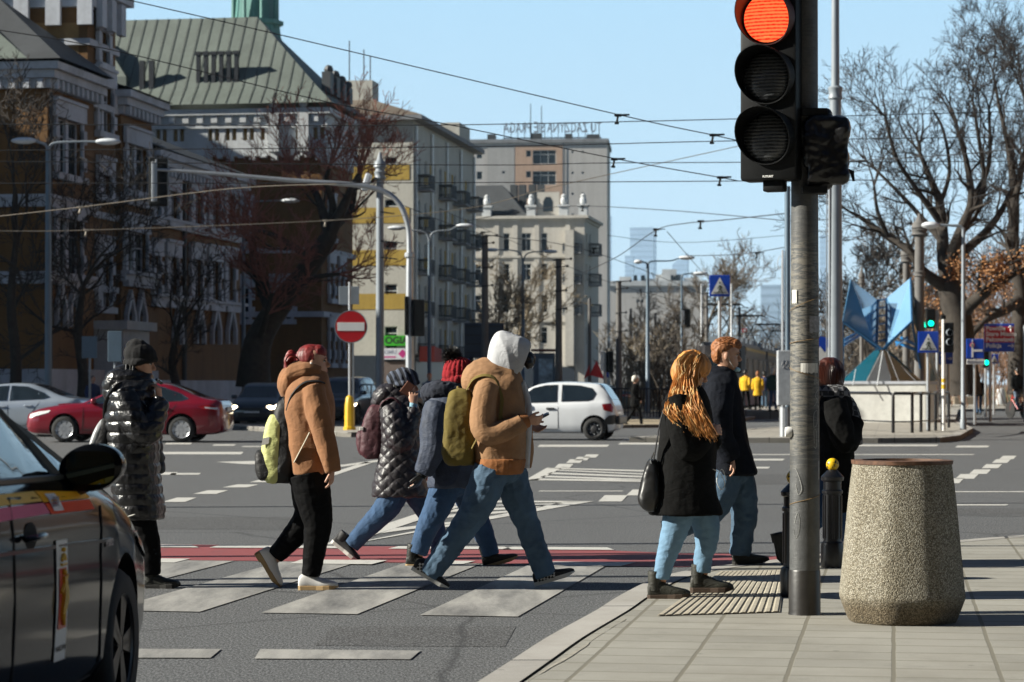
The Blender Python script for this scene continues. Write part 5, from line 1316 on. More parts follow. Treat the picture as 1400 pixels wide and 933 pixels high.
g = MB(); slab3(g, [C0r, C1r, PR, BR_], off); g.build('glass_wing', GL2, gl)
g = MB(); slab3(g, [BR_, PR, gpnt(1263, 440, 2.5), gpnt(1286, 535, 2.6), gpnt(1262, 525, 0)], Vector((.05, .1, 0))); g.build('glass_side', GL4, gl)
g = MB()
for a, b in ((C0l, C1l), (C0r, C1r)): g.tube([(*a, .05), (*b, .05)], 5)
for k in range(7): g.tube([(*C0l.lerp(C1l, k / 6), .03), (*C0r.lerp(C1r, k / 6), .03)], 4)
for k in range(1, 4):
    g.tube([(*(C0l.lerp(C1l, k / 4) - off * .2), .012), (*(BL_.lerp(PL, k / 4) - off * .2), .012)], 4)
    if k < 3: g.tube([(*(C0r.lerp(C1r, k / 3) - off * .2), .012), (*(BR_.lerp(PR, k / 3) - off * .2), .012)], 4)
for a, b in ((BL_, C0), (BR_, C0), (BR_, PR), (BL_, gpnt(1152, 525, -1)), (BR_, gpnt(1262, 525, -.8))): g.tube([(*a, .045), (*b, .045)], 5)
g.build('mullion', mat('blue steel', (0.02, 0.09, 0.2), .35, metal=.4), gl)
for q0, q1 in (((1153, 472), (1176, 458)), ((1153, 466), (1172, 455)), ((1250, 478), (1225, 468)), ((1252, 472), (1232, 462)), ((1240, 462), (1226, 472))): g = MB(); g.tube([(*gpnt(*q0, -1.2), .06), (*gpnt(*q1, .6), .05)], 5); g.build('strut', mat('bright blue steel', (0.015, 0.14, 0.34), .35), gl)
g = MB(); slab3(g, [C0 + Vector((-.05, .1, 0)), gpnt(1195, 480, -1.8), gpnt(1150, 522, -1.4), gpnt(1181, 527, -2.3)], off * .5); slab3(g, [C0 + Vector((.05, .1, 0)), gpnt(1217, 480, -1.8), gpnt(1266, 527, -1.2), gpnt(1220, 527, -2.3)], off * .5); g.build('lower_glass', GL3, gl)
g = MB(); slab3(g, [C0, gpnt(1182, 528, -2.6), gpnt(1220, 528, -2.6)], off); g.build('foot_plate', mat('grey foot panel', (0.12, 0.125, 0.13), .5), gl)
g = MB()
for a, b in (((1207, 480), (1199, 527)), ((1213, 480), (1231, 527)), ((1232, 500), (1257, 527)), ((1170, 505), (1166, 527))): g.tube([(*gpnt(*a, -2.7), .014), (*gpnt(*b, -2.9), .014)], 4)
g.build('stay_rod', GREYP, gl)
CONCW = wall_brick('pale concrete', (0.66, 0.66, 0.62), (0.55, 0.55, 0.52), .25)
g = MB(); x0, x1 = gpnt(1140, 530, -3).x, gpnt(1284, 530, -3).x
ol = [(x0, -2.3), (x1 - .5, -3.2), (x1 - .1, -3.0), (x1 + .15, -1.7), (x1 + .15, 4), (x0, 4)]
g.prism(ol, -.1, 1.32); g.build('plinth', CONCW, gl)
g = MB(); g.prism([(p[0] + (.06 if p[0] > 0 else 0), p[1] - (.06 if p[1] < 0 else 0)) for p in ol], 1.323, 1.42); g.build('coping', STONE, gl)
# sandstone blocks, bollards and a post box shape by the oak
t = thing('stone_block', 'long low sandstone block edging the park corner', 'stone block', gp(1325, 553, .1)); g = MB(); g.rbox((0, .5, .25), (2.0, .9, .52), .05); g.rbox((.72, .35, .3), (.62, .9, .5), .03); g.build('block', wall_brick('sandstone', (0.30, 0.25, 0.19), (0.24, 0.2, 0.15)), t)
for px, py, lab in ((1325, 545, 'pale round topped stone bollard behind the sandstone block'), (1368, 549, 'pale round topped stone bollard under the direction board')):
    t = thing('stone_bollard', lab, 'bollard', gp(px, py + 4, .1), group='stone bollards by the park'); t.location.y *= 1.0
    g = MB(); g.lathe([(.3, 0), (.32, .1), (.3, .8), (.22, 1.0), (.02, 1.08)], n=16); autosmooth(g.build('stone', STONE_W, t), 40)
# lamp posts out of the left edge of the picture: their shadows cross the junction
for x, y, h, lab in ((-15.5, 27.3, 11.0, 'tall lamp post left of the picture whose shadow crosses the junction'), (-13.5, 19.2, 9.0, 'lamp post left of the picture by the cycle lane'), (-12.6, 20.6, 8.5, 'signal post left of the picture by the cycle lane'), (-11.5, 17.0, 7.6, 'signal post left of the picture by the zebra')):
    t = thing('street_lamp', lab, 'street lamp', (x, y, 0)); g = MB(); g.lathe([(.1, 0), (.07, h)], n=10); g.build('pole', GREYP, t)
    lamp_arm(t, h, 1.2, .2, GREYP)
# overhead wires
WIREM = mat('overhead wire', (0.02, 0.02, 0.022), 0.5)
WIRE_LIT = mat('sunlit wire', (0.35, 0.30, 0.24), 0.35, metal=.5)  # paler wire colour stands in for sunlight on it
def wire(label, pts, Y0, Y1, r=.016, m=None, ins=()):
    n = len(pts); P = []
    for i, (x, y) in enumerate(pts):
        Y = Y0 + (Y1 - Y0) * (x - pts[0][0]) / (pts[-1][0] - pts[0][0]); P.append(wp(x, y, Y))
    o = P[0]; t = thing('overhead_wire', label, 'wire', o)
    g = MB(); g.tube([(*(p - o), r * .72) for p in P], 5, sm=6 if n > 2 else 0); g.build('cable', m or WIREM, t)
    for x, y, s_ in ins:
        k = 0
        for i in range(n - 1):
            if pts[i][0] <= x <= pts[i + 1][0]: k = i
        Y = Y0 + (Y1 - Y0) * (x - pts[0][0]) / (pts[-1][0] - pts[0][0])
        c = wp(x, y, Y) - o
        g = MB(); g.rbox(tuple(c), (.12 * s_, .05, .045 * s_), .015); g.tube([(*c, .02 * s_), (c.x - .02, c.y, c.z - .11 * s_, .02 * s_)], 6); g.rbox((c.x - .02, c.y, c.z - .125 * s_), (.07 * s_, .04, .035 * s_), .01); g.tube([(c.x, c.y, c.z, .02), (c.x + .18 * s_, c.y, c.z + .01, .014)], 5); g.build('insulator', BLACKM if m is None else WIRE_LIT, t)
wire('highest thin wire sloping down from top left towards the signal head', [(170, -1), (400, 52), (845, 157), (975, 185), (1010, 193)], 38, 38, .012, ins=((845, 158, 1), (975, 185, 1)))
wire('thin wire sloping over the steep roof down to the sky gap', [(-10, 40), (150, 68), (440, 138), (600, 168), (840, 217), (985, 243), (1010, 248)], 40, 40, .012, ins=((840, 218, 1), (985, 243, 1)))
wire('uppermost level wire crossing the whole sky', [(-10, 170), (630, 171), (1410, 152)], 46, 46, .013)
wire('second level wire crossing the sky below the uppermost', [(-10, 206), (640, 201), (1000, 193), (1410, 187)], 46, 46, .013)
wire('level wire passing just under the second one', [(-10, 221), (650, 226), (850, 223), (1410, 221)], 47, 47, .012)
wire('level wire skimming the lower edge of the signal head', [(-10, 251), (640, 250), (1410, 245)], 48, 48, .013)
wire('bright sloping wire across the dark palace windows', [(-10, 297), (115, 283), (320, 258), (460, 252)], 60, 58, .017, WIRE_LIT, ins=((110, 284, 1.1),))
wire('lower bright wire across the dark palace windows', [(-10, 316), (120, 315), (445, 302), (640, 285), (760, 255), (1010, 200)], 60, 62, .014, WIRE_LIT, ins=((118, 315, 1.1), (445, 302, 1.1)))
wire('wire from the grey mast through the balconies to the far lamps', [(520, 268), (650, 318), (760, 333), (860, 362), (1075, 450)], 82, 110, .018, ins=((660, 318, 1.5), (812, 340, 1.5)))
wire('contact wire with clamps meeting the mast left of the signal', [(800, 372), (846, 350), (897, 315), (935, 306), (990, 301), (1075, 292)], 96, 66, .022, ins=((897, 314, 1.8), (958, 303, 1.8)))
wire('drooping tram wire between tenement corner and signal pole', [(640, 302), (760, 283), (900, 287), (1075, 302)], 100, 70, .018, ins=((797, 282, 1.4),))
wire('contact wire running right through the oak branches', [(1140, 222), (1300, 212), (1410, 202)], 62, 58, .018, ins=((1175, 221, 1),))
wire('level wire crossing the oak twigs above the glass pavilion', [(1100, 303), (1250, 288), (1410, 250)], 64, 60, .012)
wire('lowest wire passing between the oak trunk and the pavilion', [(1130, 330), (1280, 322), (1410, 318)], 80, 80, .014)
wire('steep wire falling from the clamp to the tram stop', [(912, 317), (960, 372), (1010, 425)], 90, 118, .02)
wire('far wire strung in front of the skyscrapers', [(830, 322), (930, 332), (1075, 322)], 100, 90, .014)
wire('wire passing right of the pedestrian sign to the conduit', [(940, 350), (1010, 348), (1075, 338)], 90, 70, .018, ins=((1035, 346, 1.2),))
wire('steep pair wire from slab roof down to the tenement lamp', [(600, 285), (700, 330), (830, 385), (980, 425)], 95, 120, .016)
# ---------------------------------------------------------------- vehicles
def paint(name, col, flake=0.0, rough=.28):
    return mat(name, col, rough, metal=flake, var=.05, vs=2, coat=1.0)
CGLASS = mat('car glass', (0.012, 0.018, 0.022), .03, var=.5, vs=1.2, spec=.8, coat=.5)
RUBBER = mat('tyre rubber', (0.014, 0.014, 0.014), .8, var=.3, vs=30)
ALLOY = mat('silver wheel', (0.55, 0.57, 0.6), .3, metal=.6, var=.08)
DALLOY = mat('black wheel', (0.02, 0.02, 0.022), .35, metal=.4, var=.2)
STEELW = mat('black steel wheel', (0.03, 0.03, 0.032), .5, metal=.3)
TRIMK = mat('black car trim', (0.014, 0.014, 0.015), .4)
CHROME = mat('chrome trim', (0.7, 0.72, 0.74), .15, metal=1.0, var=.03)
TAILR = mat('tail lamp red', (0.30, 0.008, 0.012), .12, coat=1.0); TAILW = mat('lamp clear', (0.66, 0.66, 0.66), .12, coat=1.0)
HEADON = mat('lit headlamp', (1, .9, .7), .2, emit=(1.0, .82, .55), es=5.0)
PLATE = mat('number plate', (0.62, 0.62, 0.6), .5); WELL = mat('wheel well', (0.006, 0.006, 0.006), .9)
def lin(tab, x):
    if x <= tab[0][0]: return tab[0][1]
    for (a, p), (b, q) in zip(tab, tab[1:]):
        if x <= b:
            t = (x - a) / (b - a); return p + (q - p) * t
    return tab[-1][1]
def smooth_tab(tab, n=6):
    tab = sorted(tab); return [tuple(r) for r in crom([list(p) for p in tab], n)]
class Car:
    def __init__(s, L, W, top, belt, wx, wr, roofw, sill=.19, seg=64):
        s.L, s.W, s.wx, s.wr, s.rw, s.sill = L, W, wx, wr, roofw, sill
        s.top = smooth_tab(top); s.belt = smooth_tab(belt); s.seg = seg
    def sec(s, x):
        h = s.L / 2; e = min(h - x, h + x)
        hw = s.W / 2 * lin([(0, .70), (.04, .80), (.12, .88), (.3, .945), (.7, .985), (1.1, 1.0)], max(e, 0))
        zb = s.sill + lin([(0, .14), (.05, .07), (.2, .02), (.5, 0)], max(e, 0))
        bl, tp = lin(s.belt, x), lin(s.top, x)
        t = max(0.0, min(1.0, (tp - bl) / .32)); rw = (.86 * hw) * (1 - t) + s.rw * t
        d = max(tp - bl, .001)
        zm = zb + (bl - zb) * .5
        return [(0, zb), (.78 * hw, zb), (.92 * hw, zb + .03), (.975 * hw, zb + .12), (.99 * hw, zb + (zm - zb) * .6), (hw, zm + .04), (.995 * hw, zm + (bl - zm) * .55), (.975 * hw, bl - .055), (.945 * hw, bl - .012), (.925 * hw, bl + .012 * t),
                (.925 * hw + (rw * 1.05 - .925 * hw) * .5, bl + d * .48), (rw * 1.03, bl + d * .86), (rw * .95, bl + d * .955), (rw * .75, bl + d * .985), (rw * .4, tp - .002), (0, tp)]
    def side_y(s, x, z):
        p = s.sec(x)
        for (y0, z0), (y1, z1) in zip(p[2:], p[3:]):
            if z0 <= z <= z1 and z1 > z0: return y0 + (y1 - y0) * (z - z0) / (z1 - z0)
        return p[5][0]
    def top_z(s, x, y):
        p = s.sec(x)[9:]; y = abs(y)
        for (y0, z0), (y1, z1) in zip(p, p[1:]):
            if y1 <= y <= y0 and y0 > y1: return z0 + (z1 - z0) * (y0 - y) / (y0 - y1)
        return p[0][1]
    def body(s, parent, m, name='body'):
        mb = MB(); xs = [-s.L / 2 + s.L * i / s.seg for i in range(s.seg + 1)]
        for e in (.02, .05, .1): xs += [-s.L / 2 + e, s.L / 2 - e]
        xs = sorted(set(round(x, 4) for x in xs)); rs = []
        for x in xs:
            p = s.sec(x); rs.append([(x, y, z) for y, z in p] + [(x, -y, z) for y, z in p[-2:0:-1]])
        mb.rings(rs); me = mb.mesh('body', [m, WELL]); o = inst(name, me, parent)
        bm = bmesh.new(); bm.from_mesh(me); bmesh.ops.recalc_face_normals(bm, faces=bm.faces); bm.to_mesh(me); bm.free()
        for wx in s.wx:
            for sd in (-1, 1):
                c = MB(); R_ = s.wr + .055
                c.lathe([(R_, -.2), (R_, .2)], (wx, sd * (s.W / 2 - .07), s.wr + .01), 40, axis='Y')
                cm = c.mesh('cut', [WELL]); co = inst('cut', cm)
                bm = bmesh.new(); bm.from_mesh(cm); bmesh.ops.recalc_face_normals(bm, faces=bm.faces); bm.to_mesh(cm); bm.free()
                md = o.modifiers.new('b', 'BOOLEAN'); md.object = co; md.operation = 'DIFFERENCE'; md.solver = 'EXACT'
                try: md.material_mode = 'TRANSFER'
                except Exception: pass
                o.parent = None
                nm = evalmesh(o); o.modifiers.clear(); o.data = nm; o.parent = parent
                bpy.data.objects.remove(co)
        return autosmooth(o, 28)
    def drape(s, parent, name, m, pts, sd=-1, off=.006, sub=4):
        """Panel on the side (sd = -1: right side) bounded by (x,z) points."""
        P = []
        for i, p in enumerate(pts):
            q = pts[(i + 1) % len(pts)]
            for k in range(sub): P.append((p[0] + (q[0] - p[0]) * k / sub, p[1] + (q[1] - p[1]) * k / sub))
        bm = bmesh.new(); vs = [bm.verts.new((x, 0, z)) for x, z in P]; f = bm.faces.new(vs)
        bmesh.ops.triangulate(bm, faces=[f])
        for _ in range(1): bmesh.ops.subdivide_edges(bm, edges=[e for e in bm.edges if e.calc_length() > .12], cuts=1, use_grid_fill=False)
        bmesh.ops.triangulate(bm, faces=bm.faces[:])
        for v in bm.verts: v.co.y = sd * (s.side_y(v.co.x, v.co.z) + off)
        me = bpy.data.meshes.new(name); bm.to_mesh(me); bm.free(); me.materials.append(m)
        me.polygons.foreach_set('use_smooth', [True] * len(me.polygons))
        return inst(name, me, parent)
    def line(s, parent, name, m, pts, sd=-1, r=.006, off=0.0, sub=6):
        P = []
        for p, q in zip(pts, pts[1:]):
            for k in range(sub + 1):
                x, z = p[0] + (q[0] - p[0]) * k / sub, p[1] + (q[1] - p[1]) * k / sub; P.append((x, sd * (s.side_y(x, z) + off), z, r))
        g = MB(); g.tube(P, 5); return g.build(name, m, parent)
    def screen(s, parent, name, x0, x1, m, f=.9, off=.008, n=8):
        g = MB(); rs = []
        for i in range(n + 1):
            x = x0 + (x1 - x0) * i / n; w = s.sec(x)[11][0] * f; r = []
            for j in range(n + 1): y = -w + 2 * w * j / n; r.append((x + (off if x1 > 0 else -off) * .5, y, s.top_z(x, y) + off))
            rs.append(r)
        g.rings(rs, caps=False, closed=False); return autosmooth(g.build(name, m, parent), 60)
def wheel_mesh(r, w, style):
    ty = MB(); ty.lathe([(r * .66, -w / 2), (r * .9, -w / 2 - .005), (r * .985, -w * .36), (r, -w * .2), (r, w * .2), (r * .985, w * .36), (r * .9, w / 2 + .005), (r * .66, w / 2)], n=36, axis='Y', caps=False)
    rm = MB()
    if style == 'steel':
        rm.lathe([(r * .67, -w * .48), (r * .64, -w * .3), (r * .5, -w * .22), (r * .34, -w * .34), (r * .18, -w * .42), (.001, -w * .43)], n=30, axis='Y', caps=False)
        for k in range(8):
            a = 2 * PI * k / 8; rm.ball((r * .44 * math.cos(a), -w * .30, r * .44 * math.sin(a)), (.018, .012, .018), 6, m=1)
    else:
        ns = 8 if style == 'cover' else 5
        rm.lathe([(r * .67, -w * .49), (r * .63, -w * .44), (r * .62, -w * .1)], n=36, axis='Y', caps=False)
        rm.lathe([(r * .62, -w * .12), (.001, -w * .12)], n=24, axis='Y', caps=False, m=1)
        rm.lathe([(r * .2, -w * .2), (r * .18, -w * .42), (.001, -w * .45)], n=16, axis='Y', caps=False)
        for k in range(ns):
            a = 2 * PI * k / ns; dw = (.15 if style == 'cover' else .11) * r
            for q in ((0,) if style == 'cover' else (-.13, .13)):
                c, sn = math.cos(a + q), math.sin(a + q); pc, ps = -sn, c
                y0, y1 = -w * .44, -w * .3
                i0, i1 = r * .12, r * .65
                wi, wo = dw * .55, dw * (1.35 if style == 'cover' else .9)
                P = [(i0 * c + wi * pc, y0, i0 * sn + wi * ps), (i0 * c - wi * pc, y0, i0 * sn - wi * ps), (i1 * c - wo * pc, y0, i1 * sn - wo * ps), (i1 * c + wo * pc, y0, i1 * sn + wo * ps)]
                rm.add(P + [(p[0], y1, p[2]) for p in P], [(0, 1, 2, 3), (0, 4, 5, 1), (1, 5, 6, 2), (2, 6, 7, 3), (3, 7, 4, 0)])
    m = {'cover': [ALLOY, DARKM], 'alloy': [DALLOY, WELL], 'steel': [STEELW, GALV]}[style]
    a = ty.mesh('tyre', [RUBBER]); a.polygons.foreach_set('use_smooth', [True] * len(a.polygons))
    return a, rm.mesh('rim', m)
def wheels(car, parent, style, w=.2):
    a, b = wheel_mesh(car.wr, w, style)
    for wx in car.wx:
        for sd in (-1, 1):
            wo = inst('wheel', a, parent, (wx, sd * (car.W / 2 - w / 2 - .015), car.wr), (0, 0, 0 if sd < 0 else PI)); wo.data = a
            inst('rim', b, wo)
def mirror(car, parent, x, z, m, sd, out=.12, glass=False):
    y = car.side_y(x, z); g = MB(); g.rbox((x, sd * (y + out * .9), z + .05), (.12, .2, .14), .045); g.box((x + .02, sd * (y + .03), z - .0), (.08, .12, .04))
    return autosmooth(g.build('mirror', m, parent), 50)
def make_car(label, cat, loc, rz, col, kind, style='cover', lights=False, wins=True, group=None):
    if kind == 'hatch':
        c = Car(3.66, 1.66, [(1.83, .58), (1.76, .72), (1.45, .89), (1.02, .98), (.42, 1.36), (.05, 1.475), (-.5, 1.51), (-1.1, 1.48), (-1.42, 1.42), (-1.62, 1.16), (-1.75, .95), (-1.83, .72)],
                [(1.83, .56), (1.7, .70), (1.4, .83), (.95, .90), (.3, .93), (-.6, .96), (-1.3, 1.0), (-1.6, 1.0), (-1.75, .93), (-1.83, .70)], (1.13, -1.27), .295, .60)
        sw = [[(.86, .955), (.33, 1.335), (.0, 1.41), (-.30, 1.42), (-.30, .985)], [(-.42, 1.0), (-.42, 1.42), (-.9, 1.40), (-1.2, 1.33), (-1.30, 1.2), (-1.22, 1.05), (-1.1, 1.015)]]
        scr = (.98, .42, -1.36, -1.70)
    elif kind == 'suv':
        c = Car(4.5, 1.85, [(2.25, .68), (2.15, .9), (1.6, 1.05), (1.0, 1.12), (.4, 1.55), (0, 1.67), (-.8, 1.7), (-1.7, 1.64), (-2.05, 1.3), (-2.25, .85)],
                [(2.25, .66), (2.1, .86), (1.5, 1.0), (.9, 1.04), (-.5, 1.07), (-1.7, 1.12), (-2.1, 1.1), (-2.25, .8)], (1.38, -1.32), .35, .66, sill=.26)
        sw = [[(.82, 1.09), (.35, 1.5), (0, 1.6), (-.3, 1.61), (-.3, 1.12)], [(-.38, 1.12), (-.38, 1.61), (-1.2, 1.58), (-1.6, 1.5), (-1.75, 1.2), (-1.5, 1.15)]]
        scr = (.98, .42, -1.72, -2.02)
    else:
        c = Car(4.95, 1.86, [(2.475, .58), (2.4, .72), (2.0, .86), (1.3, .97), (1.0, 1.0), (.25, 1.36), (-.15, 1.455), (-.7, 1.48), (-1.15, 1.43), (-1.75, 1.18), (-2.1, 1.07), (-2.38, 1.03), (-2.475, .78)],
                [(2.475, .55), (2.3, .70), (1.9, .80), (1.2, .90), (0, .945), (-1.2, .985), (-2.0, 1.0), (-2.35, .97), (-2.475, .74)], (1.46, -1.46), .33, .60)
        sw = [[(.92, .965), (.2, 1.315), (-.2, 1.385), (-.42, 1.395), (-.42, .985)], [(-.49, .99), (-.49, 1.395), (-.95, 1.37), (-1.42, 1.2), (-1.62, 1.08), (-1.45, 1.03)]]
        scr = (.96, .25, -1.12, -1.86)
    t = thing('car', label, cat, loc, rz, group)
    c.body(t, col)
    for sd in (1, -1):
        for p in sw:
            c.drape(t, 'side_window', CGLASS, p, sd)
            if kind == 'sedan' or style == 'steel': c.line(t, 'window_trim', CHROME if kind == 'sedan' else TRIMK, p + [p[0]], sd, .009, .004, 3)
        xs = sw[0][3][0] - .04; dz = c.sill
        c.line(t, 'panel_gap', WELL, [(xs, lin(c.belt, xs)), (xs, dz + .12)], sd, .007); c.line(t, 'panel_gap', WELL, [(.98, .86), (c.wx[0] - c.wr - .14, .55), (c.wx[0] - c.wr - .12, dz + .12), (xs, dz + .1)], sd, .007)
        if kind != 'hatch': c.line(t, 'panel_gap', WELL, [(c.wx[1] + .1, .96), (c.wx[1] + .36, .62), (c.wx[1] + .5, dz + .12), (xs, dz + .1)], sd, .007)
        for hx_ in ((xs + .2,) if kind == 'hatch' else (xs + .16, c.wx[1] + .42)):
            hz = lin(c.belt, hx_) - .13; y = c.side_y(hx_, hz); g = MB(); g.rbox((hx_, sd * (y + .015), hz), (.22, .04, .05), .015); g.build('door_handle', TRIMK if kind == 'hatch' else col, t)
        mirror(c, t, .72, lin(c.belt, .72) + .05, col, sd)
        fx_ = c.L / 2
        c.drape(t, 'headlamp', HEADON if lights else TAILW, [(fx_ - .1, .60), (fx_ - .62, .74), (fx_ - .66, .80), (fx_ - .35, .765), (fx_ - .12, .70)], sd, .01)
        rx = -c.L / 2
        if kind == 'hatch': c.drape(t, 'tail_lamp', TAILR, [(rx + .07, .84), (rx + .1, .72), (rx + .32, .78), (rx + .36, .93), (rx + .14, .955)], sd, .012)
        else:
            c.drape(t, 'tail_lamp', TAILR, [(rx + .06, .86), (rx + .1, .76), (rx + .5, .83), (rx + .62, .90), (rx + .3, .93)], sd, .012)
            c.drape(t, 'tail_lamp_clear', TAILW, [(rx + .12, .86), (rx + .14, .81), (rx + .42, .85), (rx + .44, .88)], sd, .018)
    c.screen(t, 'windscreen', scr[0], scr[1], CGLASS); c.screen(t, 'rear_window', scr[2], scr[3], CGLASS)
    fx_ = c.L / 2
    for sx_, zz in ((1, .48), (-1, .82 if kind != 'hatch' else .62)):
        g = MB(); g.rbox((sx_ * (fx_ + .008), 0, zz), (.02, .52, .115), .006); pl = g.build('number_plate', PLATE, t)
    g = MB(); g.rbox((fx_ - .02, 0, .42), (.1, 1.0, .14), .02); g.rbox((fx_ - .01, 0, .62), (.08, .8, .1), .02); g.build('grille', TRIMK, t)
    if lights:
        for sd in (1, -1): g = MB(); g.ball((fx_ - .06, sd * c.W * .36, .66), (.05, .13, .08), 10); g.build('headlamp', HEADON, t)
    if kind == 'hatch':
        for sd in (1, -1): c.drape(t, 'bumper_corner', TRIMK, [(-1.815, .42), (-1.5, .40), (-1.56, .56), (-1.65, .64), (-1.81, .66)], sd, .014)
        g = MB(); g.rbox((-1.86, 0, .52), (.1, 1.3, .22), .04); g.build('rear_bumper', TRIMK, t)
    wheels(c, t, style)
    return t, c
RED = paint('dark red car paint', (0.20, 0.006, 0.018), .25); WHT = paint('white car paint', (0.66, 0.68, 0.70)); SILV = paint('silver car paint', (0.42, 0.48, 0.55), .5); NAVY = paint('navy car paint', (0.010, 0.016, 0.030), .2); BLK = paint('black car paint', (0.006, 0.007, 0.009), .1, .2); TEAL = paint('teal car paint', (0.03, 0.07, 0.10), .2)
p = gp(168, 605.5); make_car('dark red sedan driving behind the woman in the black puffer coat', 'car', (p.x + .05, p.y + .95, 0), R(176), RED, 'sedan')
p = gp(20, 600); make_car('silver sedan partly hidden behind the dark red sedan', 'car', ((-8 - CX) / FOC * 66, 67, 0), R(174), SILV, 'sedan')
p = gp(747, 602.5); make_car('white three door hatchback with black steel wheels behind the hooded man', 'car', (p.x + .12, p.y + .85, 0), R(169), WHT, 'hatch', 'steel')
make_car('small dark blue car with lit headlamps right behind the red sedan', 'car', wp(361, 525, 82).xy.to_3d(), R(-97), NAVY, 'hatch', 'steel', True)
make_car('dark off roader with lit headlamps behind the no entry pole', 'car', wp(468, 525, 84).xy.to_3d(), R(-100), NAVY, 'suv', 'alloy', True)
make_car('teal sedan parked past the yellow sign base', 'car', wp(515, 525, 96).xy.to_3d(), R(-128), TEAL, 'sedan', 'alloy')
make_car('pale estate car far behind the red bobble hat', 'car', wp(606, 525, 112).xy.to_3d(), R(172), SILV, 'sedan')
make_car('grey car just visible over the roof of the white hatchback', 'car', wp(800, 525, 122).xy.to_3d(), R(175), TEAL, 'sedan')
# ---------------------------------------------------------------- foreground taxi
PHI = R(2.8)
tc = Car(4.5, 1.80, [(2.25, .55), (2.2, .68), (2.0, .80), (1.55, .97), (1.05, 1.08), (.75, 1.15), (.05, 1.47), (-.3, 1.57), (-.8, 1.61), (-1.4, 1.57), (-1.8, 1.44), (-2.1, 1.12), (-2.25, .8)],
         [(2.25, .52), (2.15, .66), (1.9, .79), (1.5, .92), (1.05, 1.01), (.6, 1.055), (-.2, 1.085), (-1.2, 1.13), (-1.9, 1.14), (-2.15, 1.02), (-2.25, .75)], (1.32, -1.38), .33, .60, seg=110)
Yw = 10.4; Xw = (168 - CX) / FOC * Yw
hv = Vector((math.sin(PHI), math.cos(PHI), 0)); rv = Vector((math.cos(PHI), -math.sin(PHI), 0))
tloc = Vector((Xw, Yw, 0)) - hv * 1.32 - rv * .88
tx = thing('taxi', 'black taxi with rainbow door stripe waiting in the near lane', 'taxi', tloc, PI / 2 - PHI)
BLKT = mat('glossy black car paint', (0.004, 0.005, 0.007), .1, var=.05, coat=.1, spec=.12)
tb = tc.body(tx, BLKT)
GLT = mat('tinted taxi glass', (0.01, 0.018, 0.022), .02, var=.3, vs=1, spec=.5)
for sd in (-1, 1):
    tc.drape(tx, 'side_window', GLT, [(.30, 1.10), (.14, 1.36), (-.12, 1.49), (-.55, 1.52), (-.55, 1.115)], sd, .006)
    tc.drape(tx, 'quarter_window', GLT, [(.66, 1.092), (.24, 1.33), (.38, 1.095)], sd, .006)
    tc.drape(tx, 'rear_side_window', GLT, [(-.63, 1.12), (-.63, 1.52), (-1.3, 1.48), (-1.7, 1.3), (-1.8, 1.2), (-1.4, 1.155)], sd, .006)
    tc.line(tx, 'window_seal', TRIMK, [(.74, 1.078), (-.55, 1.102), (-1.7, 1.15)], sd, .014, .002)
    tc.line(tx, 'pillar_trim', TRIMK, [(.36, 1.095), (.19, 1.345)], sd, .022, .0); tc.line(tx, 'pillar_trim', TRIMK, [(.76, 1.09), (.21, 1.39), (-.1, 1.51), (-.8, 1.545)], sd, .018, .004)
    tc.line(tx, 'panel_gap', WELL, [(.86, .95), (.80, .75), (.82, .45), (.86, .34), (.80, .26), (-.56, .25)], sd, .006); tc.line(tx, 'panel_gap', WELL, [(-.585, 1.05), (-.58, .25)], sd, .006)
    tc.line(tx, 'crease', BLKT, [(1.0, .80), (.2, .83), (-1.9, .9)], sd, .012, -.004)
    for hx_ in (-.36, -1.36):
        hz = .895; y = tc.side_y(hx_, hz)
        g = MB(); g.ball((hx_ + .02, sd * (y - .002), hz), (.10, .008, .055), 16); g.build('handle_recess', WELL, tx)
        g = MB(); g.tube([(hx_ - .12, sd * (y + .012), hz, .016), (hx_ - .08, sd * (y + .035), hz + .004, .018), (hx_ + .08, sd * (y + .035), hz + .004, .018), (hx_ + .12, sd * (y + .012), hz, .016)], 8, sm=3, flat=.7); autosmooth(g.build('door_handle', BLKT, tx))
    # coloured livery stripes
    YEL_, ORG_, PNK_, DRK_ = mat('livery yellow', (.80, .36, .012), .55, spec=.1, var=.03), mat('livery red orange', (.70, .045, .012), .55, spec=.1, var=.03), mat('livery pink', (.62, .14, .25), .55, spec=.1, var=.03), mat('livery pale', (.72, .45, .12), .55, spec=.1, var=.03)
    tc.drape(tx, 'livery_stripe', YEL_, [(.62, 1.018), (.68, .99), (-.10, 1.01), (-.16, 1.055)], sd, .004)
    tc.drape(tx, 'livery_stripe', ORG_, [(.66, .985), (.74, .942), (-.0, .96), (-.08, 1.005)], sd, .004)
    tc.drape(tx, 'livery_stripe', DRK_, [(-.175, 1.055), (-.115, 1.015), (-1.6, 1.045), (-1.6, 1.085)], sd, .004)
    tc.drape(tx, 'livery_stripe', PNK_, [(-.10, 1.008), (-.02, .965), (-1.6, .985), (-1.6, 1.038)], sd, .004)
    y = lambda x, z: sd * (tc.side_y(x, z) + .006)
PLQ = mat('side number plaque', (.55, .56, .6), .45, var=.35, vs=60)
tc.drape(tx, 'number_sticker', PLQ, [(.20, .965), (.10, 1.035), (-.06, 1.04), (.04, .97)], -1, .007)
tc.drape(tx, 'crest_sticker', mat('white sticker', (.66, .65, .62), .4, var=.04), [(.20, .395), (.20, .855), (.02, .86), (.02, .40)], -1, .006)
tc.drape(tx, 'crest_field', mat('crest red', (.55, .025, .012), .4), [(.175, .52), (.165, .75), (.055, .75), (.045, .52)], -1, .009)
CRY = mat('crest yellow', (.75, .42, .03), .4)
g = MB()
def sp_(x, z): return (x, -(tc.side_y(x, z) + .013), z)
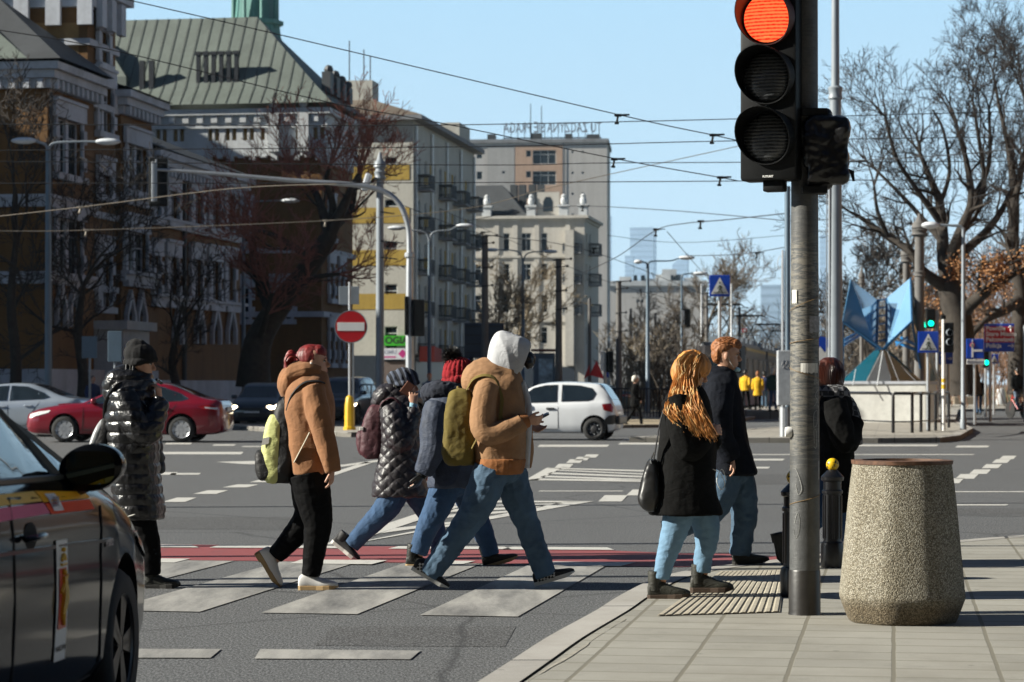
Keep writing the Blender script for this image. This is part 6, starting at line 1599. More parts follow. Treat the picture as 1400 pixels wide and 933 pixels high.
g.tube([(*sp_(.11, .72), .012), (*sp_(.11, .64), .02), (*sp_(.09, .58), .014), (*sp_(.12, .535), .007)], 6, sm=3); g.ball(sp_(.11, .735), .013, 8)
g.tube([(*sp_(.12, .69), .007), (*sp_(.16, .72), .006)], 5); g.tube([(*sp_(.1, .69), .007), (*sp_(.065, .66), .008)], 5)
g.tube([(*sp_(.07, .765), .006), (*sp_(.15, .765), .006)], 5); g.tube([(*sp_(.08, .78), .006), (*sp_(.11, .80), .009), (*sp_(.14, .78), .006)], 5); g.ball(sp_(.11, .82), .01, 6)
g.build('crest_figure', CRY, tx)
y1 = tc.side_y(.11, .44); y2 = tc.side_y(.11, .9)
text('lettering', 'WARSZAWA', .028, TRIMK, tx, (.11, -(y1 + .009), .445), (PI / 2, 0, 0), ext=.0005)
text('side_number', '0101', .055, mat('plaque ink', (.06, .05, .12), .5), tx, (.06, -(tc.side_y(.06, 1.0) + .012), 1.003), (PI / 2, 0, 0), ext=.0005, bold=.001)
text('badge', 'HYBRID', .04, CHROME, tx, (.96, -(tc.side_y(.96, .80) + .004), .79), (PI / 2, 0, 0), ext=.002, bold=.001)
tc.screen(tx, 'windscreen', .80, .08, GLT, .94); tc.screen(tx, 'rear_window', -1.82, -2.08, GLT)
for sd in (-1, 1):
    tc.drape(tx, 'headlamp', TAILW, [(2.18, .60), (1.72, .74), (1.68, .81), (1.95, .77), (2.16, .69)], sd, .01); tc.drape(tx, 'tail_lamp', TAILR, [(-2.2, .9), (-2.15, .75), (-1.8, .85), (-1.85, 1.0)], sd, .01)
    y = tc.side_y(.56, 1.08)
    g = MB(); g.rings([[(.50 + dx, sd * (y + .085 + ry_ * math.cos(a) * 1.0 + .035), 1.12 + rz2 * math.sin(a) + .012 * math.cos(a)) for a in [2 * PI * k / 28 for k in range(28)]]
                       for dx, ry_, rz2 in ((-.075, .118, .085), (-.07, .127, .093), (-.03, .130, .095), (.03, .122, .088), (.08, .09, .062), (.11, .03, .02))]); autosmooth(g.build('mirror', BLKT, tx), 50)
    g = MB()
    def mshape(a): return (abs(math.cos(a)) ** .6 * math.copysign(1, math.cos(a)), abs(math.sin(a)) ** .6 * math.copysign(1, math.sin(a)))
    g.poly([(.50 - .0775, sd * (y + .12 + .098 * mshape(2 * PI * k / 28)[0]), 1.12 + .066 * mshape(2 * PI * k / 28)[1]) for k in range(28)])
    g.build('mirror_glass', mat('mirror glass', (.20, .26, .24), .02, metal=1.0, var=.02), tx, norm=False)
    g = MB(); g.tube([(.53, sd * (y - .02), 1.03, .05), (.54, sd * (y + .03), 1.035, .045), (.52, sd * (y + .10), 1.055, .035)], 8, sm=2, flat=.8); g.build('mirror_foot', TRIMK, tx)
g = MB(); g.rbox((2.24, 0, .42), (.06, 1.1, .2), .02); g.build('grille', TRIMK, tx)
wheels(tc, tx, 'alloy', .21)
# ---------------------------------------------------------------- trams at the stop
TY, TD = mat('tram yellow', (.48, .30, .012), .35), mat('tram dark side', (.045, .042, .045), .3, var=.3, vs=1); TR = mat('tram red skirt', (.20, .015, .02), .4)
def tram(label, u0, LEN):
    t = thing('tram', label, 'tram', RF(-7.35, u0), -TH)
    w = 2.4
    g = MB(); g.prism([(-w, .5), (-w * .82, 0), (-w * .18, 0), (0, .5), (0, LEN), (-w, LEN)], .35, 3.35); g.build('body', TD, t)
    g = MB(); g.prism([(-w + .25, .7), (-.25, .7), (-.25, LEN - .5), (-w + .25, LEN - .5)], 3.36, 3.55)
    for k in range(5): g.bx(-w + .5, -.45, 2 + k * LEN / 5, 4.2 + k * LEN / 5, 3.55, 3.85)
    g.build('roof', GREYP, t)
    g = MB(); g.bx(.003, .03, .6, LEN - .1, .35, .95); g.bx(-w * .8, -w * .2, -.03, -.003, .35, 1.0); g.build('skirt', TR, t)
    n = int(LEN / 1.7)
    for k in range(n):
        y0 = .8 + k * 1.7
        g = MB(); g.bx(.004, .02, y0, y0 + 1.3, 1.5 if k % 3 else .6, 2.75); g.build('window' if k % 3 else 'door', GLASSB, t)
    pieces('pillar', GALV, t, [(.004, .035, .62 + k * 1.7, .76 + k * 1.7, .95, 2.88) for k in range(n + 1)])
    g = MB(); g.bx(.004, .03, .6, LEN - .1, 2.9, 3.3); g.bx(-w * .8, -w * .2, -.03, -.003, 2.75, 3.3)
    for k in range(0, n, 3): g.bx(.02, .04, .8 + k * 1.7, 1.0 + k * 1.7, .6, 2.75); g.bx(.02, .04, 1.95 + k * 1.7, 2.1 + k * 1.7, .6, 2.75)
    g.build('upper_band', TD, t)
    g = MB(); g.bx(.035, .05, .6, LEN - .1, 3.12, 3.26); g.build('yellow_band', TY, t)
    g = MB(); g.bx(-w * .76, -w * .24, -.012, -.003, 1.25, 2.7); g.build('windscreen', GLASSB, t)
    g = MB()
    for dy in (3.0,):
        P = [(-1.7, dy, 3.7), (-1.7, dy + 1.4, 4.6), (-1.7, dy, 5.5), (-.7, dy + 1.4, 4.6)]
        for x in (-1.75, -.65): g.tube([(x * .8 - .25, dy, 3.75, .04), (-1.2, dy + 1.5, 4.6, .04), (x, dy, 5.45, .03)], 5)
        g.tube([(-2.0, dy, 5.5, .05), (-.4, dy, 5.5, .05)], 5); g.tube([(-2.0, dy + .3, 5.48, .04), (-.4, dy + .3, 5.48, .04)], 5); g.tube([(-2.0, dy, 5.5, .03), (-2.25, dy, 5.3, .03)], 5); g.tube([(-.4, dy, 5.5, .03), (-.15, dy, 5.3, .03)], 5)
    g.build('pantograph', DARKM, t)
    return t
tram('nearest dark and yellow tram standing at the platform', 120, 19); tram('second tram in the row at the platform', 141, 19); tram('third tram in the row at the platform', 162, 19); tram('farthest tram at the end of the row', 183, 19)
# ---------------------------------------------------------------- trees: tapered trunks, limbs, and twig crowns built branch by branch
BARKD = mat('dark bark', (0.035, 0.028, 0.022), .9, var=.4, vs=5, bmp=.5, bs=25, bd=.02)
BARKG = mat('grey brown bark', (0.10, 0.085, 0.068), .9, var=.35, vs=5, bmp=.5, bs=25, bd=.02)
TWIGR = mat('reddish twigs', (0.26, 0.10, 0.07), .85, var=.35, vs=.8)
TWIGB = mat('brown twigs', (0.16, 0.13, 0.098), .9, var=.35, vs=.8)
TWIGD = mat('dark twigs', (0.035, 0.028, 0.024), .9, var=.35, vs=.8)
TWIGO = mat('ochre twigs', (0.21, 0.17, 0.115), .9, var=.35, vs=.8)
LEAFB = mat('dry oak leaves', (0.30, 0.145, 0.055), .8, var=.5, vs=1.5)
def rdir(R_, d, spread):
    o = d.orthogonal().normalized(); o.rotate(Matrix.Rotation(R_.uniform(0, 2 * PI), 3, d))
    a = spread
    return (d * math.cos(a) + o * math.sin(a)).normalized()
class Tree:
    def __init__(s, seed, up=.25, ndiv=2, wob=.16, minr=.008, lean=None):
        s.R = random.Random(seed); s.tr = MB(); s.cr = MB(); s.lf = MB(); s.up = up; s.ndiv = ndiv; s.wob = wob; s.minr = minr; s.tips = []
        s.count = 0
    def limb(s, pts, grow=True, lv=1, L=None, ends=True, every=1.0, dens=1.0):
        """A limb through given (p, r) rows, then side branches along it."""
        rows = [[*p, r] for p, r in pts]
        s.tr.tube(rows, 9 if rows[0][3] > .12 else 6, sm=4)
        C = crom(rows, 4); R_ = s.R
        acc = 0
        for i in range(2, len(C)):
            a, b = Vector(C[i - 1][:3]), Vector(C[i][:3]); acc += (b - a).length
            if grow and acc > every and i > len(C) * .3:
                acc = 0; d = (b - a).normalized(); r = C[i][3]
                for _ in range(1 + (R_.random() < .4 * dens)):
                    s.branch(b, rdir(R_, d, R_.uniform(.5, 1.1)), (L or 2.2) * R_.uniform(.5, 1.1), r * R_.uniform(.35, .55), lv + 1)
        if ends:
            d = (Vector(C[-1][:3]) - Vector(C[-3][:3])).normalized()
            for _ in range(3): s.branch(Vector(C[-1][:3]), rdir(R_, d, R_.uniform(.1, .6)), (L or 2.2) * R_.uniform(.8, 1.2), C[-1][3] * .75, lv + 1)
    def branch(s, p, d, L, r, lv):
        if r < s.minr * .5 or L < .15 or s.count > 9000: return
        s.count += 1
        R_ = s.R; n = 4; rows = [[*p, r]]; q = p.copy(); dd = d.copy(); pts = [(q.copy(), dd.copy())]
        for i in range(n):
            dd = (dd + Vector((R_.gauss(0, s.wob), R_.gauss(0, s.wob), R_.gauss(0, s.wob) + s.up * .22))).normalized()
            q = q + dd * (L / n); rows.append([*q, max(s.minr, r * (1 - .62 * (i + 1) / n))]); pts.append((q.copy(), dd.copy()))
        (s.tr if r > .06 else s.cr).tube(rows, 6 if r > .06 else 4 if r > .02 else 3, caps=False)
        if lv >= 6 or L < .3: s.tips.append((q.copy(), dd.copy())); return
        for i, (a, b) in enumerate(pts[1:]):
            for _ in range(s.ndiv if i == n - 1 else (1 if R_.random() < .8 else 0)):
                s.branch(a, rdir(R_, b, R_.uniform(.25, .95)), L * R_.uniform(.42, .72), rows[i + 1][3] * R_.uniform(.5, .75), lv + 1)
        if lv >= 3: s.tips.append((q.copy(), dd.copy()))
    def leaves(s, n, size, fn=None, per=3):
        R_ = s.R; t = [x for x in s.tips if fn is None or fn(x[0])]
        for _ in range(n):
            if not t: break
            p, d = R_.choice(t); p = p + Vector((R_.gauss(0, .18), R_.gauss(0, .18), R_.gauss(0, .18)))
            for _ in range(per):
                c = p + Vector((R_.gauss(0, .12), R_.gauss(0, .12), R_.gauss(0, .12))); a = Vector((R_.gauss(0, 1), R_.gauss(0, 1), R_.gauss(0, 1))).normalized(); b = a.orthogonal()
                k = size * R_.uniform(.6, 1.2); a = a * k; b = b * k * .6
                s.lf.add([c - a, c + b, c + a, c - b], [(0, 1, 2, 3)])
    def done(s, name, label, loc, bark, twig, cat='tree', leafm=None, group=None):
        t = thing(name, label, cat, loc, group=group)
        o = s.tr.build('trunk', bark, t, norm=False); autosmooth(o, 60)
        c = s.cr.build('crown', twig, t, norm=False)
        if s.lf.f: s.lf.build('dry_leaves', leafm or LEAFB, t, norm=False)
        return t
def px_limb(base, Y, pts):
    out = []
    for x, y, r, dy in pts:
        k = (Y + dy) / FOC; out.append((Vector(((x - CX) * k, Y + dy, EYE + (HY - y) * k)) - base, r))
    return out
# leaning tree with red twigs before the palace
Y = 98.0; b = wp(346, 525, Y).xy.to_3d() + Vector((0, 0, .1)); T = Tree(3, up=.45, wob=.14, minr=.012)
T.limb(px_limb(b, Y, [(346, 530, .75, 0), (352, 470, .58, 0), (380, 420, .5, 0), (415, 375, .42, -.3), (440, 340, .38, -.4), (452, 318, .34, -.4)]), L=2.0, every=2.2, ends=False)
for q in ([(452, 318, .28, -.4), (468, 285, .2, -.6), (482, 255, .13, -1), (492, 235, .08, -1)], [(450, 320, .26, -.4), (440, 285, .18, 0), (430, 262, .13, .6), (410, 245, .08, 1)], [(452, 316, .24, -.4), (455, 280, .16, -.3), (446, 250, .12, -1), (452, 225, .07, -1.4)],
          [(455, 312, .2, -.4), (478, 290, .14, 1), (486, 262, .09, 1.6)], [(430, 358, .2, -.4), (405, 340, .14, -1), (375, 322, .1, -1.2), (350, 315, .06, -1.5)], [(372, 432, .25, 0), (355, 390, .17, .5), (345, 350, .12, 1), (348, 305, .07, 1)], [(352, 470, .2, 0), (362, 440, .13, -1), (372, 400, .08, -1.6)], [(400, 395, .2, -.2), (430, 380, .12, -1), (465, 375, .07, -1.2)]):
    T.limb(px_limb(b, Y, q), L=1.7, every=.7, lv=2)
T.done('leaning_tree', 'leaning bare tree with a red brown twig crown before the dark courthouse', b, BARKD, TWIGR)
# dark bare trees before the palace, far left
for k, (px, Y, H, seed, lab) in enumerate(((18, 84, 10.5, 11, 'bare dark tree at the far left before the palace pavilion'), (110, 86, 8.0, 12, 'bare dark tree with fine branches just right of the tall street lamp'), (238, 96, 5.5, 13, 'low dark bushy tree before the lower palace wing'))):
    b = wp(px, 525, Y).xy.to_3d() + Vector((0, 0, .1)); T = Tree(seed, up=.3, minr=.012)
    T.limb([(Vector((0, 0, 0)), .24), (Vector((.1, 0, H * .2)), .2), (Vector((-.1, .1, H * .4)), .16), (Vector((.1, 0, H * .6)), .1)], L=H * .28, every=1.3)
    T.done('bare_tree', lab, b, BARKD, TWIGD)
# big oak with clinging brown leaves, right
Y = 92.0; b = wp(1316, 525, Y).xy.to_3d() + Vector((0, 0, .1)); T = Tree(21, up=.35, wob=.2, minr=.009)
T.limb(px_limb(b, Y, [(1316, 540, .78, 0), (1314, 490, .62, 0), (1310, 440, .56, 0), (1302, 405, .5, 0), (1297, 385, .46, 0)]), grow=False, ends=False)
for q in ([(1297, 390, .34, 0), (1290, 350, .26, 0), (1288, 310, .22, .5), (1284, 275, .17, .8), (1272, 245, .12, 1), (1258, 210, .08, 1)], [(1297, 385, .3, 0), (1303, 345, .24, -.5), (1316, 310, .2, -.8), (1328, 275, .15, -1), (1322, 225, .11, -1), (1310, 180, .07, -1)],
          [(1296, 395, .28, 0), (1262, 372, .2, -.5), (1245, 345, .16, -.5), (1215, 325, .13, 0), (1180, 300, .09, .5), (1162, 290, .05, .5)], [(1300, 395, .26, 0), (1315, 350, .2, .8), (1345, 320, .16, 1.2), (1368, 290, .12, 1.4), (1385, 255, .08, 1.4)], [(1286, 305, .15, .5), (1250, 255, .1, 0), (1225, 215, .08, -.4), (1210, 160, .05, -.6)],
          [(1288, 330, .15, .2), (1262, 300, .1, 1), (1235, 270, .08, 1.3), (1195, 230, .05, 1.5)], [(1312, 430, .3, 0), (1340, 405, .22, -1), (1370, 385, .16, -1.5), (1400, 365, .1, -2)], [(1320, 300, .14, -.8), (1345, 255, .1, -1), (1338, 190, .07, -1.4), (1330, 140, .045, -1.6)], [(1328, 275, .13, -1), (1352, 225, .09, -.6), (1352, 150, .05, -.3)],
          [(1215, 325, .1, 0), (1200, 290, .08, -.5), (1195, 255, .05, -.6)], [(1285, 280, .11, .7), (1298, 235, .08, 1), (1290, 180, .06, 1.2), (1275, 150, .04, 1.2)]):
    T.limb(px_limb(b, Y, q), L=1.7, every=.62, lv=2)
T.leaves(460, .058, lambda p: 2.9 < p.z < 6.0 and p.x > -.9, 4)
T.done('oak_tree', 'big bare oak keeping brown leaves on its low branches', b, BARKD, TWIGD)
Y = 110.0; b = wp(1398, 525, Y).xy.to_3d() + Vector((0, 0, .1)); T = Tree(22, up=.3, wob=.2, minr=.009)
for q in ([(1392, 540, .5, 0), (1392, 470, .42, 0), (1396, 400, .36, 0), (1385, 345, .3, 0), (1387, 270, .22, 0), (1378, 200, .13, .5), (1365, 140, .08, .5), (1358, 100, .05, .5)],):
    T.limb(px_limb(b, Y, q), L=1.7, every=.9)
for q in ([(1394, 410, .3, 0), (1372, 425, .22, -1), (1345, 440, .15, -1.5), (1320, 470, .09, -2)], [(1396, 395, .26, 0), (1412, 340, .2, .3), (1420, 250, .12, .5), (1405, 160, .07, .5), (1392, 85, .04, .5)], [(1387, 280, .16, 0), (1400, 215, .11, -.5), (1404, 150, .07, -1), (1385, 95, .04, -1)], [(1390, 350, .2, 0), (1365, 355, .14, .5), (1340, 365, .1, 1), (1318, 390, .06, 1.2)]):
    T.limb(px_limb(b, Y, q), L=1.6, every=.62, lv=2)
T.leaves(380, .062, lambda p: 2.9 < p.z < 6.6, 4)
T.done('oak_tree', 'second oak at the right border with thick forked limbs and brown leaves', b, BARKD, TWIGD)
# bare street trees and thickets in the middle distance
def simple_tree(name, px, Y, top, seed, lab, bark=BARKG, twig=TWIGB, spread=.3, up=.3, minr=.016, base=525, every=.8, group=None):
    b = wp(px, 525, Y).xy.to_3d() + Vector((0, 0, .1)); H = ZY(top, Y); T = Tree(seed, up=up, minr=minr)
    T.limb([(Vector((0, 0, 0)), .022 * H), (Vector((.02 * H, 0, H * .18)), .018 * H), (Vector((-.015 * H, .02 * H, H * .34)), .014 * H), (Vector((.02 * H, 0, H * .52)), .009 * H)], L=H * spread, every=every)
    T.done(name, lab, b, bark, twig, group=group)
simple_tree('bare_tree', 705, 150, 385, 31, 'bare spreading tree before the tenement windows', twig=TWIGO, spread=.33)
simple_tree('bare_tree', 676, 140, 400, 32, 'bare tree half hidden behind the hood', twig=TWIGO, spread=.3)
simple_tree('bare_tree', 967, 190, 330, 33, 'bare tree standing over the upper pedestrian sign', twig=TWIGB, spread=.26, minr=.016, every=1.1)
simple_tree('bare_tree', 994, 210, 352, 34, 'bare round crowned tree behind the pantographs', twig=TWIGB, spread=.26, minr=.016, every=1.1)
simple_tree('bare_tree', 916, 160, 412, 35, 'dark bare tree before the long grey hall', bark=BARKD, twig=TWIGB, spread=.24, minr=.014, every=1.3)
simple_tree('bare_tree', 876, 175, 415, 36, 'bare tree before the left end of the hall', twig=TWIGB, spread=.24, minr=.015, every=1.4)
simple_tree('bare_tree', 1185, 150, 330, 37, 'bare tree behind the left glass wing', twig=TWIGD, spread=.3, minr=.02)
simple_tree('bare_tree', 1232, 170, 345, 38, 'bare tree behind the right glass wing', twig=TWIGB, spread=.3, minr=.022)
def thicket(name, label, px0, px1, Y0, Y1, top, n, seed, twig, hvar=.35, kind=None):
    R_ = random.Random(seed); g = MB()
    for _ in range(n):
        Y = R_.uniform(Y0, Y1); p = wp(R_.uniform(px0, px1), 525, Y); H = ZY(top, Y) * R_.uniform(1 - hvar, 1.0); q = Vector((p.x, Y, 0)); d = Vector((R_.gauss(0, .2), R_.gauss(0, .2), 1)).normalized()
        rows = [[*q, .03]]
        for i in range(4):
            d = (d + Vector((R_.gauss(0, .14), R_.gauss(0, .14), .05))).normalized(); q = q + d * H / 4; rows.append([*q, .028 - .004 * i])
            for _ in range(3):
                e = rdir(R_, d, R_.uniform(.4, 1.0)); l = H * R_.uniform(.12, .3); m_ = q + e * l * .5 + Vector((0, 0, .05 * l)); f = m_ + (e + Vector((R_.gauss(0, .3), R_.gauss(0, .3), .35))).normalized() * l * .55
                g.tube([(*q, .022), (*m_, .018), (*f, .014)], 3, caps=False)
                for _ in range(2): e2 = rdir(R_, e, R_.uniform(.4, .9)); g.tube([(*m_, .016), (*(m_ + e2 * l * .45), .012)], 3, caps=False)
        g.tube(rows, 4, caps=False)
    o = g.build(name, twig, None, norm=False)
    if kind: o['kind'] = kind
    else: tag(o, label, 'bush')
thicket('thicket', 'pale ochre thicket of bare stems beside the tower block foot', 846, 900, 128, 150, 452, 48, 41, TWIGO)
thicket('thicket', 'dark dense thicket behind the ginger woman', 893, 960, 118, 138, 452, 60, 42, mat('grey twigs', (.085, .07, .056), .9, var=.4, vs=.5))
thicket('thicket', 'brown thicket behind the waiting trams', 985, 1130, 215, 260, 458, 100, 43, TWIGB)
thicket('park_woods', None, 1140, 1330, 175, 250, 405, 330, 44, TWIGB, kind='stuff')
thicket('park_hillside', None, 1300, 2000, 130, 220, 345, 620, 45, mat('rusty twigs', (0.16, 0.09, 0.055), .9, var=.4, vs=.3), kind='stuff')
# ---------------------------------------------------------------- people
SKIN = mat('skin', (0.46, 0.255, 0.17), .5, var=.08, vs=12, bmp=.06, bs=90)
def cloth(name, col, rough=.85, var=.18, b=.25, sheen=.0, vs=9, spec=.4): return mat(name, col, rough, var=var, vs=vs, bmp=b, bs=170, bd=.003, sheen=sheen, spec=spec, wr=.32)
DENIM = cloth('washed denim', (0.055, 0.100, 0.155), var=.25, vs=5); DENIMB = cloth('blue denim', (0.026, 0.064, 0.135), var=.22); DENIML = cloth('light blue denim', (0.125, 0.225, 0.33), var=.12)
CAMEL = cloth('camel fleece', (0.235, 0.105, 0.042), var=.14, sheen=.1); TAN = cloth('tan canvas', (0.27, 0.148, 0.072), var=.18)
PUFF = mat('black shiny puffer', (0.008, 0.008, 0.009), .30, var=.3, vs=9, bmp=.6, bs=26, bd=.014); PLUM = mat('dark plum quilted shell', (0.017, 0.014, 0.017), .46, var=.3, vs=9, bmp=.5, bs=28, bd=.012)
NAVYC = cloth('navy parka', (0.026, 0.036, 0.062), rough=.7, var=.25, b=.4, vs=14); WOOLK = cloth('black wool', (0.0055, 0.0055, 0.0055), rough=.95, var=.3, spec=.12); NAVYK = cloth('near black navy', (0.005, 0.0065, 0.011), var=.3, spec=.15); BLKC = mat('black stretch cloth', (0.003, 0.003, 0.0034), .75, var=.2, spec=.08, wr=.2)
GREYH = cloth('pale grey hood', (0.43, 0.44, 0.46), var=.08); RIB = cloth('rust rib knit', (0.26, 0.10, 0.03), var=.2)
BEANK = cloth('black knit', (0.007, 0.007, 0.008), rough=.95, b=.7); SUEDE = cloth('black boot leather', (0.014, 0.015, 0.012), rough=.55, var=.4)
HAIRRED = mat('dyed red hair', (0.15, 0.009, 0.008), .55, var=.5, vs=25, stretch=(1, 1, .3)); HAIRG = mat('long ginger hair', (0.48, 0.20, 0.045), .6, var=.55, vs=30, stretch=(1, 1, .2), bmp=.9, bs=80, bd=.006); HAIRGB = mat('blond hair ends', (0.54, 0.36, 0.15), .6, var=.4, vs=30, stretch=(1, 1, .2)); HAIRS = mat('short ginger hair', (0.24, 0.088, 0.026), .65, var=.45, vs=45); HAIRA = mat('dark auburn hair', (0.055, 0.014, 0.008), .35, var=.5, vs=25, stretch=(1, 1, .2)); HAIRK = mat('black hair', (0.008, 0.007, 0.006), .4, var=.3)
SOLEW = mat('white rubber sole', (0.55, 0.54, 0.50), .6, var=.12); SOLEG = mat('gum rubber sole', (0.33, 0.22, 0.10), .7, var=.15); SOLEK = mat('dark rubber sole', (0.015, 0.014, 0.012), .8)
EYEW = mat('eye white', (0.6, 0.58, 0.55), .3); EYED = mat('iris', (0.02, 0.015, 0.01), .2); LIP = mat('lips', (0.38, 0.13, 0.10), .45); PHONE = mat('phone', (0.012, 0.012, 0.014), .12); PHONEB = mat('brown phone case', (0.16, 0.06, 0.035), .5)
def check_mat():
    m = bpy.data.materials.new('checked canvas'); nt, N, L, p = nodes(m); ck = N.new('ShaderNodeTexChecker'); ck.inputs['Scale'].default_value = 62
    L.new(coords(nt, (1, 0, 1), (0, R(45), 0)), ck.inputs['Vector']); ck.inputs['Color1'].default_value = (.5, .5, .48, 1); ck.inputs['Color2'].default_value = (.008, .008, .008, 1)
    L.new(ck.outputs[0], p.inputs['Base Color']); p.inputs['Roughness'].default_value = .8; return m
CHECK = check_mat()
# head profile rows: height t, face x, back x, half width (fractions of head height)
HP = [(0.0, .25, .02, .07), (.03, .30, -.06, .15), (.09, .335, -.16, .225), (.16, .325, -.24, .265), (.22, .345, -.30, .285), (.27, .345, -.34, .30), (.32, .335, -.38, .315), (.40, .335, -.42, .335), (.47, .315, -.45, .345), (.53, .32, -.465, .35), (.59, .355, -.475, .355), (.68, .355, -.48, .36), (.78, .32, -.46, .345), (.87, .24, -.40, .295), (.94, .13, -.28, .21), (.985, .01, -.15, .10), (1.0, -.06, -.08, .02)]
FOLDS = {}
def folds(a=.006, f=6.0, fz=.5, q=None, qa=.0, diag=False, b=.0025, seed=0.0):
    """Cloth displacement: broad ridged folds, small creases, optional quilting."""
    def fn(co, no):
        v = Vector((co.x * f + seed, co.y * f, co.z * f * fz)); n = noise.noise(v); d = a * (1 - 2.2 * abs(n)) + b * noise.noise(co * 28)
        if q:
            if diag:
                s1 = abs(math.sin(PI * (co.z + co.x * .9) / q)); s2 = abs(math.sin(PI * (co.z - co.x * .9) / q)); d += qa * (min(s1, 1) ** .5 * min(s2, 1) ** .5 - .6)
            else: d += qa * (abs(math.sin(PI * (co.z + .012 * noise.noise(co * 6)) / q)) ** .45 - .65)
        return d
    return fn
class Person:
    def __init__(s, label, Y, px0, gpy, gz=0.0, rz=-4, vox=.0065, name='person'):
        s.Y, s.px0, s.s, s.gz = Y, px0, FOC / Y, gz; s.vox = vox
        s.t = thing(name, label, 'person', ((px0 - CX) / FOC * Y, Y, gz), R(rz))
        s.b = MB()
    def J(s, px, py, dy=0.0): return Vector(((px - s.px0) / s.s, dy, EYE + (HY - py) / s.s - s.gz))
    def T(s, rows, dyr=None):
        """Tube rows from photo pixels: (px, py, r_px, dy)."""
        return [(*s.J(x, y, dy), r / s.s) for x, y, r, dy in rows]
    def head(s, px, py, h, pitch=0, yaw=0, dy=0.0, roll=0):
        """Head centred at a pixel, h = chin to crown in metres; positive pitch nods forward."""
        c = s.J(px, py, dy); s.hm = Matrix.Translation(c) @ Matrix.Rotation(R(yaw), 4, 'Z') @ Matrix.Rotation(R(pitch), 4, 'Y') @ Matrix.Rotation(R(roll), 4, 'X'); s.hh = h
        g = s.b; g.M = s.hm; rs = []
        for t, xf, xb, w in crom([list(r) for r in HP], 2):
            z = (t - .5) * h; cx, a = (xf + xb) / 2 * h, (xf - xb) / 2 * h; r = []
            for j in range(24):
                an = 2 * PI * j / 24; cs, sn = math.cos(an), math.sin(an); k = 1.0
                r.append((cx + a * math.copysign(abs(cs) ** .85, cs), w * h * math.copysign(abs(sn) ** .9, sn), z))
            rs.append(r)
        g.rings(rs)
        g.tube([(.30 * h, 0, .08 * h, .026 * h), (.365 * h, 0, -.02 * h, .036 * h), (.425 * h, 0, -.11 * h, .05 * h), (.37 * h, 0, -.155 * h, .04 * h)], 8, sm=2)   # nose
        for q in (-1, 1):
            g.ball((.375 * h, q * .035 * h, -.135 * h), .036 * h, 8)
            g.ball((-.04 * h, q * .352 * h, -.03 * h), (.075 * h, .035 * h, .12 * h), 10)   # ears
            g.ball((.27 * h, q * .13 * h, .085 * h), (.08 * h, .1 * h, .035 * h), 8)
        g.ball((.325 * h, 0, -.245 * h), (.035 * h, .11 * h, .022 * h), 8); g.ball((.315 * h, 0, -.295 * h), (.035 * h, .095 * h, .024 * h), 8)
        g.M = None
    def face(s, lip=True, brow=None):
        h = s.hh
        for q in (-1, 1):
            g = MB(); g.M = s.hm; g.ball((.285 * h, q * .145 * h, .02 * h), (.045 * h, .062 * h, .03 * h), 8); e = autosmooth(g.build('eye', EYEW, s.t))
            g = MB(); g.M = s.hm; g.ball((.325 * h, q * .14 * h, .02 * h), (.018 * h, .03 * h, .03 * h), 8); g.tube([(.30 * h, q * .22 * h, .03 * h, .01 * h), (.335 * h, q * .14 * h, .052 * h, .012 * h), (.32 * h, q * .08 * h, .03 * h, .008 * h)], 5, sm=2); g.build('iris', EYED, e)
            g = MB(); g.M = s.hm; g.tube([(.33 * h, q * .23 * h, .085 * h, .012 * h), (.365 * h, q * .15 * h, .115 * h, .018 * h), (.37 * h, q * .06 * h, .10 * h, .014 * h)], 5, sm=2); g.build('eyebrow', brow or HAIRK, s.t)
        if lip:
            g = MB(); g.M = s.hm; g.ball((.338 * h, 0, -.25 * h), (.03 * h, .10 * h, .018 * h), 10); g.ball((.33 * h, 0, -.288 * h), (.03 * h, .085 * h, .02 * h), 10); g.build('mouth', LIP, s.t)
    def hand(s, w, u, n, side=1, curl=.5, k=1.0, spread=.05, thumb=.8):
        """Five fingered hand: wrist w, direction u, palm normal n; side = +1 puts the thumb on n x u."""
        g = s.b; w = Vector(w); u = Vector(u).normalized(); n = Vector(n); n = (n - u * n.dot(u)).normalized(); b = n.cross(u) * side
        g.tube([(*(w - u * .05), .026 * k, .021 * k), (*w, .030 * k, .020 * k), (*(w + u * .045 * k), .040 * k, .016 * k), (*(w + u * .085 * k), .041 * k, .013 * k)], 12, sm=2, side=n)
        for i, (o, L) in enumerate(((.031, .068), (.0105, .077), (-.0105, .072), (-.031, .056))):
            p = w + u * .080 * k + b * o * k; a = spread * (o / .03); d = (u * math.cos(a) + b * math.sin(a)).normalized(); rows = [(*(p - d * .02), .0092 * k), (*p, .0095 * k)]
            for q, (fr, bend) in enumerate(((.45, .55), (.32, .9), (.23, .7))):
                ang = curl * bend * (1 + .12 * i); d = (d * math.cos(ang) + n * math.sin(ang)).normalized(); p = p + d * L * fr * k; rows.append((*p, (.0088 - .0009 * q) * k))
            g.tube(rows, 8, sm=2)
        p = w + u * .022 * k + b * .026 * k; d = (u * .62 + b * .72 + n * .25).normalized(); rows = [(*(p - d * .015), .013 * k), (*p, .013 * k)]
        for q, fr in enumerate((.032, .030, .024)):
            d = (d + u * .28 * thumb - b * .22 * thumb + n * .12).normalized(); p = p + d * fr * k; rows.append((*p, (.0115 - .0015 * q) * k))
        g.tube(rows, 8, sm=2)
